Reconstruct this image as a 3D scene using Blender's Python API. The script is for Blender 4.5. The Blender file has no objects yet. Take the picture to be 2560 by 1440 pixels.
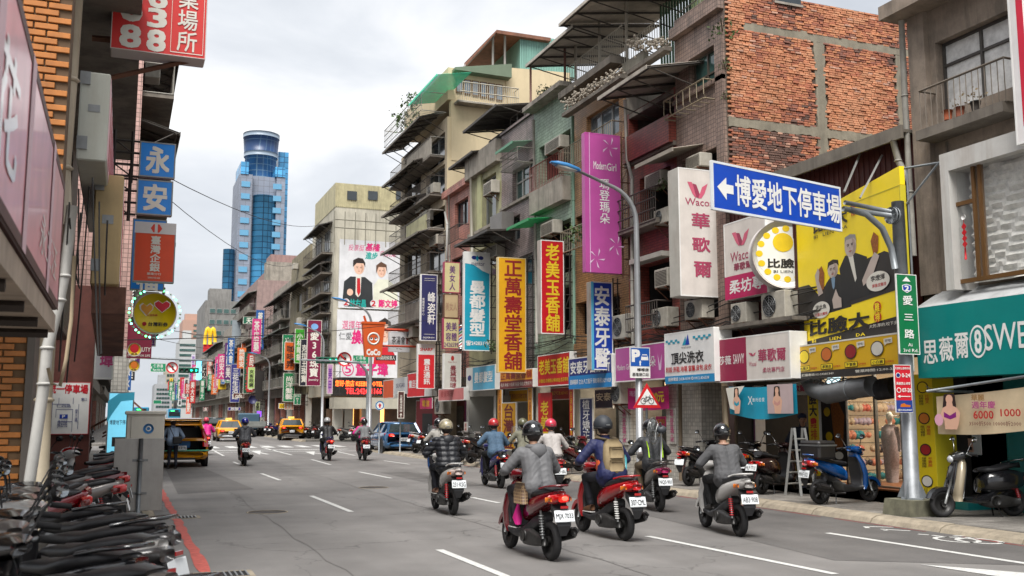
import bpy,math,random
import numpy as np
from mathutils import Vector,Matrix,noise
# ---------------------------------------------------------------- camera, sky, sun, exposure
SC=bpy.context.scene
COL=SC.collection
F,H,YH,U0=2489.0,1.75,1040.0,300.0     # focal length in px of the 2560 px photo, eye height, horizon row, street vanishing point
PI=math.pi
_p=math.atan((YH-720)/F)
_a=math.atan((1280-U0)/F*math.cos(_p))
FW=Vector((math.sin(_a)*math.cos(_p),math.cos(_a)*math.cos(_p),math.sin(_p)))
RT=Vector((math.cos(_a),-math.sin(_a),0))
UP=RT.cross(FW)
cam_d=bpy.data.cameras.new('camera');cam=bpy.data.objects.new('camera',cam_d);COL.objects.link(cam)
cam.matrix_world=Matrix(((RT.x,UP.x,-FW.x,0),(RT.y,UP.y,-FW.y,0),(RT.z,UP.z,-FW.z,H),(0,0,0,1)))
cam_d.sensor_width=36;cam_d.lens=F/2560*36;cam_d.clip_start=.05;cam_d.clip_end=6000
cam_d.dof.use_dof=True;cam_d.dof.focus_distance=19;cam_d.dof.aperture_fstop=3.2
SC.camera=cam
W=bpy.data.worlds.new('World');SC.world=W;W.use_nodes=True
def world():
    nt=W.node_tree;nt.nodes.clear();N=nt.nodes.new;L=nt.links.new
    out=N('ShaderNodeOutputWorld');bg=N('ShaderNodeBackground');L(bg.outputs[0],out.inputs[0])
    sky=N('ShaderNodeTexSky');sky.sky_type='NISHITA';sky.sun_disc=False
    sky.sun_elevation=math.radians(58);sky.sun_rotation=math.radians(208);sky.dust_density=3
    sc=N('ShaderNodeVectorMath');sc.operation='SCALE';sc.inputs[3].default_value=.05;L(sky.outputs[0],sc.inputs[0])
    tc=N('ShaderNodeTexCoord');mp=N('ShaderNodeMapping');mp.inputs['Scale'].default_value=(1,1,2.6);L(tc.outputs['Generated'],mp.inputs[0])
    n1=N('ShaderNodeTexNoise');n1.inputs['Scale'].default_value=2.3;n1.inputs['Detail'].default_value=7;n1.inputs['Roughness'].default_value=.5;n1.inputs['Distortion'].default_value=.35
    L(mp.outputs[0],n1.inputs['Vector'])
    cr=N('ShaderNodeValToRGB');e=cr.color_ramp.elements
    e[0].position=.37;e[0].color=(.168,.178,.194,1);e[1].position=.63;e[1].color=(.32,.318,.318,1)
    e.new(.5).color=(.228,.236,.248,1)
    L(n1.outputs['Fac'],cr.inputs[0])
    mx=N('ShaderNodeMixRGB');mx.inputs[0].default_value=.94;L(sc.outputs[0],mx.inputs[1]);L(cr.outputs[0],mx.inputs[2])
    L(mx.outputs[0],bg.inputs[0]);bg.inputs[1].default_value=1.0
world()
sun_d=bpy.data.lights.new('sun','SUN');sun=bpy.data.objects.new('sun',sun_d);COL.objects.link(sun)
sun_d.energy=1.5;sun_d.angle=math.radians(34);sun_d.color=(1,.97,.93)
_az,_el=math.radians(208),math.radians(58)
_sd=Vector((math.sin(_az)*math.cos(_el),math.cos(_az)*math.cos(_el),math.sin(_el)))
sun.rotation_euler=_sd.to_track_quat('Z','Y').to_euler()
SC.view_settings.view_transform='Standard';SC.view_settings.look='None'
SC.view_settings.exposure=1.95;SC.view_settings.gamma=1;SC.view_settings.use_curve_mapping=False
SC.render.engine='CYCLES'
SC.cycles.max_bounces=5;SC.cycles.diffuse_bounces=3;SC.cycles.glossy_bounces=3;SC.cycles.transmission_bounces=4
SC.cycles.caustics_reflective=False;SC.cycles.caustics_refractive=False;SC.cycles.use_denoising=True
# ---------------------------------------------------------------- rays of the survey: photo pixel -> point on a real plane
def _ray(u,v):
    return FW+RT*((u-1280)/F)+UP*((720-v)/F)
def atX(u,v,X):
    d=_ray(u,v);t=X/d.x;return Vector((X,d.y*t,H+d.z*t))
def atY(u,v,Y):
    d=_ray(u,v);t=Y/d.y;return Vector((d.x*t,Y,H+d.z*t))
def atZ(u,v,Z=0.0):
    d=_ray(u,v);t=(Z-H)/d.z;return Vector((d.x*t,d.y*t,Z))
def rx(u0,v0,u1,v1,X=13.5):
    """photo rectangle on the plane X: y_far, y_near, z_bottom, z_top"""
    um,vm=(u0+u1)/2,(v0+v1)/2
    a,b=atX(u0,vm,X).y,atX(u1,vm,X).y
    return min(a,b),max(a,b),atX(um,v1,X).z,atX(um,v0,X).z
def ry(u0,v0,u1,v1,Y):
    um,vm=(u0+u1)/2,(v0+v1)/2
    return atY(u0,vm,Y).x,atY(u1,vm,Y).x,atY(um,v1,Y).z,atY(um,v0,Y).z
# ---------------------------------------------------------------- materials
def lin(c):
    c/=255.0
    return c/12.92 if c <= .04045 else ((c+.055)/1.055) ** 2.4
MATS={}
def M(rgb,rough=.55,metal=0.0,var=.10,scale=2.5,k=.72,tile=None,streak=0.0,coat=0.0,emit=0.0,bump=0.0,alpha=1.0,trans=0.0,grain=0.0,stain=(.035,.03,.025)):
    key=(rgb,rough,metal,var,scale,k,tile,streak,coat,emit,bump,alpha,trans,grain,stain)
    if key in MATS: return MATS[key]
    m=bpy.data.materials.new('paint_%d_%d_%d' % rgb);m.use_nodes=True
    nt=m.node_tree;N=nt.nodes.new;L=nt.links.new
    b=nt.nodes['Principled BSDF']
    col=tuple(lin(c)*k for c in rgb)+(1,)
    b.inputs['Base Color'].default_value=col;b.inputs['Roughness'].default_value=rough;b.inputs['Metallic'].default_value=metal
    if coat: b.inputs['Coat Weight'].default_value=coat;b.inputs['Coat Roughness'].default_value=.08
    if emit: b.inputs['Emission Color'].default_value=tuple(lin(c) for c in rgb)+(1,);b.inputs['Emission Strength'].default_value=emit
    if alpha < 1: b.inputs['Alpha'].default_value=alpha
    if trans: b.inputs['Transmission Weight'].default_value=trans
    if var or tile or streak or bump or grain:
        g=N('ShaderNodeNewGeometry');src=g.outputs['Position'];cur=None
        nz=N('ShaderNodeTexNoise');nz.inputs['Scale'].default_value=scale;nz.inputs['Detail'].default_value=6;nz.inputs['Roughness'].default_value=.65
        L(src,nz.inputs['Vector'])
        if tile:
            tw,th,jw,jc,v2=tile
            sp=N('ShaderNodeSeparateXYZ');L(src,sp.inputs[0])
            ad=N('ShaderNodeMath');L(sp.outputs[0],ad.inputs[0]);L(sp.outputs[1],ad.inputs[1])
            cb=N('ShaderNodeCombineXYZ');L(ad.outputs[0],cb.inputs[0]);L(sp.outputs[2],cb.inputs[1])
            br=N('ShaderNodeTexBrick');br.inputs['Scale'].default_value=1;br.inputs['Brick Width'].default_value=tw;br.inputs['Row Height'].default_value=th
            br.inputs['Mortar Size'].default_value=jw;br.inputs['Mortar Smooth'].default_value=.2
            br.offset=.5 if tw > th*1.5 else 0
            br.inputs['Color1'].default_value=tuple(min(1,c*(1+v2)) for c in col[:3])+(1,)
            br.inputs['Color2'].default_value=tuple(c*(1-v2) for c in col[:3])+(1,)
            br.inputs['Mortar'].default_value=tuple(lin(c)*k for c in jc)+(1,)
            L(cb.outputs[0],br.inputs['Vector']);cur=br.outputs['Color']
            bp0=N('ShaderNodeBump');bp0.inputs['Strength'].default_value=.5;bp0.inputs['Distance'].default_value=.01
            iv=N('ShaderNodeMath');iv.operation='SUBTRACT';iv.inputs[0].default_value=1;L(br.outputs['Fac'],iv.inputs[1]);L(iv.outputs[0],bp0.inputs['Height'])
            L(bp0.outputs[0],b.inputs['Normal'])
        mr=N('ShaderNodeMapRange');mr.inputs['From Min'].default_value=.25;mr.inputs['From Max'].default_value=.75
        mr.inputs['To Min'].default_value=1-var*1.6;mr.inputs['To Max'].default_value=1+var
        L(nz.outputs['Fac'],mr.inputs['Value'])
        sc=N('ShaderNodeVectorMath');sc.operation='SCALE';L(mr.outputs[0],sc.inputs[3])
        if cur: L(cur,sc.inputs[0])
        else: sc.inputs[0].default_value=col[:3]
        cur=sc.outputs[0]
        if grain:
            ng=N('ShaderNodeTexNoise');ng.inputs['Scale'].default_value=160;ng.inputs['Detail'].default_value=2;L(src,ng.inputs['Vector'])
            m2=N('ShaderNodeMapRange');m2.inputs['From Min'].default_value=.3;m2.inputs['From Max'].default_value=.7
            m2.inputs['To Min'].default_value=1-grain;m2.inputs['To Max'].default_value=1+grain;L(ng.outputs['Fac'],m2.inputs['Value'])
            s2=N('ShaderNodeVectorMath');s2.operation='SCALE';L(cur,s2.inputs[0]);L(m2.outputs[0],s2.inputs[3]);cur=s2.outputs[0]
        if streak:
            mp=N('ShaderNodeMapping');mp.inputs['Scale'].default_value=(1.7,1.7,.22);L(src,mp.inputs[0])
            n2=N('ShaderNodeTexNoise');n2.inputs['Scale'].default_value=1.5;n2.inputs['Detail'].default_value=8;n2.inputs['Roughness'].default_value=.72;n2.inputs['Distortion'].default_value=.2
            L(mp.outputs[0],n2.inputs['Vector'])
            r2=N('ShaderNodeMapRange');r2.inputs['From Min'].default_value=.47;r2.inputs['From Max'].default_value=.76;r2.inputs['To Max'].default_value=streak
            L(n2.outputs['Fac'],r2.inputs['Value'])
            mx=N('ShaderNodeMixRGB');L(r2.outputs[0],mx.inputs[0]);L(cur,mx.inputs[1]);mx.inputs[2].default_value=stain+(1,)
            cur=mx.outputs[0]
        L(cur,b.inputs['Base Color'])
        if bump and not tile:
            bp=N('ShaderNodeBump');bp.inputs['Strength'].default_value=bump;bp.inputs['Distance'].default_value=.02
            L(nz.outputs['Fac'],bp.inputs['Height']);L(bp.outputs[0],b.inputs['Normal'])
    MATS[key]=m
    return m
def flat(rgb,k=.92,rough=.5): return M(rgb,rough,var=.10,scale=1.6,k=k,streak=.13,stain=(.12,.1,.08))
WHITE=flat((235,234,230));BLACK=flat((28,26,26));RED=flat((196,22,34));STEEL=M((150,152,152),.4,.6,var=.15,scale=8)
GALV=M((150,156,160),.45,.35,var=.18,scale=6);RUBBER=M((34,33,34),.75,var=.1,scale=20);DARKP=M((42,42,44),.45,var=.08,scale=9)
SEATM=M((40,40,43),.42,var=.12,scale=14);CHROME=M((205,205,205),.18,1.0,var=.05);ENGM=M((70,69,68),.45,.5,var=.25,scale=14)
GLASS_D=M((46,56,62),.08,0,var=.3,scale=1.3,k=.8,coat=.6);GLASS_G=M((70,105,100),.08,0,var=.3,scale=1.1,coat=.6)
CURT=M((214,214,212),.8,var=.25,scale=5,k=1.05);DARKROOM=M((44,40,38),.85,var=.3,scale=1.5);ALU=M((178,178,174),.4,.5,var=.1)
CONC=M((166,158,146),.85,var=.22,scale=2.2,streak=.8,bump=.3,k=.85);CONCD=M((126,118,108),.9,var=.25,scale=2.0,streak=.75,bump=.3,grain=.2,k=.85)
RUST=M((118,78,58),.8,var=.3,scale=6);PIPE=M((176,172,162),.6,var=.2,scale=4,streak=.4);CABLE=M((36,34,33),.7,var=0)
LEAF=M((84,112,48),.6,var=.45,scale=18,k=.6);LEAFD=M((120,116,96),.7,var=.4,scale=18)
TAILR=M((190,20,22),.2,var=.1,coat=.8);TAILON=M((255,60,45),.3,var=0,emit=1.6);AMBER=M((226,120,30),.3,var=.1,coat=.6)
PLATEW=flat((232,236,238),.85);SKIN=M((196,150,122),.6,var=.12,scale=20,k=.7)
# ---------------------------------------------------------------- mesh collector
class MB:
    def __init__(s): s.v=[];s.f=[];s.m=[];s.sm=[]
    def add(s,vs,fs,mi=0,smooth=False):
        o=len(s.v);s.v += [tuple(p) for p in vs]
        for f in fs: s.f.append(tuple(i+o for i in f));s.m.append(mi);s.sm.append(smooth)
        return s
    def box(s,x0,x1,y0,y1,z0,z1,mi=0):
        if x0 > x1: x0,x1=x1,x0
        if y0 > y1: y0,y1=y1,y0
        if z0 > z1: z0,z1=z1,z0
        return s.add([(x,y,z) for x in (x0,x1) for y in (y0,y1) for z in (z0,z1)],
                     [(0,1,3,2),(4,6,7,5),(0,4,5,1),(2,3,7,6),(0,2,6,4),(1,5,7,3)],mi)
    def bbox(s,x0,x1,y0,y1,z0,z1,b=.02,mi=0):
        """box with chamfered edges"""
        if x0 > x1: x0,x1=x1,x0
        if y0 > y1: y0,y1=y1,y0
        if z0 > z1: z0,z1=z1,z0
        V=[];idx={}
        for i,x in enumerate((x0,x1)):
            for j,y in enumerate((y0,y1)):
                for k,z in enumerate((z0,z1)):
                    sx,sy,sz=(b if i == 0 else -b),(b if j == 0 else -b),(b if k == 0 else -b)
                    idx[i,j,k]=len(V);V += [(x,y+sy,z+sz),(x+sx,y,z+sz),(x+sx,y+sy,z)]
        I=lambda i,j,k,a: idx[i,j,k]+a
        Fs=[]
        for i in (0,1): Fs.append([I(i,0,0,0),I(i,1,0,0),I(i,1,1,0),I(i,0,1,0)][::(1 if i else -1)])
        for j in (0,1): Fs.append([I(0,j,0,1),I(1,j,0,1),I(1,j,1,1),I(0,j,1,1)][::(-1 if j else 1)])
        for k in (0,1): Fs.append([I(0,0,k,2),I(1,0,k,2),I(1,1,k,2),I(0,1,k,2)][::(1 if k else -1)])
        for i in (0,1):
            for j in (0,1): Fs.append([I(i,j,0,0),I(i,j,0,1),I(i,j,1,1),I(i,j,1,0)])
            for k in (0,1): Fs.append([I(i,0,k,0),I(i,0,k,2),I(i,1,k,2),I(i,1,k,0)])
        for j in (0,1):
            for k in (0,1): Fs.append([I(0,j,k,1),I(0,j,k,2),I(1,j,k,2),I(1,j,k,1)])
        for i in (0,1):
            for j in (0,1):
                for k in (0,1): Fs.append([I(i,j,k,0),I(i,j,k,1),I(i,j,k,2)])
        return s.add(V,Fs,mi)
    def tube(s,pts,r,n=6,mi=0,caps=True):
        pts=[Vector(p) for p in pts];rs=r if isinstance(r,(list,tuple)) else [r]*len(pts)
        V=[];Fs=[];k=len(pts);up=None
        for i,p in enumerate(pts):
            t=(pts[min(i+1,k-1)]-pts[max(i-1,0)])
            if t.length < 1e-9: t=Vector((0,0,1))
            t.normalize()
            if up is None: up=Vector((0,0,1)) if abs(t.z) < .9 else Vector((1,0,0))
            a=t.cross(up)
            if a.length < 1e-4: up=Vector((1,0,0)) if abs(t.x) < .9 else Vector((0,1,0));a=t.cross(up)
            a.normalize();b=a.cross(t);up=b
            for j in range(n):
                q=2*PI*j/n;V.append(p+(a*math.cos(q)+b*math.sin(q))*rs[i])
        for i in range(k-1):
            for j in range(n):
                Fs.append((i*n+j,i*n+(j+1) % n,(i+1)*n+(j+1) % n,(i+1)*n+j))
        if caps: Fs += [tuple(range(n)),tuple((k-1)*n+j for j in range(n))[::-1]]
        return s.add(V,Fs,mi,n > 4)
    def bar(s,p0,p1,w,h=None,mi=0):
        """square bar between two points"""
        return s.tube([p0,p1],w*.7071,4,mi)
    def loft(s,secs,n=12,axis='y',mi=0,cap=True,ex=.5):
        """secs: (pos along axis, c1, c2, half1, half2); rings are superellipses. axis y: (y,x,z,hx,hz); axis z: (z,x,y,hx,hy); x: (x,y,z,hy,hz)"""
        V=[];Fs=[];k=len(secs)
        for (p,c1,c2,h1,h2) in secs:
            for j in range(n):
                q=2*PI*(j+.5)/n;c,d=math.cos(q),math.sin(q)
                a=c1+h1*math.copysign(abs(c) ** ex,c);b=c2+h2*math.copysign(abs(d) ** ex,d)
                V.append((a,p,b) if axis == 'y' else (a,b,p) if axis == 'z' else (p,a,b))
        for i in range(k-1):
            for j in range(n): Fs.append((i*n+j,i*n+(j+1) % n,(i+1)*n+(j+1) % n,(i+1)*n+j))
        if cap: Fs += [tuple(range(n)),tuple((k-1)*n+j for j in range(n))[::-1]]
        return s.add(V,Fs,mi,True)
    def ell(s,c,r,n=12,m=8,mi=0,rot=None,z0=-1.0,z1=1.0):
        V=[];Fs=[];R=rot.to_matrix() if rot else None
        for i in range(m+1):
            zz=math.sin(math.asin(z0)+(math.asin(z1)-math.asin(z0))*i/m);rr=math.sqrt(max(0,1-zz*zz))
            for j in range(n):
                q=2*PI*j/n;p=Vector((rr*math.cos(q)*r[0],rr*math.sin(q)*r[1],zz*r[2]))
                if R: p=R @ p
                V.append((c[0]+p.x,c[1]+p.y,c[2]+p.z))
        for i in range(m):
            for j in range(n): Fs.append((i*n+j,i*n+(j+1) % n,(i+1)*n+(j+1) % n,(i+1)*n+j))
        Fs += [tuple(range(n))[::-1],tuple(m*n+j for j in range(n))]
        return s.add(V,Fs,mi,True)
    def ring(s,c,R,r,axis='x',n=20,m=8,mi=0,sq=1.0):
        V=[];Fs=[]
        for i in range(n):
            q=2*PI*i/n
            for j in range(m):
                w=2*PI*j/m;rr=R+r*math.cos(w);h=r*math.sin(w)*sq
                p=(h,rr*math.cos(q),rr*math.sin(q)) if axis == 'x' else (rr*math.cos(q),h,rr*math.sin(q)) if axis == 'y' else (rr*math.cos(q),rr*math.sin(q),h)
                V.append((c[0]+p[0],c[1]+p[1],c[2]+p[2]))
        for i in range(n):
            for j in range(m): Fs.append((i*m+j,((i+1) % n)*m+j,((i+1) % n)*m+(j+1) % m,i*m+(j+1) % m))
        return s.add(V,Fs,mi,True)
    def cyl(s,c,R,h,axis='y',n=20,mi=0):
        d={'x': Vector((1,0,0)),'y': Vector((0,1,0)),'z': Vector((0,0,1))}[axis];c=Vector(c)
        return s.tube([c-d*h/2,c+d*h/2],R,n,mi)
    def poly(s,pts,mi=0): return s.add(pts,[tuple(range(len(pts)))],mi)
    def prism(s,pts2,y0,y1,mi=0):
        """outline in x,z extruded along y"""
        n=len(pts2);V=[(x,y0,z) for x,z in pts2]+[(x,y1,z) for x,z in pts2]
        return s.add(V,[tuple(range(n)),tuple(range(n,2*n))[::-1]]+[(i,i+n,(i+1) % n+n,(i+1) % n) for i in range(n)],mi)
    def prismx(s,pts2,x0,x1,mi=0):
        n=len(pts2);V=[(x0,y,z) for y,z in pts2]+[(x1,y,z) for y,z in pts2]
        return s.add(V,[tuple(range(n)),tuple(range(n,2*n))[::-1]]+[(i,i+n,(i+1) % n+n,(i+1) % n) for i in range(n)],mi)
    def xf(s,mat):
        s.v=[tuple(mat @ Vector(p)) for p in s.v];return s
    def mesh(s,name,mats):
        me=bpy.data.meshes.new(name);me.from_pydata(s.v,[],s.f)
        for m in (mats if isinstance(mats,(list,tuple)) else [mats]): me.materials.append(m)
        me.polygons.foreach_set('material_index',s.m);me.polygons.foreach_set('use_smooth',s.sm)
        me.update();return me
    def build(s,name,mats,parent=None,world=False,loc=None):
        if not s.v: return None
        if world and parent is not None:
            inv=wm(parent).inverted();s.xf(inv)
        o=bpy.data.objects.new(name,s.mesh(name,mats));COL.objects.link(o)
        if parent is not None: o.parent=parent
        if loc is not None: o.location=loc
        return o
def wm(o):
    m=o.matrix_basis.copy()
    while o.parent: o=o.parent;m=o.matrix_basis @ m
    return m
def tag(o,label=None,cat=None,group=None,kind=None):
    if label: o['label']=label
    if cat: o['category']=cat
    if group: o['group']=group
    if kind: o['kind']=kind
    return o
def T(name,label,cat,loc=(0,0,0),rz=0.0,group=None):
    o=bpy.data.objects.new(name,None);o.empty_display_size=.1;COL.objects.link(o)
    o.location=loc;o.rotation_euler=(0,0,rz);return tag(o,label,cat,group)
def remat(o,mats):
    """give a copied object its own colours while sharing the mesh"""
    for i,m in enumerate(mats):
        if m is not None and i < len(o.material_slots):
            o.material_slots[i].link='OBJECT';o.material_slots[i].material=m
def copy_tree(root,loc,rz,label,group=None,swap=None,skip=()):
    def rec(o,par):
        c=o.copy();COL.objects.link(c)
        if par: c.parent=par
        if swap and o.type == 'MESH':
            for i,sl in enumerate(o.material_slots):
                if sl.material in swap: c.material_slots[i].link='OBJECT';c.material_slots[i].material=swap[sl.material]
        for ch in list(o.children):
            if ch.name.split('.')[0] not in skip: rec(ch,c)
        return c
    r=rec(root,None);r.location=loc;r.rotation_euler=(0,0,rz);r['label']=label
    if group: r['group']=group
    return r
# ---------------------------------------------------------------- lettering (glyph outlines become flat meshes)
TJOBS=[]
def text(parent,s,cx,cz,w,h,mat,y=-.004,bold=.014,vert=False,shear=0.0,keep=False,name='lettering',gap=1.0,rot=0.0):
    """lettering in the parent's x-z plane, read from -y, fitted to w x h round (cx, cz)"""
    TJOBS.append((parent,'\n'.join(s) if vert else s,cx,cz,w,h,mat,y,bold,vert,shear,keep,name,gap,rot))
def flush_text():
    cache={}
    for j in TJOBS:
        key=(j[1],j[9],j[13],j[10])
        if key not in cache:
            c=bpy.data.curves.new('glyphs','FONT');c.body=j[1];c.size=1;c.resolution_u=1 if len(j[1]) > 12 else 2
            c.align_x='CENTER' if j[9] or '\n' in j[1] else 'LEFT';c.space_line=j[13]*1.0;c.shear=j[10]
            o=bpy.data.objects.new('glyphs',c);COL.objects.link(o);cache[key]=o
    bpy.context.view_layer.update();dg=bpy.context.evaluated_depsgraph_get();ms={}
    for k,o in cache.items():
        me=bpy.data.meshes.new_from_object(o.evaluated_get(dg));n=len(me.vertices)
        co=np.empty(n*3,np.float32);me.vertices.foreach_get('co',co);co=co.reshape(-1,3)
        fs=[tuple(p.vertices) for p in me.polygons];bpy.data.meshes.remove(me);ms[k]=(co,fs)
    for o in cache.values(): bpy.data.objects.remove(o)
    for (parent,s,cx,cz,w,h,mat,y,bold,vert,shear,keep,name,gap,rot) in TJOBS:
        co,fs=ms[(s,vert,gap,shear)]
        if not len(co): continue
        mn,mx=co.min(0),co.max(0);cw,ch=mx[0]-mn[0],mx[1]-mn[1]
        sx,sz=w/cw,h/ch
        if keep: sx=sz=min(sx,sz)
        q=co-(mn+mx)/2;V=np.zeros((len(q),3),np.float32)
        V[:,0]=q[:,0]*sx;V[:,2]=q[:,1]*sz
        layers=[(0,0)] if bold <= 0 else [(-bold,-bold),(bold,bold),(-bold,bold),(bold,-bold)]
        AV=[];AF=[]
        for i,(dx,dz) in enumerate(layers):
            L=V.copy();L[:,0] += dx*sx;L[:,2] += dz*sz;L[:,1]=-i*.0003;o=len(V)*i
            AV.append(L);AF += [tuple(a+o for a in f) for f in fs]
        AV=np.concatenate(AV)
        if rot:
            c_,s_=math.cos(rot),math.sin(rot);x=AV[:,0]*c_-AV[:,2]*s_;z=AV[:,0]*s_+AV[:,2]*c_;AV[:,0]=x;AV[:,2]=z
        me=bpy.data.meshes.new(name);me.from_pydata([tuple(map(float,p)) for p in AV],[],AF);me.materials.append(mat);me.update()
        ob=bpy.data.objects.new(name,me);COL.objects.link(ob);ob.parent=parent;ob.location=(cx,y,cz)
    TJOBS.clear()
# ---------------------------------------------------------------- signs
def sign(name,label,cat,W_,H_,org,rz,face,items=(),t=.22,border=WHITE,bw=.03,case=None,group=None,shape='rect',bracket=None):
    """upright sign; face in local x-z plane at y=0 read from -y, origin at bottom middle. items in fractions from the top left."""
    o=T(name,label,cat,org,rz,group)
    if shape == 'rect':
        m=MB();m.bbox(-W_/2,W_/2,0,t,0,H_,min(.012,t*.2));m.build('casing',case or border,o)
        if bw:
            m=MB();e=-.006
            m.box(-W_/2,W_/2,e,-.001,0,bw);m.box(-W_/2,W_/2,e,-.001,H_-bw,H_)
            m.box(-W_/2,-W_/2+bw,e,-.001,bw,H_-bw);m.box(W_/2-bw,W_/2,e,-.001,bw,H_-bw);m.build('frame',border,o)
        m=MB();m.box(-W_/2+bw,W_/2-bw,-.002,-.0006,bw,H_-bw);m.build('face_panel',face,o)
    elif shape == 'disc':
        m=MB();m.cyl((0,t/2,H_/2),W_/2,t,'y',40);m.build('casing',case or border,o)
        m=MB();m.cyl((0,-.002,H_/2),W_/2-bw,.003,'y',40);m.build('face_panel',face,o)
    deco(o,W_,H_,items)
    if bracket: bracket_of(o,W_,H_,t,bracket)
    return o
def deco(o,W_,H_,items,y0=-.0065):
    X=lambda f: (f-.5)*W_
    Z=lambda f: (1-f)*H_
    for i,it in enumerate(items):
        k=it[0];y=y0-i*.0004
        if k == 'r':
            _,a,b,c,d,mat=it;m=MB();m.box(X(a),X(c),y-.0002,y,Z(d),Z(b));m.build('printed_band',mat,o)
        elif k == 'p':
            m=MB();m.add([(X(a),y,Z(b)) for a,b in it[1]],[tuple(range(len(it[1])))]);m.build(it[3] if len(it) > 3 else 'printed_shape',it[2],o)
        elif k == 'd':      # disc: cx cy rx(width fraction) ry(height fraction)
            _,a,b,c,d,mat=it[:6];m=MB()
            m.add([(X(a)+c*W_*math.cos(q*PI/12),y,Z(b)+d*H_*math.sin(q*PI/12)) for q in range(24)],[tuple(range(24))]);m.build(it[6] if len(it) > 6 else 'printed_disc',mat,o)
        elif k in 'tv':     # text / vertical text: string, x0,y0,x1,y1, mat, [bold]
            _,s,a,b,c,d,mat=it[:7];bold=it[7] if len(it) > 7 else .014
            text(o,s,X((a+c)/2),Z((b+d)/2),abs(c-a)*W_,abs(d-b)*H_,mat,y=y,bold=bold,vert=(k == 'v'),shear=(it[8] if len(it) > 8 else 0))
def bracket_of(o,W_,H_,t,spec):
    side,reach=spec;m=MB();s=1 if side == 'r' else -1;x0=s*W_/2;x1=x0+s*reach
    y=t/2;xi=x0+s*.1
    m.bar((xi,y,-.1),(xi,y,H_+.15),.035);m.bar((x1,y,-.1),(x1,y,H_+.15),.035)
    n=max(3,int(H_/.42))
    for i in range(n+1):
        z=H_*i/n;m.bar((x0,y,z),(x1+s*.1,y,z),.025)
        if i < n and i % 2 == 0: m.bar((xi,y,z),(x1,y,z+H_/n),.016)
    m.build('bracket',RUST if hash(side) and W_ > 1.1 else M((72,66,62),.7,.3),o)
def blade(name,label,u0,v0,u1,v1,face,items,Y=None,Xin=13.4,t=.22,border=WHITE,bw=.03,case=None,bracket=None,group=None,cat='sign',shape='rect',rz=0.0):
    """sign standing out across the pavement, its face towards the camera end of the street"""
    if Y is None: Y=atX(u1,(v0+v1)/2,Xin-(bracket[1] if bracket else .25)).y
    x0,x1,z0,z1=ry(u0,v0,u1,v1,Y)
    return sign(name,label,cat,x1-x0,z1-z0,((x0+x1)/2,Y,z0),rz,face,items,t,border,bw,case,group,shape,bracket)
def fsign(name,label,u0,v0,u1,v1,face,items,X=13.2,t=.25,border=WHITE,bw=.03,case=None,group=None,cat='sign',left=False):
    """sign flat along a facade; the right-hand block looks towards -X, the left-hand one towards +X"""
    a,b,z0,z1=rx(u0,v0,u1,v1,X)
    return sign(name,label,cat,b-a,z1-z0,(X,(a+b)/2,z0),PI/2 if left else -PI/2,face,items,t,border,bw,case,group)
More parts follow.
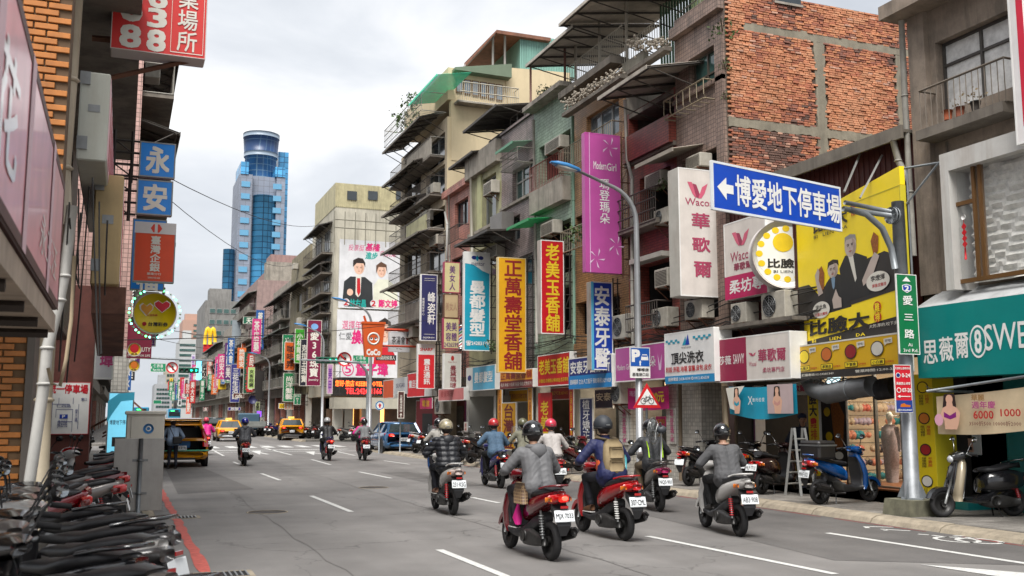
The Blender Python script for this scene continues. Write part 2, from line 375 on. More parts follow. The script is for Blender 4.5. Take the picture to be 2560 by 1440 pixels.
# ---------------------------------------------------------------- ground, road, pavements
def ground_mat(name,c0,c1,rough,scale,blot,tile=None,crack=0.0,spots=0.0):
    m=bpy.data.materials.new(name);m.use_nodes=True;nt=m.node_tree;N=nt.nodes.new;L=nt.links.new;b=nt.nodes['Principled BSDF']
    g=N('ShaderNodeNewGeometry')
    n1=N('ShaderNodeTexNoise');n1.inputs['Scale'].default_value=blot;n1.inputs['Detail'].default_value=5;n1.inputs['Roughness'].default_value=.6;L(g.outputs[0],n1.inputs['Vector'])
    n2=N('ShaderNodeTexNoise');n2.inputs['Scale'].default_value=scale;n2.inputs['Detail'].default_value=3;L(g.outputs[0],n2.inputs['Vector'])
    r1=N('ShaderNodeMapRange');r1.inputs['From Min'].default_value=.36;r1.inputs['From Max'].default_value=.64;L(n1.outputs['Fac'],r1.inputs['Value'])
    mx=N('ShaderNodeMixRGB');L(r1.outputs[0],mx.inputs[0]);mx.inputs[1].default_value=c0+(1,);mx.inputs[2].default_value=c1+(1,)
    r2=N('ShaderNodeMapRange');r2.inputs['From Min'].default_value=.25;r2.inputs['From Max'].default_value=.75;r2.inputs['To Min'].default_value=.72;r2.inputs['To Max'].default_value=1.28
    L(n2.outputs['Fac'],r2.inputs['Value']);sc=N('ShaderNodeVectorMath');sc.operation='SCALE';L(mx.outputs[0],sc.inputs[0]);L(r2.outputs[0],sc.inputs[3]);cur=sc.outputs[0]
    # worn wheel tracks along the street
    mp=N('ShaderNodeMapping');mp.inputs['Scale'].default_value=(.9,.035,1);L(g.outputs[0],mp.inputs[0])
    n3=N('ShaderNodeTexNoise');n3.inputs['Scale'].default_value=1;n3.inputs['Detail'].default_value=3;L(mp.outputs[0],n3.inputs['Vector'])
    r3=N('ShaderNodeMapRange');r3.inputs['From Min'].default_value=.3;r3.inputs['From Max'].default_value=.7;r3.inputs['To Min'].default_value=.78;r3.inputs['To Max'].default_value=1.14
    L(n3.outputs['Fac'],r3.inputs['Value']);s3=N('ShaderNodeVectorMath');s3.operation='SCALE';L(cur,s3.inputs[0]);L(r3.outputs[0],s3.inputs[3]);cur=s3.outputs[0]
    if tile:
        br=N('ShaderNodeTexBrick');br.inputs['Scale'].default_value=1;br.inputs['Brick Width'].default_value=tile;br.inputs['Row Height'].default_value=tile;br.offset=0
        br.inputs['Mortar Size'].default_value=.008;br.inputs['Color1'].default_value=(.85,.85,.85,1);br.inputs['Color2'].default_value=(1.15,1.15,1.15,1);br.inputs['Mortar'].default_value=(.35,.34,.32,1)
        L(g.outputs[0],br.inputs['Vector']);ml=N('ShaderNodeMixRGB');ml.blend_type='MULTIPLY';ml.inputs[0].default_value=1;L(cur,ml.inputs[1]);L(br.outputs[0],ml.inputs[2]);cur=ml.outputs[0]
    if crack:
        vo=N('ShaderNodeTexVoronoi');vo.feature='DISTANCE_TO_EDGE';vo.inputs['Scale'].default_value=.33
        wv=N('ShaderNodeTexNoise');wv.inputs['Scale'].default_value=2.2;wv.inputs['Detail'].default_value=4;L(g.outputs[0],wv.inputs['Vector'])
        am=N('ShaderNodeVectorMath');am.operation='MULTIPLY_ADD';L(wv.outputs['Color'],am.inputs[0]);am.inputs[1].default_value=(.9,.9,0);L(g.outputs[0],am.inputs[2]);L(am.outputs[0],vo.inputs['Vector'])
        rc=N('ShaderNodeMapRange');rc.inputs['From Max'].default_value=.006;rc.inputs['To Min'].default_value=1-crack;L(vo.outputs['Distance'],rc.inputs['Value'])
        s4=N('ShaderNodeVectorMath');s4.operation='SCALE';L(cur,s4.inputs[0]);L(rc.outputs[0],s4.inputs[3]);cur=s4.outputs[0]
    L(cur,b.inputs['Base Color']);b.inputs['Roughness'].default_value=rough;b.inputs['Specular IOR Level'].default_value=.35
    bp=N('ShaderNodeBump');bp.inputs['Strength'].default_value=.35;bp.inputs['Distance'].default_value=.01;L(n2.outputs['Fac'],bp.inputs['Height']);L(bp.outputs[0],b.inputs['Normal'])
    return m
ASPH=ground_mat('asphalt',(.142,.135,.129),(.19,.181,.173),.74,95,.55,crack=.45)
ASPH2=ground_mat('asphalt_patch',(.095,.09,.087),(.125,.118,.113),.8,95,.9)
PAVE=ground_mat('paving',(.13,.12,.108),(.22,.205,.185),.75,26,1.4,tile=.3)
KERBM=M((172,160,140),.85,var=.25,scale=5,streak=.3,bump=.3,grain=.2)
GRND=ground_mat('far_ground',(.09,.088,.085),(.12,.118,.11),.9,8,.2)
RP=M((226,226,222),.7,var=.22,scale=14,grain=.15);REDP=M((206,96,84),.75,var=.3,scale=9,grain=.2)
m=MB();m.poly([(-900,-60,-.03),(900,-60,-.03),(900,2500,-.03),(-900,2500,-.03)]);tag(m.build('ground',GRND),kind='structure')
m=MB();m.poly([(.3,-12,0),(11.75,-12,0),(11.75,420,0),(.3,420,0)]);road=tag(m.build('road',ASPH),kind='structure')
m=MB();m.poly([(11.75,51,-.002),(120,51,-.002),(120,69.5,-.002),(11.75,69.5,-.002)]);m.poly([(-90,52,-.002),(.3,52,-.002),(.3,64,-.002),(-90,64,-.002)]);tag(m.build('side_road',ASPH),kind='structure')
for k,(x,y,lab) in enumerate(((5.9,24.5,'round iron manhole cover between the first two dashed lines'),(2.6,19.0,'round iron manhole cover in the left lane near the metal panel'))):
    o=T('manhole_cover',lab,'manhole cover',(x,y,0));m=MB();m.cyl((0,0,.002),.34,.008,'z',28);m.build('cover',M((84,78,74),.7,.3,var=.3,scale=12),o);m=MB();m.ring((0,0,.002),.36,.02,'z',28,4,0,.3);m.build('rim',KERBM,o)
m=MB();m.poly([(8.2,10.2,.003),(11.7,8,.003),(11.7,25,.003),(9.4,22,.003)]);m.poly([(1.3,24,.003),(3.1,25,.003),(2.7,36,.003),(1.5,36,.003)]);tag(m.build('road_patch',ASPH2),kind='structure')
sm_=MB();rs=random.Random(9)
for x,y0,y1 in ((2.45,6,30),(5.55,8,48),(8.75,12,40)):
    y=y0;px=x
    while y < y1: nx=x+rs.uniform(-.05,.05);sm_.poly([(px,y,.0045),(px+.014,y,.0045),(nx+.014,y+.8,.0045),(nx,y+.8,.0045)]);px=nx;y += .8
for x0,x1,y0,y1 in ((7.6,8.6,24,31),): sm_.poly([(x0,y0,.0035),(x1,y0+.1,.0035),(x1-.05,y1,.0035),(x0+.04,y1-.1,.0035)])
tag(sm_.build('road_patch',ground_mat('tar_seal',(.1,.095,.09),(.14,.132,.126),.8,70,1.3)),kind='structure')
# pavements with kerb stones one by one
for name,x0,x1,ya,yb in (('pavement',11.93,18.5,-8,51),('pavement',11.93,18,69.5,300),('pavement',-6,.42,-12,52),('pavement',-6,.42,64,300)):
    m=MB();m.box(x0,x1,ya,yb,-.02,.12);p=tag(m.build(name,PAVE),kind='structure')
rnd=random.Random(3)
kerb_r=T('kerb',None,None,(11.6,0,0));kerb_r['kind']='structure'
kerb_l=T('kerb',None,None,(.42,0,0));kerb_l['kind']='structure'
def kerbmesh(L_,w,left=False):
    m=MB();pr=[(0,0),(.05,.07),(.14,.11),(w,.125),(w,-.02),(0,-.02)]
    if left: pr=[(w-a,b) for a,b in pr]
    m.prism(pr,0,L_);return m
km=kerbmesh(1.47,.33).mesh('kerb_stone',KERBM);kml=kerbmesh(1.17,.24,True).mesh('kerb_stone',KERBM)
y=-7.5
while y < 51:
    o=bpy.data.objects.new('kerb_stone',km);COL.objects.link(o);o.parent=kerb_r;o.location=(0.0+rnd.uniform(-.012,.012),y,rnd.uniform(-.01,.008));y += 1.5
y=2.0
while y < 50:
    o=bpy.data.objects.new('kerb_stone',kml);COL.objects.link(o);o.parent=kerb_l;o.location=(rnd.uniform(-.01,.01),y,rnd.uniform(-.008,.006));y += 1.2
m=MB();m.prism([(0,0),(.14,.11),(.33,.125),(.33,-.02),(0,-.02)],69.5,300);m.build('kerb_run',KERBM,kerb_r)
m=MB();m.prism([(0,-.02),(0,.125),(.1,.11),(.24,0),(.24,-.02)],64,300);m.build('kerb_run',KERBM,kerb_l)
# painted markings
marks=MB()
def line(u0,v0,u1,v1,w,z=.006,mb=None,jag=False):
    a,b=atZ(u0,v0),atZ(u1,v1);d=(b-a);n=Vector((-d.y,d.x,0)).normalized()*w/2;mb=mb or marks
    mb.poly([(a.x+n.x,a.y+n.y,z),(a.x-n.x,a.y-n.y,z),(b.x-n.x,b.y-n.y,z),(b.x+n.x,b.y+n.y,z)])
dashes=[(1098,1375,1265,1442),(778,1240,878,1280),(653,1184,700,1201),(584,1155,602,1163),(530,1124,559,1140),(1619,1341,2088,1436),
          (1180,1244,1248,1258),(898,1180,978,1196),(779,1149,826,1162),(653,1118,730,1138),(842,1129,888,1139),(960,1152,1024,1161),(2068,1333,2600,1415)]
mk=T('lane_marking',None,None,(0,0,0));mk['kind']='structure'
for d in dashes:
    q=MB();line(*d,.11 if d[0] != 2068 else .12,mb=q);q.build('painted_line',RP,mk)
q=MB();q.poly([(p.x,p.y,.006) for p in (atZ(2300,1412),atZ(2560,1452),atZ(2700,1462),atZ(2560,1433))]);q.build('painted_arrow',RP,mk)
# turning arrows before the crossing
for (u0,v0,u1,v1) in ((763,1128,806,1136),(628,1126,648,1135)):
    q=MB();line(u0+14,(v0+v1)/2,u1+22,v1+1,.18,mb=q);a,b,c=atZ(u0,v0+2),atZ(u0+24,v0+1),atZ(u0+22,v1+2);q.poly([(p.x,p.y,.008) for p in (a,b,c)]);q.build('painted_arrow',RP,mk)
# crossing bars and stop line
for i in range(11):
    x=1.7+i*1.0;q=MB();q.poly([(x,57.2,.006),(x+.5,57.2,.006),(x+.5,60.6,.006),(x,60.6,.006)]);q.build('crossing_bar',RP,mk)
q=MB();q.poly([(1.3,53.0,.006),(11.4,53.0,.006),(11.4,53.5,.006),(1.3,53.5,.006)]);q.poly([(1.3,50.4,.0075),(11.4,50.4,.0075),(11.4,50.65,.0075),(1.3,50.65,.0075)]);q.build('stop_line',RP,mk)
for i in range(12):
    y=74+8*i
    for x in (4.0,7.1): q=MB();q.poly([(x,y,.006),(x+.12,y,.006),(x+.12,y+4,.006),(x,y+4,.006)]);q.build('painted_line',RP,mk)
# words and bicycle painted in the slow lane
q=MB()
for s in ((2163,1317,2236,1319),(2163,1317,2170,1321),(2205,1324,2276,1328),(2205,1323,2216,1327),(2295,1336,2322,1338),(2330,1339,2372,1344),(2384,1341,2425,1340)): line(*s,.07,mb=q)
for (u,v) in ((2392,1350),(2448,1353)):
    c=atZ(u,v)
    for i in range(16):
        a0,a1=i*PI/8,(i+1)*PI/8;R0,R1=.22,.28
        q.poly([(c.x+R*math.cos(a),c.y+R*1.3*math.sin(a),.006) for R,a in ((R0,a0),(R1,a0),(R1,a1),(R0,a1))])
line(2395,1350,2420,1345,.05,z=.008,mb=q);line(2420,1345,2445,1353,.05,z=.009,mb=q)
q.build('painted_bicycle',RP,mk)
# red no-stopping lines along both kerbs
rl=MB();rn=random.Random(5)
def ribbon(mb,x,y0,y1,w,st=.35,br=.0):
    y=y0;p=(x-w/2+rn.uniform(-.015,.015),x+w/2+rn.uniform(-.015,.015))
    while y < y1:
        n=(x-w/2+rn.uniform(-.02,.02),x+w/2+rn.uniform(-.02,.02))
        if rn.random() > br: mb.poly([(p[0],y,.006),(p[1],y,.006),(n[1],y+st,.006),(n[0],y+st,.006)])
        p=n;y += st
ribbon(rl,.98,9.5,32,.13);tag(rl.build('red_line',REDP),kind='structure')
rl=MB();ribbon(rl,11.5,9,34,.06,br=.12);tag(rl.build('red_line',M((150,76,68),.8,var=.3,scale=9)),kind='structure')
# storm drains
def drain(u,v,lab):
    c=atZ(u,v);o=T('drain_grate',lab,'drain grate',(c.x,c.y,0));m=MB();m.box(-.32,.32,-.24,.24,-.02,.007);m.build('frame',KERBM,o)
    m=MB();m.box(-.26,.26,-.18,.18,.007,.0085);m.build('pit',M((22,22,22),.9,var=0),o)
    for i in range(9): m=MB();m.box(-.245+i*.06,-.225+i*.06,-.18,.18,.0085,.016);m.build('bar',STEEL,o)
drain(452,1294,'iron storm drain grate on the red line just in front of the metal panel')
drain(560,1437,'iron storm drain grate at the bottom edge beside the row of parked scooters')
# ---------------------------------------------------------------- building kit
def wall_quads(mb,X,ya,yb,z0,z1,ops,depth=.3,left=False,mi=0,mr=0):
    """front of a facade on plane X with rectangular openings and their reveals"""
    ys=sorted(set([ya,yb]+[min(max(v,ya),yb) for o in ops for v in o[:2]]));zs=sorted(set([z0,z1]+[min(max(v,z0),z1) for o in ops for v in o[2:4]]))
    s=-1 if left else 1
    for i in range(len(ys)-1):
        run=None
        for j in range(len(zs)-1):
            cy,cz=(ys[i]+ys[i+1])/2,(zs[j]+zs[j+1])/2
            hole=any(o[0] < cy < o[1] and o[2] < cz < o[3] for o in ops)
            if not hole:
                if run is None: run=zs[j]
            if (hole or j == len(zs)-2) and run is not None:
                top=zs[j] if hole else zs[j+1]
                mb.add([(X,ys[i],run),(X,ys[i+1],run),(X,ys[i+1],top),(X,ys[i],top)],[(0,1,2,3)],mi);run=None
    for a,b,c,d in [o[:4] for o in ops]:
        a,b,c,d=max(a,ya),min(b,yb),max(c,z0),min(d,z1);X2=X+s*depth
        for q in (((X,a,c),(X,a,d),(X2,a,d),(X2,a,c)),((X,b,c),(X,b,d),(X2,b,d),(X2,b,c)),((X,a,d),(X,b,d),(X2,b,d),(X2,a,d)),((X,a,c),(X,b,c),(X2,b,c),(X2,a,c))):
            mb.add(q,[(0,1,2,3)],mr)
def window(B,X,a,b,c,d,nc=2,nr=1,fm=ALU,gm=GLASS_D,left=False,fw=.045,trans=None,depth=.06):
    """sliding window > pane(s); set back at plane X"""
    s=-1 if left else 1;m=MB();X2=X+s*depth
    m.box(X,X2,a,a+fw,c,d);m.box(X,X2,b-fw,b,c,d);m.box(X,X2,a+fw,b-fw,c,c+fw);m.box(X,X2,a+fw,b-fw,d-fw,d)
    for i in range(1,nc): y=a+(b-a)*i/nc;m.box(X-s*.004,X2,y-fw/2,y+fw/2,c+fw,d-fw)
    zt=trans if trans else None
    for i in range(1,nr): z=c+(d-c)*(i/nr if not zt else zt);m.box(X+s*.003,X2,a+fw,b-fw,z-fw/2,z+fw/2)
    w=m.build('window',fm,B,world=True);w.name='window'
    for i in range(nc):
        m=MB();y0,y1=a+(b-a)*i/nc+fw/2,a+(b-a)*(i+1)/nc-fw/2
        m.box(X2-s*.02,X2-s*.012,y0,y1,c+fw/2,d-fw/2);m.build('pane',gm,w,world=True)
    return w
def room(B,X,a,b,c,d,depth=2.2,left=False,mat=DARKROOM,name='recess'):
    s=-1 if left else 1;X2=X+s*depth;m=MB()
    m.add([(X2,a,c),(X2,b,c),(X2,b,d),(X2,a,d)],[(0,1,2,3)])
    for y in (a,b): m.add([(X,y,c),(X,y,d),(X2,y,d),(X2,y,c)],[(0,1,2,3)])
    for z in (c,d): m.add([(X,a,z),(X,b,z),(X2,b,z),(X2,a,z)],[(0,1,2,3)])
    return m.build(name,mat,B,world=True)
def railing(B,X,a,b,z0,z1,mat=None,sp=.14,out=0.0,left=False,name='railing',r=.011,rails=2,basket=False):
    mat=mat or M((120,114,106),.6,.3);m=MB();s=1 if left else -1;Xo=X+s*out
    for k in range(rails): z=z1-(z1-z0)*k/max(1,rails-1) if rails > 1 else z1;m.bar((Xo,a,z),(Xo,b,z),.032)
    n=max(2,int((b-a)/sp))
    for i in range(n+1):
        y=a+(b-a)*i/n
        if basket: m.tube([(Xo,y,z1),(Xo,y,z0+.1),(Xo-s*.08,y,z0),(X,y,z0)],r,4)
        else: m.tube([(Xo,y,z0),(Xo,y,z1)],r,4)
    if out:
        for y in (a,b):
            for z in (z0,z1): m.bar((X,y,z),(Xo,y,z),.03)
    return m.build(name,mat,B,world=True)
ACM=M((198,192,178),.55,var=.15,scale=6,streak=.45)
def ac_unit(label,X,y,z,w=.8,h=.58,d=.32,left=False,group='air conditioners on the facades',kind=0,out=.02):
    """split outdoor unit or box unit, fan side towards the street; base at z"""
    s=1 if left else -1
    o=T('air_conditioner',label,'air conditioner',(X+s*out,y,z),PI/2 if left else -PI/2,group)
    m=MB();m.bbox(-w/2,w/2,-d,0,0,h,.015);m.build('casing',ACM,o)
    cx=-w*.14;m=MB()
    if kind == 0:
        m.cyl((cx,-d-.004,h/2),h*.4,.008,'y',22);m.build('fan_opening',M((40,40,42),.7),o)
        m=MB()
        for r in (.13,.22,.31,.4): m.ring((cx,-d-.012,h/2),h*r,.006,'y',20,4)
        for q in range(8): m.bar((cx,-d-.014,h/2),(cx+math.cos(q*PI/4)*h*.4,-d-.014,h/2+math.sin(q*PI/4)*h*.4),.008)
        m.build('fan_guard',STEEL,o)
    else:
        m.box(-w*.42,w*.42,-d-.004,-d,h*.12,h*.88);m.build('grille',M((96,90,82),.7),o)
        m=MB()
        for i in range(9): z_=h*(.16+.078*i);m.box(-w*.42,w*.42,-d-.014,-d-.004,z_,z_+h*.022)
        m.build('louvre',ACM,o)
    m=MB()
    for x in (-w*.35,w*.35): m.bar((x,-d-.03,-.02),(x,.0,-.02),.035);m.bar((x,-d+.02,-.03),(x,0,-.3),.025)
    m.build('bracket',RUST,o)
    return o
def ac_px(label,u0,v0,u1,v1,X=13.2,kind=0,**k):
    a,b,z0,z1=rx(u0,v0,u1,v1,X);return ac_unit(label,13.5,(a+b)/2,z0,max(.45,(b-a)*.8),z1-z0,.36,kind=kind,**k)
def canopy(B,a,b,z,X0=13.5,out=1.3,drop=.35,mat=None,left=False,name='awning',rafters=True,thick=.03):
    """lean-to sheet roof on rafters, high at the wall and low at the street edge"""
    s=1 if left else -1;mat=mat or M((120,116,108),.6,.2,var=.25,streak=.5);X1=X0+s*out;m=MB()
    n=max(2,int((b-a)/.12))
    for i in range(n):
        y0=a+(b-a)*i/n;y1=a+(b-a)*(i+.5)/n;y2=a+(b-a)*(i+1)/n
        for (p,q,e,f) in ((y0,y1,0,.025),(y1,y2,.025,0)):
            m.add([(X0,p,z+e),(X0,q,z+f),(X1,q,z-drop+f),(X1,p,z-drop+e)],[(0,1,2,3)])
    m.box(X1-.012,X1+.012,a,b,z-drop-.07,z-drop+.03)
    o=m.build(name,mat,B,world=True)
    if rafters:
        m=MB();k=max(2,int((b-a)/.9)+1)
        for i in range(k):
            y=a+.03+(b-a-.06)*i/(k-1);m.bar((X0,y,z-.05),(X1,y,z-drop-.045),.05);m.bar((X0,y,z-drop-.55),(X1-s*.15,y,z-drop-.03),.03)
        m.bar((X1-s*.1,a,z-drop-.03),(X1-s*.1,b,z-drop-.03),.04)
        m.build('rafter',M((78,72,66),.7,var=.2),o,world=True)
    return o
def canopy_px(B,u0,v0,u1,X1,depth,drop=.4,**k):
    p=atX(u0,v0,X1);q=atX(u1,v0,X1);a,b=sorted((p.y,q.y))
    return canopy(B,a,b,p.z+drop,X0=X1+depth,out=depth,drop=drop,**k)
def pipe(B,pts,r=.05,mat=None,name='drainpipe',world=True):
    m=MB();m.tube(pts,r,8)
    for p in pts[1:-1]: m.ring(p,r,r*.35,'z',8,4)
    return m.build(name,mat or PIPE,B,world=world)
def plant_tuft(name,label,c,r,n=60,mat=None,seed=0,droop=.0,cat='plant',group=None,parent=None,up=1.0):
    rn_=random.Random(seed);m=MB()
    for i in range(n):
        a=rn_.uniform(0,2*PI);q=rn_.random() ** .5*r;z=rn_.uniform(0,r*1.2)*up-droop*q
        p=Vector((q*math.cos(a),q*math.sin(a),z));L_=rn_.uniform(.3,.7)*r*.55;w=L_*.3
        d=Vector((rn_.uniform(-1,1),rn_.uniform(-1,1),rn_.uniform(-.4,.9))).normalized();n_=d.cross(Vector((rn_.uniform(-1,1),rn_.uniform(-1,1),rn_.uniform(-1,1)))).normalized()
        m.add([p,p+d*L_*.5+n_*w,p+d*L_,p+d*L_*.5-n_*w],[(0,1,2,3)])
    st=MB();
    for i in range(5):
        a=rn_.uniform(0,2*PI);st.tube([(0,0,-.05),(r*.5*math.cos(a),r*.5*math.sin(a),r*.7*up)],.008,4)
    if parent is not None:
        m.xf(Matrix.Translation(c));return m.build(name,mat or LEAF,parent,world=True)
    o=T(name,label,cat,c,0,group);m.build('foliage',mat or LEAF,o);st.build('stem',M((88,74,52),.8),o);return o
def building(name,label,X,ya,yb,ztop,wallm,ops,z0=3.35,sidem=None,roofm=None,depth=10,left=False,cat='building',parapet=.0,corn=None):
    s=-1 if left else 1
    B=T(name,label,cat,(X,(ya+yb)/2,0))
    m=MB();rects=[o['r'] for o in ops];wall_quads(m,X,ya,yb,z0,ztop,rects,.32,left)
    m.build('wall',wallm,B,world=True)
    m=MB();X2=X+s*depth
    for y in (ya,yb): m.add([(X,y,z0),(X2,y,z0),(X2,y,ztop),(X,y,ztop)],[(0,1,2,3)])
    m.add([(X2,ya,0),(X2,yb,0),(X2,yb,ztop),(X2,ya,ztop)],[(0,1,2,3)])
    m.build('side_wall',sidem or CONC,B,world=True)
    m=MB();m.box(X+s*.004,X2,ya+.004,yb-.004,ztop-.15,ztop-.02);m.build('roof',roofm or CONCD,B,world=True)
    for o in ops:
        a,b,c,d=o['r'];k=o.get('k','w')
        if k == 'w': window(B,X+s*.16,a,b,c,d,o.get('nc',2),o.get('nr',1),o.get('fm',ALU),o.get('gm',GLASS_D),left,trans=o.get('tr'),fw=o.get('fw',.05))
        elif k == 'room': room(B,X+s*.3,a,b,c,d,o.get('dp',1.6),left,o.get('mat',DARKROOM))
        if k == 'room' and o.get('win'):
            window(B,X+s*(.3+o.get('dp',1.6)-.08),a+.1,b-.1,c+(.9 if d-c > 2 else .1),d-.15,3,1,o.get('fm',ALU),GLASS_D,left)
        if o.get('sill'):
            q=MB();q.box(X-s*.1,X+s*.1,a-.06,b+.06,c-.08,c-.004);q.build('sill',CONCD,B,world=True)
        if o.get('rail'):
            q=o['rail'];railing(B,X,a,b,c+q.get('dz',0),c+q.get('h',.6),q.get('m'),q.get('sp',.14),q.get('out',.0),left,basket=q.get('basket',False),rails=q.get('n',2))
    if corn:
        for (z,h,e,mt) in corn: q=MB();q.box(X-s*e,X+s*.02,ya+.003,yb-.003,z,z+h);q.build('cornice',mt,B,world=True)
    return B
def op(u0,v0,u1,v1,k='w',X=13.5,**kw):
    d=dict(r=rx(u0,v0,u1,v1,X),k=k);d.update(kw);return d
def slab(B,u0,v0,u1,v1,out=.5,mat=None,name='balcony',X=13.5,th=None,y0=None,y1=None):
    a,b,c,d=rx(u0,v0,u1,v1,X);m=MB();m.box(X-out,X-.002,a,b,c,d);return m.build(name,mat or CONCD,B,world=True)
XF=13.5
zt=lambda u,v,X=XF: atX(u,v,X).z
yt=lambda u,v=600,X=XF: atX(u,v,X).y
TB=lambda rgb,tw=.2,th=.07,jc=None,st=.75: M(rgb,.5,var=.16,scale=1.6,k=.92,tile=(tw,th,.008,jc or tuple(int(c*.6) for c in rgb),.16),streak=st)
G_BROWN=TB((148,126,114),.11,.11);G_RED=TB((140,66,54),.22,.075);G_TAN=TB((176,134,92),.22,.07);G_GREEN=TB((150,172,150),.11,.11,st=.45)
G_GREY=TB((146,130,126),.22,.075,(70,62,62));G_OLIVE=M((176,172,134),.7,var=.15,streak=.65,k=.85);G_PINK=TB((190,128,112),.11,.11);G_CREAM=M((206,190,164),.8,var=.1,streak=.5)
STONE=M((150,136,122),.9,k=.95,var=.22,scale=3,streak=.65,bump=.3,grain=.3);CREAMW=M((236,216,176),.8,var=.07,streak=.28,scale=.8,stain=(.25,.2,.14))
# ---------------------------------------------------------------- R0: dark stone-washed building at the right edge
B0=building('stone_building','dark grey washed-stone building at the right edge with a lace-curtained bay',XF,6.0,14.0,12.5,STONE,
    [dict(r=rx(2340,60,2545,250),k='w',nc=2,nr=2,tr=.68,gm=CURT,fm=M((92,88,84),.6,.2)),
     dict(r=(6.6,9.6,6.2,8.6),k='w',nc=2,nr=2,gm=CURT)],z0=2.6)
a,b,c,d=rx(2338,170,2556,262);railing(B0,XF,a,b,zt(2440,300),zt(2440,195),M((128,118,106),.7,.2),.13,.38)
m=MB();m.box(XF-.45,XF-.002,yt(2560,290),yt(2335,290),zt(2440,325),zt(2440,300));m.build('balcony',CONCD,B0,world=True)
m=MB();m.box(XF-.12,XF-.003,13.55,13.95,3.9,12.4)
m.box(XF-.55,XF-.002,6.0,14.2,zt(2300,40),zt(2300,5));m.build('pilaster',STONE,B0,world=True)
for (u0,v0,u1,v1) in ((2368,355,2560,360),(2368,355,2371,420)):
    m=MB();a,b,c,d=rx(u0,v0,u1,v1);m.box(XF-.03,XF-.001,a,b,c,d);m.build('moulding',CONCD,B0,world=True)
# dead plants in pots on the balcony
for i,(u,v) in enumerate(((2370,300),(2400,292),(2440,278))):
    p=atX(u,v,XF-.25);t_=T('flower_pot',['small orange pot at the left end of the stone balcony','terracotta pot with dead leaves behind the stone balcony railing','dark planter with dry stalks on the stone balcony'][i],'flower pot',p)
    m=MB();m.tube([(0,0,0),(0,0,.17)],[.06,.09],10);m.build('pot',M(((186,98,60),(150,84,60),(60,52,46))[i],.8),t_)
    if i: plant_tuft('dry_leaves',None,(p.x,p.y,p.z+.16),.2,22,M((170,148,108),.8,var=.2),i,parent=t_)
# white framed bay with lace curtain
za,zb=zt(2450,712),zt(2450,400)
yb_=yt(2385,560,13.2);m=MB()
m.box(12.95,XF-.003,6.2,yb_,zb-.2,zb+.12);m.box(12.95,XF-.003,yb_-.18,yb_,za-.1,zb-.2);m.build('bay_frame',M((222,220,214),.5,var=.08,streak=.5,stain=(.2,.12,.07)),B0,world=True)
BRZ=M((128,92,52),.4,.3,var=.1)
LACE=M((222,220,212),.75,var=.22,scale=9,k=1.1)
m=MB();nn=90
for i in range(nn):     # swagged lace: folds as real waves in depth
    y0,y1=6.2+(yb_-6.5)*i/nn,6.2+(yb_-6.5)*(i+1)/nn
    K=26
    for k in range(K):
        z0_,z1_=za+(zb-.2-za)*k/K,za+(zb-.2-za)*(k+1)/K
        f=lambda y,z: 13.3+.045*math.sin(z*38+5*(abs(math.sin(y*2.6)) ** .7))
        m.add([(f(y0,z0_),y0,z0_),(f(y1,z0_),y1,z0_),(f(y1,z1_),y1,z1_),(f(y0,z1_),y0,z1_)],[(0,1,2,3)],0,True)
m.build('lace_curtain',LACE,B0,world=True)
win=MB()
for y in (yt(2381,560,13.1),yt(2440,560,13.1),yt(2456,560,13.1)): win.box(13.08,13.16,y-.03,y+.03,za,zb-.2)
win.box(13.085,13.155,yt(2440,560,13.1),yt(2381,560,13.1),zt(2410,512,13.1),zt(2410,502,13.1));win.box(13.085,13.155,6.2,yb_-.18,za,za+.07)
wf=win.build('window',BRZ,B0,world=True)
m=MB();m.box(13.12,13.124,6.2,yb_-.18,za,zb-.2);m.build('pane',M((200,205,205),.05,var=0,alpha=.1),wf,world=True)
# lucky knot ornament in the small pane
kn=T('hanging_ornament','red paper-cut good luck ornament hanging in the narrow brown framed pane','ornament',atX(2414,640,13.05),-PI/2)
m=MB();m.cyl((0,0,.66),.045,.01,'y',12,1)
for i,z in enumerate((.5,.4,.3,.2)): m.prism([(0,z+.06),(.05,z),(0,z-.06),(-.05,z)],-.005,.005)
m.tube([(0,0,.7),(0,0,.12)],.006,5);m.tube([(0,0,.14),(0,0,-.06)],[.012,.02],6);m.build('knot',[RED,WHITE],kn)
# teal shop front below
TEAL=M((22,128,130),.4,var=.08,streak=.25);TEALS=M((10,132,128),.35,var=.05,k=.85)
m=MB();m.add([(XF+.9,14.0,0),(XF+.9,11.9,0),(XF+.9,11.9,3.4),(XF+.9,14.0,3.4)],[(0,1,2,3)]);m.box(XF+.9,XF+1.1,13.2,14.0,.12,3.4)
for z in (1.05,1.75,2.45): m.box(XF+.892,XF+.9,11.9,13.2,z,z+.012)
for z in (.12,): m.box(XF+.3,XF+.9,13.55,14.1,.12,.26)
m.build('tiled_wall',TEAL,B0,world=True)
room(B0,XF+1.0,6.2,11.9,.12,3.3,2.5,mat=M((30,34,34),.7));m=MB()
for i in range(26): m.box(XF+1.9,XF+1.93,8.2,11.2,.2+i*.11,.29+i*.11)
m.build('roller_shutter',M((62,60,58),.5,.3),B0,world=True)
m=MB();m.box(XF+1.02,XF+1.3,11.2,11.9,.12,3.3);m.build('column',TEAL,B0,world=True)
m=MB();m.box(XF+.995,XF+1.015,11.25,11.62,.15,2.1);m.build('printed_panel',M((232,206,20),.5,var=.35,scale=6),B0,world=True)
o=fsign('shop_sign','large teal fascia sign with white characters and ring emblem',2291,742,2720,936,TEALS,[
    ('v','思',.045,.48,.14,.80,WHITE),('v','薇',.155,.45,.245,.78,WHITE),('v','爾',.26,.42,.345,.75,WHITE),
    ('d',.405,.55,.052,.22,WHITE),('d',.405,.55,.044,.19,TEALS),('v','8',.385,.40,.425,.70,WHITE,.02),('t','SWEAR',.445,.34,.86,.68,WHITE,.005)],X=12.9,t=.5,border=TEALS,bw=0)
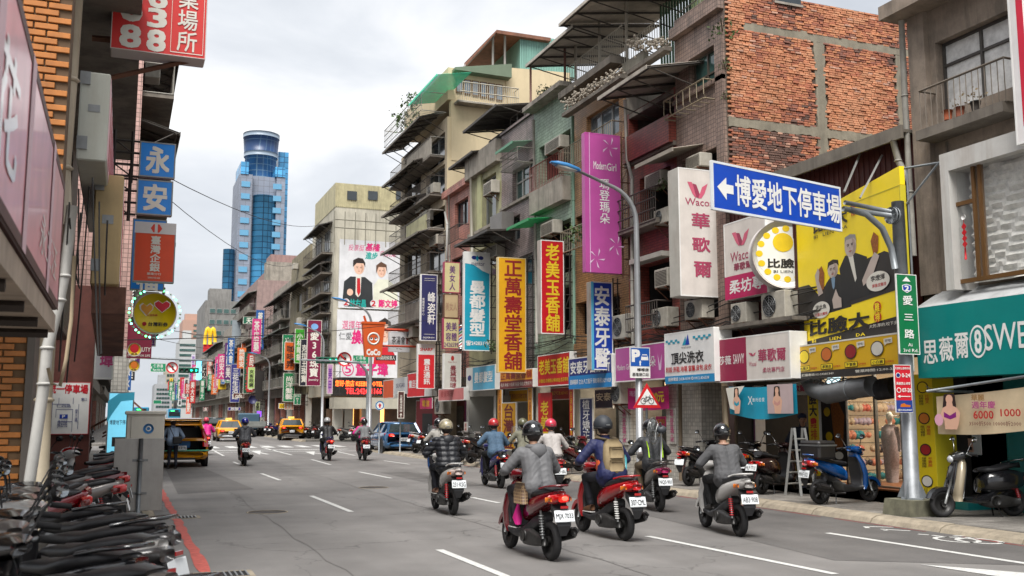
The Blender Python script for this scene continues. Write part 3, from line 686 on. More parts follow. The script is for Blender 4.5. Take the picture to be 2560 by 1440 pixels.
m=MB();w_=o.children[0].dimensions
a,b,c,d=rx(2291,742,2720,936,12.9)
q=MB();q.add([(12.9,a,d+.002),(12.9,b,d+.002),(XF-.02,b,d+.32),(XF-.02,a,d+.32)],[(0,1,2,3)]);q.add([(12.9,b,d+.002),(XF-.02,b,d+.002),(XF-.02,b,d+.32)],[(0,1,2)])
q.build('sign_hood',M((206,208,208),.5,var=.1,streak=.4),B0,world=True)
fsign('shop_sign','white and red vertical sign box cut off by the right edge of the photo',2528,-60,2566,362,flat((228,224,222)),[('r',.55,0,1,.9,flat((206,30,60)))],X=12.7,t=.5)
# banner below the teal sign
def banner(name,label,u0,v0,u1,v1,X,face,items,sag=.06,rot=.0,nseg=18,wav=.05,group=None):
    a,b,z0,z1=rx(u0,v0,u1,v1,X);W_,H_=b-a,z1-z0
    o=T(name,label,'banner',(X,(a+b)/2,z0),-PI/2,group)
    m=MB()
    for i in range(nseg):
        f0,f1=i/nseg,(i+1)/nseg
        P=lambda f,g: ((f-.5)*W_,wav*math.sin(f*9)*(1-g)*.6+.02,g*H_-sag*math.sin(f*PI)*(.3+.7*(1-g))+rot*(f-.5))
        m.add([P(f0,0),P(f1,0),P(f1,1),P(f0,1)],[(0,1,2,3)],0,True)
    m.build('cloth',face,o);deco(o,W_,H_,items,-.07)
    for s in (-1,1): m=MB();m.tube([(s*W_/2,.02,H_),(s*(W_/2+.35),.15,H_+.1)],.008,4);m.build('cord',CABLE,o)
    return o
SKP=flat((224,178,152));HAIR=flat((40,28,24));PURP=flat((130,30,120));TURQ=flat((20,150,180))
GOLDB=M((236,214,176),.7,var=.16,scale=1.3)
def figure_print(cx,top,s,hair=HAIR,skin=SKP,cloth=PURP,lie=False):
    """printed portrait as plain flat shapes: hair, face, neck, shoulders, clothing"""
    a=.42
    R=[('p',[(cx-.04*s,top+.03),(cx-.02*s,top-.0),(cx+.02*s,top),(cx+.042*s,top+.03),(cx+.05*s,top+.42),(cx+.03*s,top+.36),(cx-.03*s,top+.36),(cx-.055*s,top+.46)],hair,'printed_hair'),
         ('p',[(cx-.02*s,top+.22),(cx+.02*s,top+.22),(cx+.025*s,top+.33),(cx+.05*s,top+.37),(cx+.075*s,top+.5),(cx+.06*s,top+.8),(cx+.045*s,1.0),(cx-.04*s,1.0),(cx-.045*s,top+.7),(cx-.07*s,top+.55),(cx-.05*s,top+.37),(cx-.025*s,top+.33)],skin,'printed_body'),
         ('d',cx,top+.15,.026*s,.12,skin,'printed_face'),
         ('p',[(cx-.045*s,top+.48),(cx,top+.58),(cx+.045*s,top+.48),(cx+.045*s,top+.62),(cx,top+.68),(cx-.045*s,top+.62)],cloth,'printed_clothing')]
    return R
def face_marks(cx,cy,s,a,dk=flat((70,48,42)),sh=flat((206,160,136)),lp=flat((170,80,74))):
    """small printed features on a portrait: side shading, brows, eyes, nose, mouth (s: face half width, a: width/height of the sign)"""
    P=lambda *q: [(cx+x*s,cy+y*s*a) for x,y in q]
    return [('p',P((.35,-1.0),(.8,-.6),(.95,.1),(.7,.8),(.3,1.15),(.55,.3)),sh,'printed_shade')]+[('p',P((e-.22,-.22),(e+.22,-.28),(e+.22,-.18),(e-.22,-.12)),dk,'printed_brow') for e in (-.4,.4)]+[('p',P((e-.16,.0),(e,-.06),(e+.16,.0),(e,.06)),dk,'printed_eye') for e in (-.4,.4)]+[('p',P((-.05,.1),(.08,.35),(-.12,.4)),sh,'printed_nose'),('p',P((-.28,.62),(.28,.62),(.16,.76),(-.16,.76)),lp,'printed_mouth')]
banner('banner','gold lingerie sale banner with prices hung under the teal sign',2340,975,2640,1075,12.55,GOLDB,
       [('d',.055,.75,.04,.16,flat((226,170,190)))]+figure_print(.16,.06,1.25)+[('t','華麗',.36,.10,.47,.26,flat((150,110,60))),('t','週年慶',.36,.28,.56,.46,flat((176,60,130))),
        ('t','6000',.37,.52,.54,.72,flat((190,40,40))),('t','1000',.60,.48,.76,.66,flat((190,40,40))),('t','3500折500 10000折2000',.33,.78,.76,.90,flat((120,70,60)),.006),('d',.86,.25,.06,.2,flat((112,60,90))),('t','週年慶',.815,.15,.905,.33,GOLDB)],rot=.16)
m=MB();p0,p1=atX(2318,978,12.5),atX(2640,930,12.5);m.tube([p0,p1],.022,8);m.bar((12.5,p0.y,p0.z),(XF,p0.y,p0.z),.03);m.build('banner_pole',GALV,B0,world=True)
fsign('lingerie_poster','pale poster of a figure in black underwear on the teal wall',2393,1076,2452,1136,flat((206,208,206)),[('p',[(.35,.1),(.65,.1),(.7,.9),(.3,.9)],SKP),('r',.35,.18,.65,.34,BLACK),('r',.36,.68,.64,.82,BLACK)],X=XF+.87,t=.02,bw=0)
fsign('notice','stack of small white notices beside the dark shutter of the teal shop',2490,1070,2512,1128,flat((214,212,204)),[('r',.1,.3,.9,.32,BLACK),('r',.1,.62,.9,.64,BLACK)],X=XF+1.0,t=.02,bw=0)
# ---------------------------------------------------------------- R1: low building with maroon sheet cladding, and the brick party wall of R2 above it
MAROON=M((92,40,38),.55,.1,var=.18,scale=2,streak=.35)
zr=zt(2255,345)
B1=T('low_shop_building','low maroon sheet-clad building squeezed between the brick party wall and the stone building','building',(XF,17.1,0))
m=MB();zr2=zr+.1
m.add([(XF,14.02,3.35),(XF,20.1,3.35),(XF,20.1,zr),(XF,14.02,zr)],[(0,1,2,3)])
for i in range(40): y=14.05+i*.15;m.box(XF-.015,XF-.001,y,y+.05,5.6,zr-.02)
m.add([(XF,14.02,3.35),(XF+9,14.02,3.35),(XF+9,14.02,zr),(XF,14.02,zr)],[(0,1,2,3)]);m.build('wall',MAROON,B1,world=True)
m=MB();m.box(XF-.28,XF+9,14.0,20.1,zr,zr+.06);m.box(XF-.34,XF-.28,14.0,20.1,zr-.12,zr+.13);m.build('roof',M((140,132,120),.7,.1,var=.2,streak=.6),B1,world=True)
pipe(B1,[(XF-.3,14.25,zr-.1),(XF-.25,14.2,zr-.5),(XF-.1,14.1,zr-.9)],.06)
pipe(B1,[atX(2250,-20,XF-.15),atX(2262,240,XF-.15),atX(2275,480,XF-.15),atX(2284,640,XF-.15)],.055,PIPE,'downpipe')
m=MB()
for (u0,v0,u1,v1) in ((2150,385,2110,480),(2205,388,2150,495)): m.bar(atX(u0,v0,XF-.1),atX(u1,v1,12.5),.035)
m.build('stay_rod',ALU,B1,world=True)
# shops at street level of R1: dark ceiling, glazed lingerie shop, snack stall
XS=16.0
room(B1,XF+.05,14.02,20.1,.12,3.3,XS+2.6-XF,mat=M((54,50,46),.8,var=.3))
def ledpanel(B,X,a,b,c,d,mat,name): m=MB();m.box(X,X+.05,a,b,c,d);return m.build(name,mat,B,world=True)
# ---------------------------------------------------------------- R2: brown tiled building with brick party wall
YB=20.12
R2=building('brown_tiled_building','tall brown mosaic-tiled building whose bare orange brick party wall faces the camera',XF,YB,22.5,zt(1690,50),G_BROWN,
    [op(1722,128,1792,226,nc=2,nr=2,tr=.42,gm=GLASS_G,fm=M((110,102,92),.5,.2)),op(1706,385,1793,460,k='room',dp=1.0),op(1700,640,1795,800,k='room',dp=.6)],sidem=CONCD,depth=7.5,
    corn=[(zt(1750,60),.28,.18,G_BROWN),(zt(1745,235),.12,.1,G_BROWN)])
a,b,c,d=rx(1688,225,1790,290);railing(R2,XF,a,b,zt(1740,275),zt(1740,228),M((168,154,128),.6,.2),.28,.35,basket=True,r=.014)
m=MB();m.box(XF-.1,XF-.002,YB+.003,YB+.32,3.4,zt(1800,60));m.build('pilaster',G_BROWN,R2,world=True)
railing(R2,XF+.1,YB,22.5,zt(1745,60)+.25,zt(1745,60)+.75,M((150,150,140),.5),.5)
m=MB();
for i in range(14): m.box(XF+.5+i*.0,XF+.52,YB+.1+i*.16,YB+.2+i*.16,zt(1745,60),zt(1745,60)+2.2)
m.build('corrugated_screen',M((178,196,140),.6,var=.3,scale=3),R2,world=True)
def brick_mat(i,c):
    return M(c,.85,var=.22,scale=5,bump=.3,streak=.25 if i % 3 else .4,k=.95,grain=.12)
BRM=[brick_mat(i,c) for i,c in enumerate([(196,132,98),(180,114,86),(208,148,112),(160,102,82),(140,96,82),(196,152,130),(202,138,100),(112,86,76)])]
MORT=M((116,102,90),.95,var=.3,scale=6,bump=.4,k=.7)
XB0,XB1=XF+.02,XF+7.5
ztopb=R2.children[0].bound_box[1][2] if False else zt(1690,50)
m=MB();m.add([(XF+.006,YB-.004,3.4),(XB1,YB-.004,3.4),(XB1,YB-.004,ztopb),(XF+.006,YB-.004,ztopb)],[(0,1,2,3)]);m.build('mortar_bed',MORT,R2,world=True)
# concrete beams and columns found in the photo
bm=MB();CB=M((158,150,132),.9,var=.2,scale=3,streak=.45,bump=.4,grain=.2)
def beam(u0,v0,u1,v1,dz=0.0):
    a,b,c,d=ry(u0,v0,u1,v1,YB);return a,b,c,d
zB1t,zB1b=atY(1900,63,YB).z,atY(1900,84,YB).z
zB2t,zB2b=atY(1900,302,YB).z,atY(1900,325,YB).z
xc0,xc1=atY(2038,250,YB).x,atY(2062,250,YB).x
xe0,xe1=atY(2240,250,YB).x,atY(2262,250,YB).x
xs0=atY(1856,60,YB).x
BEAMS=[(xs0,XB1,zB1b,zB1t),(XB0,XB1,zB2b,zB2t),(xc0,xc1,5.0,zB1b),(xe0,xe1,5.0,zB1b)]
for i,(x0,x1,z0_,z1_) in enumerate(BEAMS):
    q=MB();nseg=max(2,int(max(x1-x0,z1_-z0_)/.12));rr=random.Random(i)
    hz=(x1-x0) > (z1_-z0_)
    pts0,pts1=[],[]
    for k in range(nseg+1):
        f=k/nseg;j0,j1=rr.uniform(-.03,.02),rr.uniform(-.02,.03)
        if hz: pts0.append((x0+(x1-x0)*f,z0_+j0));pts1.append((x0+(x1-x0)*f,z1_+j1))
        else: pts0.append((x0+j0,z0_+(z1_-z0_)*f));pts1.append((x1+j1,z0_+(z1_-z0_)*f))
    yo=YB-.045-i*.004
    for k in range(nseg):
        q.add([(pts0[k][0],yo,pts0[k][1]),(pts0[k+1][0],yo,pts0[k+1][1]),(pts1[k+1][0],yo,pts1[k+1][1]),(pts1[k][0],yo,pts1[k][1])],[(0,1,2,3)])
        for P in (pts0,pts1): q.add([(P[k][0],yo,P[k][1]),(P[k+1][0],yo,P[k+1][1]),(P[k+1][0],YB,P[k+1][1]),(P[k][0],YB,P[k][1])],[(0,1,2,3)])
    q.build('concrete_beam' if hz else 'concrete_column',CB,R2,world=True)
rb=random.Random(11);bw_,bh_=.178,.050;cw,chh=.19,.0605
bmeshes=[]
for k in range(len(BRM)):
    q=MB();q.bbox(-bw_/2,bw_/2,-.05,0,-bh_/2,bh_/2,.006);bmeshes.append(q.mesh('brick',BRM[k]))
rest=MB();count=0;z=5.05;row=0;cand=[]
while z < ztopb-.05:
    x=XB0+(.5*cw if row % 2 else 0)+rb.uniform(-.01,.01)
    while x < XB1-.1:
        w=bw_*rb.choice((1,1,1,.98,.5,.75));cx=x+w/2
        if not any(b0-.02 < cx < b1+.02 and b2 < z < b3 for b0,b1,b2,b3 in BEAMS):
            if not (z < zr+.25 and cx > XF+.0 and z < zr+.1):
                nz=noise.noise(Vector((cx*.55,z*.55,3)))+.3*noise.noise(Vector((cx*2.1,z*2.1,7)))
                low=(z < zB2b) or (cx < XF+1.0)
                t_=nz+(.12 if low else -.06)+rb.uniform(-.28,.28)
                k=2 if t_ <-.33 else 0 if t_ <-.16 else 6 if t_ < 0 else 1 if t_ < .16 else 3 if t_ < .3 else 4 if t_ < .42 else 7
                if rb.random() < .05: k=5
                cand.append((cx,z+rb.uniform(-.004,.004),w,k,rb.uniform(-.014,.016),rb.uniform(-.02,.02)))
        x += w+.013+rb.uniform(0,.006)
    z += chh;row += 1
cand.sort(key=lambda c: (c[0]-XF)+abs(c[1]-9.2)*.6)
R2inv=wm(R2).inverted()
for i,(cx,cz,w,k,dy,tl) in enumerate(cand):
    if i < 298:
        o=bpy.data.objects.new('brick',bmeshes[k]);COL.objects.link(o);o.parent=R2;o.location=R2inv @ Vector((cx,YB-.006+dy,cz));o.rotation_euler=(0,tl,0);o.scale=(w/bw_,1,1)
    else:
        rest.bbox(cx-w/2,cx+w/2,YB-.056+dy,YB-.006+dy,cz-bh_/2,cz+bh_/2,.006,k)
o=rest.build('bricks',BRM,R2,world=True);o['kind']='stuff'
# small ferns rooted at the corner and on top
for i,(u,v,r_) in enumerate(((1806,75,.34),(1812,165,.2),(1640+175,240,.14))):
    p=atY(u,v,YB-.06);plant_tuft('wall_fern',['green fern rooted high at the corner of the brick party wall','small fern tuft on the brick corner below the large fern','tiny weed growing low on the brick corner'][i],(p.x,p.y,p.z),r_,70,LEAF,i,droop=1.0,cat='fern')
# window at the very top of the party wall
window(R2,0,0,0,0,0) if False else None
q=MB();a,b,c,d=ry(1938,-60,2000,8,YB-.06);q.box(a,b,YB-.08,YB-.055,c,d);q.build('window',GLASS_D,R2,world=True)
q=MB();q.box(a-.05,b+.05,YB-.1,YB-.08,c-.06,c);q.build('sill',CONC,R2,world=True)
# ---------------------------------------------------------------- R3: red tiled building with veranda
RAILD=M((96,88,82),.6,.3)
def yb2(u0,u1,v=600): return min(yt(u0,v),yt(u1,v)),max(yt(u0,v),yt(u1,v))
R3=building('red_tiled_building','narrow red tiled building with a roofed open veranda at the top',XF,22.5,25.3,zt(1640,245),G_RED,
    [op(1572,250,1686,355,k='room',dp=2.4,win=True,mat=M((96,86,78),.9,streak=.4)),op(1600,430,1678,560,k='room',dp=.9,win=True),op(1600,655,1680,800,k='room',dp=.8,win=True)],
    corn=[(zt(1630,392),.12,.1,CONCD)])
slab(R3,1572,318,1690,385,.22,G_RED,'parapet')
canopy_px(R3,1494,246,1618,12.0,2.3,.5,mat=M((176,168,156),.7,.1,var=.2,streak=.4,k=.95))
pipe(R3,[atX(1562,250,13.3),atX(1568,400,13.3),atX(1580,445,13.25),atX(1580,700,13.25),atX(1582,860,13.25)],.05)
a,b,c,d=rx(1568,490,1680,570);railing(R3,XF,a,b,c,d,RAILD,.12,.5,rails=4)
a,b,c,d=rx(1600,760,1680,825);railing(R3,XF,a,b,c,d,RAILD,.12,.45,rails=3)
slab(R3,1600,640,1682,652,.35,M((190,186,176),.7),'hood');slab(R3,1568,566,1682,578,.5,CONCD)
ac_px('white box air conditioner on the red tiled building under its parapet',1612,432,1664,468,kind=1)
ac_px('white air conditioner behind the red building balcony rail',1637,522,1680,560)
ac_px('air conditioner box left of the white vertical sign on the red building',1638,672,1680,718,kind=1)
ac_px('white compressor behind the lower balcony rail of the red building',1630,770,1680,818)
# ---------------------------------------------------------------- R4: tan tiled building with roof terrace
R4=building('tan_tiled_building','tan tiled building with a railed roof terrace under a big sheet canopy',XF,25.3,29.1,zt(1565,165),G_TAN,
    [op(1466,268,1548,352,nc=3,nr=1,gm=M((110,122,130),.1,var=.3,coat=.5)),op(1440,520,1548,640,k='room',dp=1.0,win=True),op(1440,745,1550,830,k='room',dp=1.0,win=True)],
    corn=[(zt(1500,205),.22,.5,CONCD)])
yA,yB=yt(1668,130),yt(1410,170)
railing(R4,XF-.1,25.3,29.2,zt(1565,160),zt(1565,62),M((186,178,160),.6),.13)
m=MB();m.box(XF-.12,XF+.05,24.0,25.3,zt(1640,168),zt(1640,110));m.build('planter',M((170,164,148),.8,var=.2,streak=.6),R4,world=True)
railing(R4,XF-.1,23.1,25.3,zt(1640,112),zt(1640,60),M((186,178,160),.6),.13)
canopy_px(R4,1397,62,1650,12.3,3.4,.55,mat=M((196,186,172),.7,.1,var=.2,streak=.3,k=.95))
for y in (25.4,27.2,29.0):
    m=MB();m.tube([(XF+.1,y,zt(1565,165)),(XF+.1,y,zt(1565,-20)+.3)],.05,8);m.build('post',M((176,166,150),.7),R4,world=True)
m=MB();
for i in range(18): m.box(XF+1.6,XF+1.62,23.0+i*.17,23.11+i*.17,zt(1565,165),zt(1565,165)+3.0)
m.build('corrugated_screen',M((110,150,120),.6),R4,world=True)
railing(R4,XF,yt(1560,355),yt(1425,400),zt(1490,400),zt(1490,345),M((150,140,120),.6),.13,.4)
a,b,c,d=rx(1430,560,1550,615);railing(R4,XF,a,b,c,d,M((150,140,120),.6),.13,.4)
WHF=M((206,194,176),.8,var=.25,scale=20)
def vine(u0,v0,u1,v1,lab,n=40,X=13.0):
    p0,p1=atX(u0,v0,X),atX(u1,v1,X);o=T('flower_trough',lab,'flowers',p1);m=MB();rr=random.Random(u0)
    for i in range(n*5):
        f=rr.random();p=p0.lerp(p1,f)+Vector((rr.uniform(-.15,.12),0,rr.gauss(0,.1)))-p1
        m.ell(p,(.045,.045,.04),5,3)
    m.build('blossom',WHF,o);m=MB();m.box(-.12,.12,min(0,(p0-p1).y),max(0,(p0-p1).y),-.2,-.08)
    m.build('trough',CONCD,o)
vine(1412,262,1560,178,'line of pale dried flowers on the ledge of the tan tiled building',46)
vine(1572,112,1670,108,'pale flowers spilling over the planter of the roof terrace',26,XF-.25)
# ---------------------------------------------------------------- R5 green, R6 grey, R7 olive, R8 pink
R5=building('green_tiled_building','pale green tiled building with concrete balcony panels',XF,29.1,32.4,zt(1380,248),G_GREEN,
    [op(1348,345,1427,440,k='room',dp=1.2,win=True),op(1352,560,1428,690,k='room',dp=1.0,win=True),op(1352,720,1428,830,k='room',dp=1.0,win=True)],corn=[(zt(1380,252),.16,.45,CONC)])
slab(R5,1342,462,1427,520,.3,CONC);a,b,c,d=rx(1342,400,1427,462);railing(R5,XF-.28,a,b,c,d,M((140,62,52),.7),.13)
canopy_px(R5,1314,164,1432,12.6,3.2,.5,mat=M((190,182,170),.7,.1,var=.2,streak=.3,k=.95))
m=MB();m.tube([(XF-.2,32.2,zt(1380,248)),(XF-.2,32.2,zt(1380,120))],.045,8);m.tube([(XF-.2,29.2,zt(1380,248)),(XF-.2,29.2,zt(1380,120))],.045,8);m.build('post',M((110,74,60),.7),R5,world=True)
pipe(R5,[atX(1334,300,13.35),atX(1337,500,13.35),atX(1340,700,13.35),atX(1342,860,13.35)],.05)
pipe(R4,[atX(1432,290,13.3),atX(1434,500,13.3),atX(1436,860,13.3)],.05,M((116,150,130),.7))
ac_px('boxy air conditioner under the little roof on the green tiled building',1362,348,1410,378,kind=1)
ac_px('air conditioner under the bright green awning above the red temple sign',1352,555,1392,588,kind=1)
canopy(R5,*[min(yt(1325,560),yt(1382,560)),max(yt(1325,560),yt(1382,560))],zt(1355,556),out=.9,drop=.1,mat=M((30,170,96),.4,alpha=.85),rafters=False)
R6=building('grey_tiled_building','grey brick-tiled building with a white framed window and roof parapet',XF,32.4,35.7,zt(1300,305),G_GREY,
    [op(1281,412,1332,500,nc=3,nr=2,tr=.62,fm=M((196,192,184),.5),gm=GLASS_G),op(1278,640,1332,720,nc=2,k='w'),op(1278,540,1300,600,nc=1)],corn=[(zt(1300,505),.1,.1,CONC),(zt(1300,308),.1,.08,G_GREY)])
a,b,c,d=rx(1288,385,1332,420);railing(R6,XF,a,b,c,d,M((150,146,136),.5),.14,.6,rails=4,basket=True)
canopy(R6,a,b,d+.3,out=.8,drop=.12,mat=M((110,176,140),.4,alpha=.8),rafters=False)
m=MB();m.box(XF-.5,XF-.002,yt(1285,560),yt(1255,560),zt(1270,600),zt(1270,538));m.build('duct',M((150,146,142),.5,.4),R6,world=True)
canopy(R6,yt(1300,600),yt(1212,600),zt(1260,590),out=1.3,drop=.12,mat=M((96,92,88),.6,.2),name='awning')
railing(R6,XF+.3,32.6,35.5,zt(1300,300),zt(1300,262),M((96,92,88),.6),.6)
R7=building('olive_building','olive plastered building with grey concrete parapet and sheet roof',XF,35.7,39.5,zt(1215,420),G_OLIVE,
    [op(1207,440,1240,565,nc=1,nr=1,k='w',gm=GLASS_D),op(1180,620,1240,700,nc=2)],corn=[(zt(1220,425),.9,.25,CONC),(zt(1215,575),.12,.12,CONC)])
m=MB();m.box(XF-.06,XF-.002,yt(1205,500),yt(1196,500),zt(1200,575),zt(1200,435));m.build('pilaster',M((206,206,158),.7,var=.1),R7,world=True)
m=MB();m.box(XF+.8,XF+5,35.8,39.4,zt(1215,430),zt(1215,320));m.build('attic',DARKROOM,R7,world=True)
canopy_px(R7,1157,330,1240,12.8,3.0,.5,mat=M((92,88,84),.7,.1,var=.25,streak=.5))
ac_px('white box air conditioner on the olive building under its parapet',1210,455,1236,486,kind=1)
ac_px('white box air conditioner above the teal hair salon sign',1216,615,1250,645,kind=1)
pipe(R7,[atX(1176,400,13.3),atX(1180,600,13.3),atX(1184,860,13.3)],.06,M((206,200,186),.6))
R8=building('pink_tiled_building','pink tiled building with a dark framed window and rusty balcony',XF,39.5,42.8,zt(1150,470),G_PINK,
    [op(1137,500,1170,565,nc=2,fm=M((40,36,36),.5)),op(1130,640,1172,720,nc=2,fm=M((40,36,36),.5))],corn=[(zt(1150,478),.3,.25,G_PINK)])
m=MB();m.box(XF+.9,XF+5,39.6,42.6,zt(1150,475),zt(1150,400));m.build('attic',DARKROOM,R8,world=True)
canopy_px(R8,1121,422,1180,13.0,2.6,.5,mat=M((100,96,92),.7,.1,var=.25,streak=.5))
a,b,c,d=rx(1120,575,1172,612);railing(R8,XF,a,b,c,d,RAILD,.13,.45,rails=2)
pipe(R8,[atX(1122,480,13.3),atX(1124,640,13.3),atX(1126,760,13.3)],.05)
# ---------------------------------------------------------------- R9: cream six-storey corner building
zc=atY(1130,190,42.8).z
ops9=[]
for (v0,v1) in ((352,420),(430,500),(530,590),(615,690),(735,800)):
    for (u0,u1) in ((1012,1052),(1066,1112)): ops9.append(op(u0,v0+(1100-u1)*.25,u1,v1+(1100-u1)*.25,k='w' if (u0+v0) % 3 else 'room',nc=2,dp=1.0))
R9=building('cream_apartment_building','tall cream apartment block with a plain cream side wall and caged balconies',XF,42.8,51.0,zt(1125,285),G_CREAM,ops9,sidem=CREAMW,depth=14)
for i,v in enumerate((430,520,600,700,800)):
    z=zt(1060,v);m=MB();m.box(XF-.7,XF-.002,43.2,50.8,z-.1,z);m.build('balcony',CONCD,R9,world=True)
    m=MB()
    if i % 2 == 0: m.box(XF-.7,XF-.62,43.2+i*.3,47.2,z,z+.75);m.build('parapet',[CONC,G_OLIVE,CONCD][i // 2],R9,world=True)
    railing(R9,XF,43.2,50.6,z,z+.85,RAILD if i % 2 else M((176,172,164),.5),.2,.68,rails=3)
    canopy(R9,43.4+(i % 3),50.4,z+2.2,out=1.2,drop=.4,mat=M((140,132,120),.7,.1,var=.3,streak=.4))
for i,(u,v) in enumerate(((1068,462),(1040,505),(1050,530),(1020,560),(1030,590),(1075,590),(1018,700),(1040,790),(1015,820),(1070,690))):
    ac_px('old box air conditioner number stacked' if False else ['top','second','third','fourth','fifth','balcony-side','rusty','low','lowest','middle'][i]+' air conditioner on the caged front of the cream apartment block',u,v,u+22,v+24,kind=i % 2,group='air conditioners on the cream block')
pipe(R9,[atX(1112,530,12.9),atX(1118,560,12.9),atX(1117,650,12.9),atX(1105,680,12.9)],.05,M((206,206,200),.5))
# top floor: green plastic awning, glazed attic room on the side wall, mint roof shed
z6=zt(1080,285);ya,yb9=43.0,49.5
canopy_px(R9,1022,262,1092,12.2,1.6,.3,mat=M((20,206,160),.35,var=.1,alpha=.8,k=1.25),rafters=False)
railing(R9,XF,43.0,50.0,z6-.6,z6+.3,M((186,184,176),.5),.25,1.2,rails=4,basket=True)
plant_tuft('potted_greenery','green plants hanging through the cage under the green plastic awning',(XF-1.0,46.5,z6-.3),.8,120,LEAF,4,droop=.4)
q=MB();yw=42.8;z7,z8=atY(1200,290,yw).z,atY(1200,178,yw).z
q.box(XF+.02,XF+4.6,yw+.02,50.5,z6-.01,z8);q.build('attic',CREAMW,R9,world=True)
for i in range(6):
    a,b,c,d=ry(1140+i*20,196+i*3,1157+i*20,232+i*4,yw-.02);q=MB();q.box(a,b,yw-.04,yw+.0,c,d);w_=q.build('window',BRZ,R9,world=True)
    q=MB();q.box(a+.04,b-.04,yw-.048,yw-.041,c+.05,d-.05);q.build('pane',M((150,165,178),.08,var=.3,coat=.5),w_,world=True)
q=MB();a,b,c,d=ry(1135,222,1285,268,yw)
for z in (c,c+(d-c)*.5,d): q.bar((a,yw-.6,z),(b,yw-.6,z),.04)
for i in range(30): x=a+(b-a)*i/29;q.bar((x,yw-.6,c),(x,yw-.6,d),.018)
for x in (a,b): q.bar((x,yw-.6,d),(x,yw,d),.04);q.bar((x,yw-.6,c),(x,yw,c),.04)
q.build('railing',M((206,198,180),.6),R9,world=True)
q=MB();q.box(a,b,yw-.65,yw-.03,c-.08,c);q.build('balcony',CONC,R9,world=True)
q=MB();q.prism([(atY(1130,182,yw).x,atY(1130,182,yw).z),(atY(1270,190,yw).x,atY(1270,202,yw).z),(atY(1270,168,yw).x,atY(1270,168,yw).z),(atY(1130,176,yw).x,atY(1130,176,yw).z)],yw-.5,yw+.0);q.build('fascia',M((120,136,112),.6),R9,world=True)
# cream stepped side wall rising to the right, over the neighbours
q=MB();pts=[(1128,400),(1128,250),(1270,262),(1262,168),(1425,182),(1425,330),(1335,420)]
P=[atY(u,v,yw-.03) for u,v in pts];q.prism([(p.x,p.z) for p in P],yw-.03,yw+.3);q.build('gable_wall',CREAMW,R9,world=True)
# mint shed on the roof of the cream block
MINT=M((150,200,186),.5,var=.08,streak=.25)
sh=T('roof_shed','mint corrugated roof shed with an open lean-to on top of the cream block','shed',atY(1300,172,43.4))
q=MB();a,b,c,d=ry(1300,95,1440,185,43.4)
for i in range(34): x=a+(b-a)*i/34;q.box(x,x+(b-a)/34*.6,43.38,43.42,c,d)
q.box(a,b,43.42,47,c,d);q.build('wall',MINT,sh,world=True)
q=MB();A,Bq,Cq=atY(1164,165,43.2),atY(1240,82,43.2),atY(1375,90,43.2)
q.add([(A.x,43.2,A.z),(Bq.x,43.2,Bq.z),(Bq.x,48,Bq.z),(A.x,48,A.z)],[(0,1,2,3)]);q.box(Bq.x,Cq.x,43.1,48,Bq.z-.05,Bq.z+.12)
q.prism([(A.x,A.z),(Bq.x,Bq.z),(Bq.x,Bq.z+.12),(A.x,A.z+.12)],43.1,43.2);q.build('roof',M((150,100,76),.7,var=.35,scale=2,streak=.3),sh,world=True)
q=MB()
for u in (1232,1262): p=atY(u,172,43.3);q.tube([(p.x,43.3,p.z-.6),(p.x,43.3,atY(u,90,43.3).z)],.06,6)
for y in (43.3,45,47): q.bar((A.x,y,A.z-.02),(Bq.x,y,Bq.z-.04),.06);q.bar((A.x,y,A.z-.02),(Bq.x+.3,y,A.z-.02),.06)
q.build('post',M((150,146,140),.6),sh,world=True)
q=MB();q.box(A.x+.6,Bq.x+3,43.35,47.5,z8-.1,A.z-.1) ;q.build('base_wall',CREAMW,sh,world=True)
# ---------------------------------------------------------------- signs of the right-hand block
CHK=flat((240,205,20),.85);YEL=flat((236,172,14),.8);INK=flat((30,26,24));MAG=flat((190,30,92));WAC=flat((222,214,206));WACP=flat((176,70,100))
PINKS=M((206,92,172),.35,var=.1,streak=.12,scale=.8);BLUE=flat((14,60,168));BLUED=flat((20,40,120));NAVY=flat((42,44,96));CYAN=flat((20,156,184));CYANL=flat((90,180,215))
REDS=flat((192,14,28));REDL=flat((214,34,44));GREENS=M((18,122,72),.35,var=.05,k=.8);LITE=flat((226,222,210));MAROONL=flat((150,30,70));GOLD=flat((236,200,40),.85);ORNG=flat((222,96,36))
PNK=flat((200,70,130));LAV=flat((226,196,222));TAN=flat((212,200,150));PUR=flat((96,40,120))
def wlogo(cx,cy,s,asp,A=flat((214,100,126)),Bm=flat((160,60,90))):
    """two folded petals forming a W"""
    P=lambda pts: [(cx+x*s,cy+y*s*asp) for x,y in pts]
    return [('p',P([(-.5,-.42),(-.28,-.42),(-.02,.28),(-.1,.42),(-.26,.2)]),A,'emblem'),('p',P([(-.24,-.36),(-.06,-.3),(.1,.2),(.04,.42),(-.08,.36)]),Bm,'emblem'),('p',P([(.02,.42),(.22,-.2),(.5,-.42),(.34,.12),(.18,.4)]),A,'emblem')]
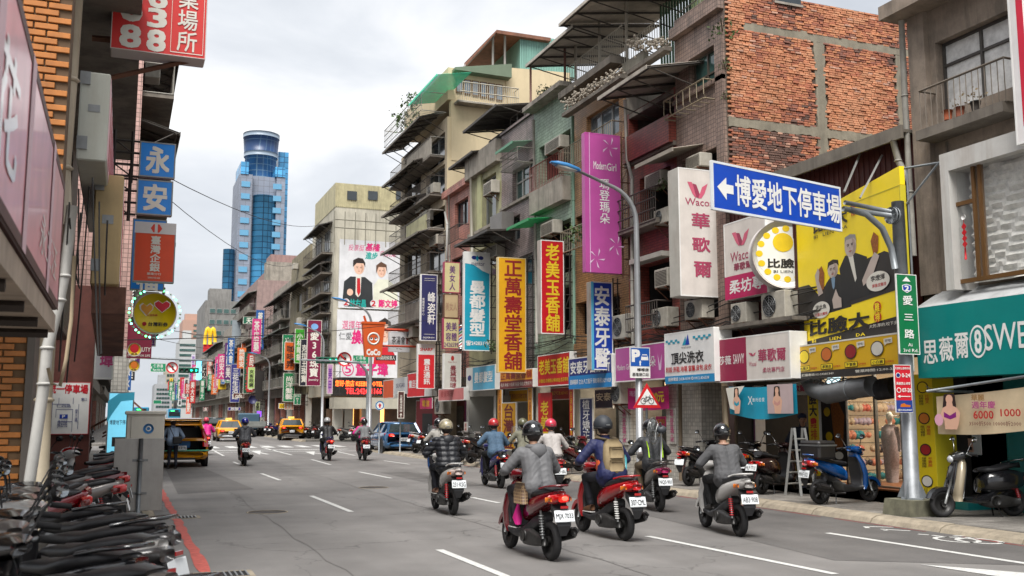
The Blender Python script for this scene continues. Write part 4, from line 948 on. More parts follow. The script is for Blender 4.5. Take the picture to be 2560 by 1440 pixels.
# white vertical blade with pink logo
blade('vertical_sign','tall white vertical lingerie sign with pink petal emblem behind the blue road sign',1698,424,1812,742,WAC,
      wlogo(.42,.17,.45,.33)+[('t','Wacoal',.14,.235,.80,.29,WACP,.004),('v','華',.28,.35,.66,.465,WACP,.02),('v','歌',.28,.54,.66,.65,WACP,.02),('v','爾',.30,.73,.68,.845,WACP,.02)],Y=20.7,t=.5,bracket=None,case=M((206,202,192),.5,var=.1,streak=.45,stain=(.2,.1,.05)))
fsign('shop_sign','beige and magenta lingerie signboard between the white vertical sign and the round sign',1811,545,1916,742,WAC,
      wlogo(.42,.24,.42,.55)+[('t','Wacoal',.16,.40,.72,.52,WACP,.004),('t','華歌爾',.24,.55,.66,.645,flat((150,50,80)),.02),('r',0,.70,1,1,MAG),('t','柔坊專',.12,.76,.92,.93,WHITE,.02),],X=13.1)
fsign('shop_sign','magenta and white shop signboard right of the laundry sign',1787,838,1976,952,WAC,
      [('r',0.01,0.02,.45,.98,MAROONL)]+wlogo(.53,.42,.1,.95)+[('t','莎薇',.06,.40,.24,.60,WHITE,.01),('t','SAVVY',.27,.38,.42,.60,WHITE,.006),('t','Wacoal',.485,.58,.58,.68,WACP,0),('t','華歌爾',.61,.33,.95,.60,WACP,.02),('t','柔坊專門店',.66,.73,.93,.84,WACP,.006)],X=12.9,t=.45)
fsign('shop_sign','white laundry signboard with blue peak emblem, red and black characters',1662,826,1786,957,flat((228,228,226)),
      [('r',.0,.85,1,1,flat((30,140,196))),('p',[(.38,.27),(.45,.10),(.47,.27)],CYAN,'emblem'),('p',[(.44,.27),(.5,.06),(.53,.27)],BLUE,'emblem'),('t','TOP POINT LAUNDRY',.36,.30,.56,.34,INK,0)]+
      [('r',.03+.05*i,.14+.04*(i % 2),.08+.05*i,.18+.04*(i % 2),CYAN) for i in range(6)]+[('r',.60+.05*i,.12+.04*(i % 2),.65+.05*i,.16+.04*(i % 2),CYAN) for i in range(7)]+
      [('t','頂尖洗衣',.15,.40,.80,.62,INK,.02),('t','附設:洗鞋.地毯.窗簾.皮包.皮衣',.03,.67,.95,.78,RED,.014),('t','服務電話 2428-0508 ◎ 0912-836538',.08,.88,.90,.95,WHITE,.01)],X=12.75,t=.5)
fsign('shop_sign','pink boutique signboard with white script between the dentist and the laundry',1538,862,1664,952,PINKS,[('t','Modern Girl',.04,.50,.32,.66,WHITE,0),('v','瑪登瑪朵'[3],.72,.36,.82,.64,WHITE,.006),('p',[(.86,.3),(.9,.6),(.94,.3),(.92,.75),(.88,.75)],LAV,'emblem')],X=13.0)
blade('vertical_sign','tall magenta boutique sign with white script, drawn lilies and four characters',1463,335,1552,682,PINKS,
      [('r',.12,0,.135,1,LAV),('t','Modern',.24,.205,.60,.262,WHITE,.004),('t','Girl',.62,.21,.88,.265,WHITE,.004),('v','瑪登瑪朵',.40,.33,.68,.65,WHITE,.006)]+
      [('p',[(cx+.24*math.cos(a),cy+.075*math.sin(a)),(cx+.05*math.cos(a+.5),cy+.015*math.sin(a+.5)),(cx+.2*math.cos(a+.22),cy+.06*math.sin(a+.22))],LAV,'printed_petal') for cx,cy in ((.7,.09),(.3,.9),(.85,.8)) for a in (0,1.25,2.5,3.8,5)],
      Xin=13.4,bracket=('r',.3),border=PINKS)
blade('vertical_sign','tall royal blue dentist sign with white brush characters',1478,705,1532,925,BLUE,[('v','安泰牙醫',.16,.05,.86,.97,WHITE,.02),('r',.0,0,.12,1,CYANL)],Xin=13.4,bracket=('r',.25),case=M((196,190,180),.7,var=.2,streak=.6,stain=(.3,.06,.04)),t=.3)
blade('vertical_sign','tall red incense shop sign with yellow brush characters',1352,601,1410,835,REDS,[('v','老美玉香舖',.22,.04,.80,.97,GOLD,.02)],Xin=13.4,bracket=('r',.28),t=.3,case=M((200,190,180),.7,var=.2,streak=.6,stain=(.3,.06,.04)))
blade('vertical_sign','tall yellow sign with six dark red brush characters',1245,644,1315,932,YEL,[('v','正萬壽堂香舖',.22,.03,.85,.97,flat((140,26,30)),.02)],Xin=13.4,bracket=('r',.3),t=.2,border=flat((214,196,150)))
blade('vertical_sign','tall turquoise and white hair salon sign with petal emblem',1160,630,1225,877,CYAN,
      [('p',[(0,0),(1,0),(1,.22),(.7,.19),(.35,.13),(0,.12)],flat((226,226,222))),('d',.38,.06,.10,.02,BLUED,'emblem'),('d',.5,.065,.05,.028,CYAN,'emblem'),('d',.64,.06,.10,.02,BLUED,'emblem'),('t','mentor',.28,.105,.78,.14,NAVY,.004),('v','曼都髮型',.22,.30,.80,.85,WHITE,.03),('t','☎24283179',.08,.90,.94,.95,WHITE,.02)],Xin=13.4,bracket=('r',.3),t=.2)
blade('vertical_sign','navy vertical beauty sign with three white characters',1052,686,1093,852,NAVY,[('v','峰姿軒',.42,.27,.88,.75,WHITE,.015),('v','整體美容中心',.08,.36,.22,.62,WHITE,0),('r',.2,.06,.85,.065,LITE),('r',.2,.09,.85,.095,LITE),('r',.2,.90,.85,.905,LITE),('t','(02)2428-6290',.15,.94,.85,.97,WHITE,.01)],Xin=13.4,bracket=('r',.25))
blade('vertical_sign','red vertical telecom sign with white top band',1044,860,1087,972,REDL,[('r',0,0,1,.24,WHITE),('t','SHARP',.14,.09,.86,.155,REDL,.03),('v','震旦通訊',.36,.34,.72,.90,WHITE,.02)],Xin=13.4,bracket=('r',.25))
blade('vertical_sign','small cream gabled sign with purple characters, uppermost of two beside the salon sign',1110,655,1150,732,TAN,[('v','美女人',.34,.12,.7,.92,PUR,.01)],Xin=13.3,border=flat((170,50,90)),bracket=('r',.2))
blade('vertical_sign','small cream gabled sign with a phone number below its twin',1108,795,1148,872,TAN,[('t','美美',.16,.14,.84,.42,PUR,.01),('t','容體',.16,.48,.84,.74,PUR,.01),('t','2426599',.06,.80,.94,.94,PUR,.01)],Xin=13.3,border=flat((170,50,90)),bracket=('r',.2))
blade('vertical_sign','weathered beige sign panel between the two cream gabled signs',1110,735,1146,795,flat((190,166,130)),[('t','美女人',.1,.35,.9,.7,flat((160,120,100)),0)],Xin=13.3,border=RUST)
blade('vertical_sign','grey vertical sign with a red emblem and wine characters',1109,884,1153,973,flat((206,204,196)),[('d',.5,.13,.09,.07,flat((170,40,36)),'emblem'),('t','Makiyo Maison',.25,.22,.75,.27,flat((150,50,50)),0),('v','曼黛瑪璉',.36,.34,.72,.96,flat((136,40,56)),.01)],Xin=13.4,bracket=('r',.2))
bp=T('barber_pole','striped barber pole hanging at the left of the turquoise hair salon sign','barber pole',atX(1153,868,12.35));q=MB();hz=atX(1153,815,12.35).z-atX(1153,868,12.35).z
q.tube([(0,0,0),(0,0,hz)],.1,12);q.build('cylinder_glass',WHITE,bp)
for i in range(7):
    q=MB();z=hz*i/7
    for k in range(8): a0,a1=PI+k*PI/8,PI+(k+1)*PI/8;z0,z1=z+k*.025,z+(k+1)*.025;q.add([(.103*math.cos(a0),.103*math.sin(a0),z0),(.103*math.cos(a1),.103*math.sin(a1),z1),(.103*math.cos(a1),.103*math.sin(a1),z1+.06),(.103*math.cos(a0),.103*math.sin(a0),z0+.06)],[(0,1,2,3)])
    q.build('stripe',[RED,GREENS,BLUE][i % 3],bp)
q=MB();q.cyl((0,0,hz+.03),.12,.06,'z',12);q.cyl((0,0,-.03),.12,.06,'z',12);q.build('cap',CHROME,bp)
# fascia signs along the arcade
fsign('shop_sign','red incense shop fascia with yellow characters under the red vertical sign',1344,884,1425,965,REDS,[('t','老美玉香舖',.05,.15,.97,.62,GOLD,.02),('t','台灣製造 各種香品 佛具用品 批發零售',.05,.76,.95,.88,GOLD,.006)],X=13.1)
fsign('shop_sign','blue dentist fascia with white characters below the royal blue sign',1422,890,1530,970,BLUED,[('r',0,.58,1,1,flat((24,132,200))),('t','安泰牙醫診所',.05,.12,.96,.52,WHITE,.02),('t','國興醫師 主治:人工植牙 預約專線24291828',.04,.70,.98,.86,WHITE,.01)],X=12.95,t=.3)
fsign('shop_sign','orange fascia with crimson characters half hidden by the tall yellow sign',1250,925,1332,970,flat((226,150,36)),[('t','正萬壽堂香舖',.03,.08,.97,.48,flat((150,40,40)),.02),('r',0,.58,1,1,flat((120,40,40))),('t','佛具 神桌 八仙彩 名香 佛教文物系列',.03,.68,.97,.9,LITE,0)],X=13.1)
fsign('shop_sign','light blue and white hair salon fascia over the bare white entrance',1166,915,1238,976,flat((90,176,210)),[('r',0,0,.24,1,flat((222,222,218))),('d',.12,.45,.07,.12,BLUED,'emblem'),('t','曼都髮型',.3,.25,.92,.68,WHITE,.02)],X=13.1)
fsign('shop_sign','red fascia of the telecom shop behind the red vertical sign',1018,930,1080,992,REDL,[('t','震旦通訊',.08,.30,.62,.62,WHITE,.02),('r',.72,0,1,1,WHITE)],X=13.2)
fsign('shop_sign','pink rounded awning sign under the grey vertical sign',1096,970,1160,1002,flat((206,120,120)),[('t','曼黛瑪璉',.1,.2,.6,.7,flat((170,60,60)),0)],X=12.9)
fsign('shop_sign','grey and white sign panel beside the orange corner panel',984,944,1020,985,flat((210,210,210)),[('t','SUGAR',.2,.35,.8,.6,NAVY,0)],X=13.2)
fsign('shop_sign','orange corner panel left of the telecom shop',958,950,984,996,flat((216,90,44)),[],X=13.3)
# big yellow fried-snack hoarding (mascots are left out)
YH=M((244,216,30),.45,var=.08,scale=.9,k=1.05);HB=flat((44,40,38))
pa,pb=atX(1996,700,13.42),atX(2262,700,12.8)
Wh=math.hypot(pa.x-pb.x,pa.y-pb.y);rzh=math.atan2(pb.y-pa.y,pb.x-pa.x)
zb_,zt_=atX(2120,850,13.1).z,atX(2120,512,13.1).z
GREYS=flat((150,146,144));SKB=flat((196,180,170));FRY=M((176,104,44),.7,var=.35,scale=22);SUIT=flat((26,26,28))
hb=sign('billboard','large yellow and black food billboard with two suited men holding fried cutlets','billboard',Wh,zt_-zb_,((pa.x+pb.x)/2,(pa.y+pb.y)/2,zb_),rzh,YH,[
    ('p',[(0,.52),(.12,.52),(.22,.62),(.3,.55),(.5,.52),(.62,.45),(.85,.42),(1,.5),(1,.70),(0,.80)],HB),
    ('r',0,.79,1,1,HB),('p',[(.05,.80),(.98,.72),(.98,.88),(.05,.97)],YH,'printed_band'),
    ('p',[(.30,.545),(.36,.494),(.42,.494),(.50,.528),(.54,.760),(.26,.780)],SUIT,'printed_suit'),('d',.375,.452,.052,.065,SKB,'printed_face'),('p',[(.32,.443),(.33,.388),(.38,.375),(.43,.388),(.435,.434),(.41,.409),(.345,.413)],HAIR,'printed_hair'),('p',[(.355,.519),(.375,.502),(.395,.519),(.385,.588),(.375,.604),(.365,.588)],flat((120,150,176)),'printed_tie'),
    ('p',[(.44,.460),(.50,.375),(.60,.375),(.70,.426),(.72,.700),(.48,.720)],SUIT,'printed_suit'),('p',[(.53,.384),(.575,.384),(.60,.562),(.585,.588)],LITE,'printed_shirt'),('d',.555,.311,.055,.085,SKB,'printed_face'),('p',[(.50,.290),(.505,.239),(.555,.226),(.605,.239),(.612,.290),(.59,.260),(.52,.260)],GREYS,'printed_hair'),
    ('r',.375,.447,.385,.449,SUIT),('r',.53,.303,.545,.307,SUIT),('r',.565,.303,.58,.307,SUIT),('r',.355,.439,.368,.442,SUIT),('r',.382,.439,.395,.442,SUIT),('r',.54,.350,.57,.353,flat((120,70,60))),('r',.365,.477,.388,.480,flat((120,70,60))),
    ('p',[(.225,.426),(.265,.401),(.29,.460),(.28,.579),(.24,.604),(.22,.528)],FRY,'printed_cutlet'),('p',[(.19,.460),(.225,.409),(.24,.443),(.23,.511),(.27,.613),(.22,.630)],SKB,'printed_hand'),
    ('p',[(.74,.324),(.77,.265),(.81,.307),(.80,.409),(.76,.426)],FRY,'printed_cutlet'),('p',[(.73,.460),(.77,.409),(.81,.443),(.74,.579),(.66,.630),(.65,.588)],SKB,'printed_arm'),
    ('p',[(.36,.681),(.40,.604),(.425,.664),(.45,.681),(.45,.750),(.37,.750)],SKB,'printed_hand'),
    *face_marks(.375,.452,.045,1.15,sh=flat((170,150,140))),*face_marks(.555,.311,.05,1.2,sh=flat((170,150,140))),
    ('d',.245,.74,.09,.065,LITE,'speech_bubble'),('t','宋此魚',.19,.70,.30,.735,INK,.02),('t','比臉大雞排',.18,.76,.31,.785,RED,.01),
    ('d',.79,.62,.10,.07,LITE,'speech_bubble'),('t','李燈揮',.73,.575,.85,.615,INK,.02),('t','厚臉皮雞排',.74,.635,.86,.66,RED,.01),
    ('t','比臉大',.20,.02,.54,.13,INK,.03),('t','BI   LIEN   DA',.20,.15,.54,.175,INK,.01),('v','雞排',.58,.02,.62,.10,RED,.02),
    ('t','比臉大',.12,.815,.70,.93,INK,.035),('d',.775,.795,.032,.036,RED),('d',.775,.87,.032,.036,RED),('v','雞排',.755,.77,.795,.90,YH,.02),
    ('t','BI        LIEN        DA',.14,.963,.66,.985,YH,.01),('t','大的.厚的.咬下多汁',.70,.915,.97,.94,LITE,.006)],t=.12,border=flat((206,190,40)),bw=.02)
q=MB();q.add([(hb.location.x,hb.location.y,zt_)]*3,[(0,1,2)]) if False else None
# slanting top of the hoarding
th=MB();th.prism([(-Wh/2,zt_-zb_),(Wh/2,zt_-zb_),(Wh/2,zt_-zb_+.34),(-Wh/2+Wh*.45,zt_-zb_+.16)],0,.1);th.build('top_panel',YH,hb)
th=MB()
for p0,p1 in (((Wh/2,.1,zt_-zb_+.3),(Wh/2+.55,.5,zt_-zb_+.3)),((Wh/2+.5,.45,zt_-zb_+.3),(Wh/2+.02,.1,zt_-zb_-.35)),((Wh/2+.02,.14,zt_-zb_+.3),(Wh/2+.02,.14,0))): th.bar(p0,p1,.03)
th.build('support_frame',GALV,hb)
MENU=[('r',0,.80,1,1,HB),('t','訂購專線:02-24281349',.10,.855,.41,.93,LITE,.014),('t','營業時間:12:00-22:00',.60,.855,.97,.93,LITE,.014)]
for i,(nm,cl) in enumerate((('比臉大',YH),('厚臉皮',flat((206,110,40))),('不要臉',flat((150,24,30))),('小白臉',LITE))):
    x=.13+.22*i;MENU += [('d',x,.35,.052,.20,INK,'cutlet_outline'),('d',x,.35,.045,.175,cl,'cutlet_picture'),('r',x-.055,.62,x+.055,.77,INK),('r',x-.05,.635,x+.05,.755,YH),('t',nm,x-.042,.65,x+.042,.74,INK,.02),('t','招牌雞排',x+.06,.68,x+.125,.73,RED,.004),
        ('p',[(x+.055,.12),(x+.12,.10),(x+.12,.24),(x+.075,.25),(x+.06,.3),(x+.062,.25),(x+.055,.25)],LITE,'speech_bubble'),('t','好吃!',x+.065,.14,x+.112,.21,INK,.004)]
pa2,pb2=atX(1980,900,13.2),atX(2266,900,12.65);W2=math.hypot(pa2.x-pb2.x,pa2.y-pb2.y)
za_,zc_=atX(2120,940,12.93).z,atX(2120,848,12.93).z
sign('shop_sign','long yellow menu signboard with four cutlet pictures and opening hours under the billboard','sign',W2,zc_-za_,((pa2.x+pb2.x)/2,(pa2.y+pb2.y)/2,za_),math.atan2(pb2.y-pa2.y,pb2.x-pa2.x),M((240,190,20),.45,var=.05,k=.82),MENU,t=.16,border=LITE)
rs=blade('round_sign','round white snack sign ringed with small yellow dots left of the billboard',1893,556,2038,714,flat((228,228,222)),
    [('d',.5,.5,.44,.44,flat((236,236,230)))]+[('d',.5+.40*math.cos(a*PI/8),.5+.40*math.sin(a*PI/8),.052,.05,CHK,'printed_dot') for a in range(16)]+[('t','比臉大',.22,.58,.80,.72,INK,.03),('t','BI LIEN DA',.30,.76,.74,.80,INK,.004),('d',.45,.32,.15,.15,CHK)],Y=17.75,t=.3,shape='disc',border=flat((206,200,196)))
rs.rotation_euler=(0,0,math.radians(-18))
# overhead blue direction sign on its galvanised gantry
sp=atZ(2290,1296,.25);px_,py_=12.35,13.3
SB=M((10,74,190),.3,var=.1,scale=1.2,k=.85)
gp=T('sign_gantry','galvanised steel post with curved arm carrying the blue parking direction sign','sign post',(px_,py_,.12))
q=MB();q.prism([(-.36,0),(.36,0),(.3,.26),(-.3,.26)],-.32,.32);q.build('concrete_base',M((118,116,96),.9,var=.3,scale=5,streak=.5,bump=.4),gp)
zp=atY(2248,505,py_).z-.12
q=MB();q.tube([(0,0,.26),(0,0,zp)],[.125,.105],16);q.build('pole',M((150,154,158),.45,.35,var=.25,scale=3,streak=.25),gp)
q=MB();q.cyl((0,0,.27),.24,.03,'z',4)
for a in range(4):
    c_,s_=math.cos(a*PI/2+.4),math.sin(a*PI/2+.4);q.add([(c_*.12,s_*.12,.28),(c_*.26,s_*.26,.28),(c_*.12,s_*.12,.6)],[(0,1,2)])
q.build('base_plate',GALV,gp)
e0=atY(2105,505,py_-.12);e1=atY(2220,517,py_)
inv=Vector((px_,py_,.12))
q=MB();a0=atY(2108,522,py_)-inv;a1=Vector((0,0,a0.z-.05));q.tube([a0,a1],.045,10);b0=atY(2112,506,py_)-inv;q.tube([b0,Vector((-.02,0,b0.z-.1))],.04,8)
arc=[atY(u,v,py_)-inv for u,v in ((2125,524),(2165,535),(2205,570),(2228,620),(2238,672))];q.tube(arc,.055,10);q.build('arm',GALV,gp)
q=MB();q.cyl((-.16,0,a0.z-.04),.15,.03,'x',16);q.cyl((-.1,0,a0.z-.04),.15,.03,'x',16)
for k in range(8): q.tube([(-.2,.12*math.cos(k*PI/4),a0.z-.04+.12*math.sin(k*PI/4)),(-.06,.12*math.cos(k*PI/4),a0.z-.04+.12*math.sin(k*PI/4))],.014,5)
q.build('flange',GALV,gp)
# the blue board: turned a little towards the kerb, read from the camera side
L1,L2=atY(1780,475,12.35),atY(2102,508,13.1)
Wb=math.hypot(L2.x-L1.x,L2.y-L1.y);zb1,zb2=atY(1940,551,12.7).z,atY(1940,434,12.7).z
bs=sign('direction_sign','big blue overhead sign with white arrow and seven characters for the parking garage','road sign',Wb,zb2-zb1,((L1.x+L2.x)/2,(L1.y+L2.y)/2,zb1),math.atan2(L2.y-L1.y,L2.x-L1.x),SB,
    [('p',[(.035,.52),(.1,.30),(.1,.44),(.15,.44),(.15,.62),(.1,.62),(.1,.76)],WHITE,'arrow'),('t','博愛地下停車場',.165,.20,.985,.82,WHITE,.018)],t=.05,border=flat((226,230,232)),bw=.035)
# green street-name plate on the same post
gx0,gx1,gz0,gz1=ry(2244,686,2295,886,py_-.2)
sign('street_name_sign','tall green street name plate with route shield number 2 on the gantry post','road sign',gx1-gx0,gz1-gz0,((gx0+gx1)/2,py_-.2,gz0),0,GREENS,
    [('p',[(.3,.09),(.5,.03),(.7,.09)],WHITE,'arrow'),('p',[(.27,.14),(.5,.12),(.73,.14),(.72,.2),(.5,.235),(.28,.2)],WHITE,'route_shield'),('p',[(.31,.145),(.5,.13),(.69,.145),(.68,.195),(.5,.225),(.32,.195)],BLUE,'route_shield'),('t','2',.40,.145,.60,.21,WHITE,.03),
     ('v','愛',.28,.27,.74,.385,WHITE,.015),('v','三',.30,.50,.74,.575,WHITE,.02),('v','路',.28,.69,.74,.80,WHITE,.015),('t','Ai',.42,.86,.62,.90,WHITE,.004),('t','3rd Rd.',.18,.93,.9,.97,WHITE,.006)],t=.03,border=WHITE,bw=.012)
rx0,rx1,rz0,rz1=ry(2237,912,2279,1032,py_-.22)
sign('no_parking_sign','narrow red and blue no-parking plate with hours and phone number on the gantry post','road sign',rx1-rx0,rz1-rz0,((rx0+rx1)/2,py_-.22,rz0),0,flat((206,24,44)),
    [('t','紅線禁止臨時停車',.06,.05,.94,.10,WHITE,.004),('d',.22,.22,.14,.055,WHITE),('d',.22,.22,.11,.043,BLUED),('t','0-24',.44,.18,.92,.26,WHITE,.02),('t','黃線禁止停車',.08,.36,.92,.42,WHITE,.01),('d',.22,.53,.14,.055,WHITE),('d',.22,.53,.1,.04,REDS),('t','07-20',.42,.49,.95,.57,WHITE,.02),
     ('p',[(.1,.66),(.28,.63),(.28,.652),(.88,.652),(.88,.668),(.28,.668),(.28,.69)],WHITE,'arrow'),('r',.02,.74,.98,.985,flat((26,60,140))),('p',[(.25,.88),(.3,.82),(.5,.80),(.6,.83),(.85,.84),(.85,.88)],AMBER,'tow_truck'),('t','☎24364407',.08,.92,.94,.965,WHITE,.01)],t=.02,border=WHITE,bw=.01)
# street lamps: tapered pole, curved arm, blue-topped cobra head
def street_lamp(label,x,y,zt_,reach,group='street lamps',side=-1,tilt=0):
    o=T('street_lamp',label,'street lamp',(x,y,.12),0,group);q=MB()
    pts=[(0,0,0),(0,0,zt_*.55),(0,0,zt_*.84)];r=[.1,.085,.07]
    for k in range(1,7): f=k/6;a=f*PI/2.5;pts.append((side*reach*.45*(1-math.cos(a))*1.2,0,zt_*.84+math.sin(a)*zt_*.12));r.append(.07-.02*f)
    pts.append((side*reach,0,zt_));r.append(.035);q.tube(pts,r,10);q.build('pole',M((178,180,182),.4,.4,var=.12,streak=.2),o)
    q=MB();q.loft([(-.06,0,0,.05,.03),(0,0,0,.11,.05),(.35,0,.03,.15,.06),(.62,0,.03,.13,.05),(.78,0,.03,.04,.02)],12,'x');q.xf(Matrix.Translation((side*(reach-.05),0,zt_)) @ Matrix.Rotation(PI if side < 0 else 0,4,'Z') @ Matrix.Rotation(-.15,4,'Y'))
    q.build('lamp_head',M((70,140,200),.35,var=.1,k=.85),o)
    q=MB();q.loft([(.05,0,-.03,.1,.02),(.35,0,-.035,.13,.05),(.6,0,-.02,.1,.03)],10,'x');q.xf(Matrix.Translation((side*(reach-.05),0,zt_)) @ Matrix.Rotation(PI if side < 0 else 0,4,'Z') @ Matrix.Rotation(-.15,4,'Y'));q.build('lens',M((216,216,210),.3,k=.85),o)
    return o
def lamp_px(label,ug,utop,vtop,uhead,x):
    p=atX(ug,1000,x);y=p.y;z=atY(utop,vtop,y).z;zh=atY(uhead,vtop,y);return street_lamp(label,x,y,zh.z-.12,x-zh.x)
LP=lamp_px('tall street lamp in front of the magenta boutique sign',1598,1590,425,1440,12.35)
lamp_px('street lamp left of the political billboard',925,920,752,862,12.4)
lamp_px('street lamp between the maroon jewellery sign and the green signal',806,800,815,762,12.4)
lamp_px('distant street lamp beside the black covered sign',672,670,885,640,12.4)
# parking sign on the tall lamp, bicycle warning triangle before it
yl=LP.location.y;a_,b_,c_,d_=ry(1575,868,1625,945,yl-.15)
sign('parking_sign','blue and white parking sign with P and car symbol strapped to the street lamp','road sign',b_-a_,d_-c_,((a_+b_)/2,yl-.15,c_),0,WHITE,
    [('r',.03,.03,.97,.62,flat((10,84,170))),('t','P',.12,.10,.46,.46,WHITE,.05),('p',[(.56,.32),(.62,.23),(.84,.23),(.9,.32),(.92,.42),(.54,.42)],WHITE,'car_symbol'),('r',.6,.26,.86,.31,flat((10,84,170))),('p',[(.44,.50),(.5,.42),(.56,.50),(.53,.5),(.53,.60),(.47,.60),(.47,.5)],WHITE,'arrow'),('t','嘟嘟房',.35,.68,.92,.78,INK,.02),('t','基隆廟口站',.1,.83,.92,.94,INK,.01)],t=.03,border=WHITE,bw=.008)
yt_=yl-1.0;c_=atY(1618,1000,yt_);tr=T('warning_sign','red bordered triangular bicycle warning sign on its own thin post','road sign',(c_.x,yt_,.12));zc_=atY(1618,1020,yt_).z-.12;zt2=atY(1618,958,yt_).z-.12;hw=(atY(1655,1018,yt_).x-atY(1586,1018,yt_).x)/2
q=MB();q.prism([(-hw,zc_),(hw,zc_),(0,zt2)],0,.02);q.build('plate',flat((206,30,36)),tr)
q=MB();q.add([(-hw*.72,-.003,zc_+.075),(hw*.72,-.003,zc_+.075),(0,-.003,zt2-.13)],[(0,1,2)]);q.build('face_panel',WHITE,tr)
q=MB();zw=zc_+.17
for x in (-.11,.11): q.ring((x,-.006,zw),.07,.008,'y',16,4)
for p0,p1 in (((-.11,zw),(-.03,zw+.1)),((-.03,zw+.1),(.08,zw+.1)),((.08,zw+.1),(.11,zw)),((-.11,zw),(0,zw)),((0,zw),(-.04,zw+.13)),((0,zw),(.08,zw+.1)),((.08,zw+.1),(.07,zw+.15))): q.bar((p0[0],-.007,p0[1]),(p1[0],-.007,p1[1]),.012)
q.build('bicycle_symbol',INK,tr);q=MB();q.tube([(0,.04,0),(0,.04,zt2-.1)],.03,8);q.build('post',GALV,tr)
# ---------------------------------------------------------------- traffic signals and crossing signs at the side street
GON=M((20,220,150),.3,var=0,emit=2.2);
def signal(label,x,y,z,on=(2,3),w=.34,group='traffic signals'):
    o=T('traffic_signal',label,'traffic light',(x,y,z),0,group);q=MB();q.bbox(0,w*4+.06,-.1,.12,-.02,w+.04,.03);q.build('housing',M((20,96,74),.4),o)
    for i in range(4):
        cx,cz=w*(i+.5)+.03,w/2+.01;q=MB();q.ring((cx,-.14,cz),w*.42,.02,'y',16,6,0,3);q.build('visor',M((20,80,62),.4),o)
        q=MB();q.cyl((cx,-.108,cz),w*.38,.012,'y',16);q.build('lens',BLACK if i not in on else M((8,60,48),.3),o)
        if i in on:
            q=MB();a=w*.26;d=[(-a,0),(0,a),(0,a*.35),(a,a*.35),(a,-a*.35),(0,-a*.35),(0,-a)]
            if i == 3: d=[(-zz,xx) for xx,zz in d];d=[(p[0],-p[1]) for p in d]
            q.prism([(cx+p[0],cz+p[1]) for p in d],-.122,-.115);q.build('arrow_light',GON,o)
    return o
def no_left(label,x,y,z,r):
    o=T('no_turn_sign',label,'road sign',(x,y,z),0,'no left turn signs');q=MB();q.cyl((0,0,0),r,.05,'y',28);q.build('plate',flat((206,34,40)),o)
    q=MB();q.cyl((0,-.028,0),r*.76,.004,'y',28);q.build('face_panel',WHITE,o)
    q=MB();q.bar((r*.15,-.033,-r*.45),(r*.15,-.033,r*.2),r*.16);q.bar((r*.15,-.034,r*.2),(-r*.2,-.034,r*.2),r*.16);q.add([(-r*.15,-.036,r*.42),(-r*.5,-.036,r*.2),(-r*.15,-.036,-r*.02)],[(0,1,2)]);q.build('arrow',INK,o)
    q=MB();q.bar((-r*.6,-.04,r*.6),(r*.6,-.04,-r*.6),r*.16);q.build('slash',flat((206,34,40)),o);return o
def name_plate(label,x,y,z,w,h):
    return sign('street_name_sign',label,'road sign',w,h,(x,y,z),0,flat((16,140,96)),[('t','仁 四 路',.2,.12,.8,.5,WHITE,.01),('t','Ren 4th Rd',.18,.62,.82,.86,WHITE,.006),('p',[(.03,.5),(.1,.3),(.1,.7)],WHITE,'arrow')],t=.04,border=WHITE,bw=.02)
YS=62.0
a_,b_,c_,d_=ry(790,888,845,908,YS);signal('green arrow traffic signal hung beside the political billboard',a_,YS,c_,w=(b_-a_)/4)
p=atY(861,898,YS-.1);no_left('no left turn sign right of the signal by the political billboard',p.x,p.y,p.z,(atY(879,898,YS).x-atY(843,898,YS).x)/2)
a_,b_,c_,d_=ry(882,888,922,910,YS);name_plate('green street name plate next to the no left turn sign near the orange cup sign',(a_+b_)/2,YS,c_,b_-a_,d_-c_)
gp2=T('signal_pole','steel pole with curved arm that carries the signal by the orange cup sign','pole',(atX(925,1000,12.4).x,atX(925,1000,12.4).y+.5,.12));iv=gp2.location
q=MB();za2=atY(925,905,iv.y).z;q.tube([(0,0,0),(0,0,za2-.12-1.2),(-.1,0,za2-.12-.5),(-.5,0,za2-.12-.05),(-1.5,0,za2-.1),(a_-iv.x-3.2,YS-iv.y+.3,c_-.12+.2)],[.1,.09,.08,.07,.06,.05],8);q.build('pole',GALV,gp2)
YS2=66.0
a_,b_,c_,d_=ry(447,917,495,932,YS2);signal('green arrow traffic signal hung over the carriageway on the left',a_,YS2,c_,w=(b_-a_)/4)
p=atY(430,919,YS2-.1);no_left('no left turn sign hung over the left carriageway beside the bank and lottery signs',p.x,p.y,p.z,(atY(445,919,YS2).x-atY(415,919,YS2).x)/2)
a_,b_,c_,d_=ry(376,908,415,930,YS2);name_plate('green street name plate at the left side of the junction',(a_+b_)/2,YS2,c_,b_-a_,d_-c_)
gp3=T('signal_pole','signal pole with long arm on the left pavement at the junction','pole',(-.1,YS2+.3,.12));q=MB();q.tube([(0,0,0),(0,0,d_+.05),(.4,0,d_+.25),(5.5,0,d_+.1)],[.12,.1,.08,.05],8);q.build('pole',GALV,gp3)
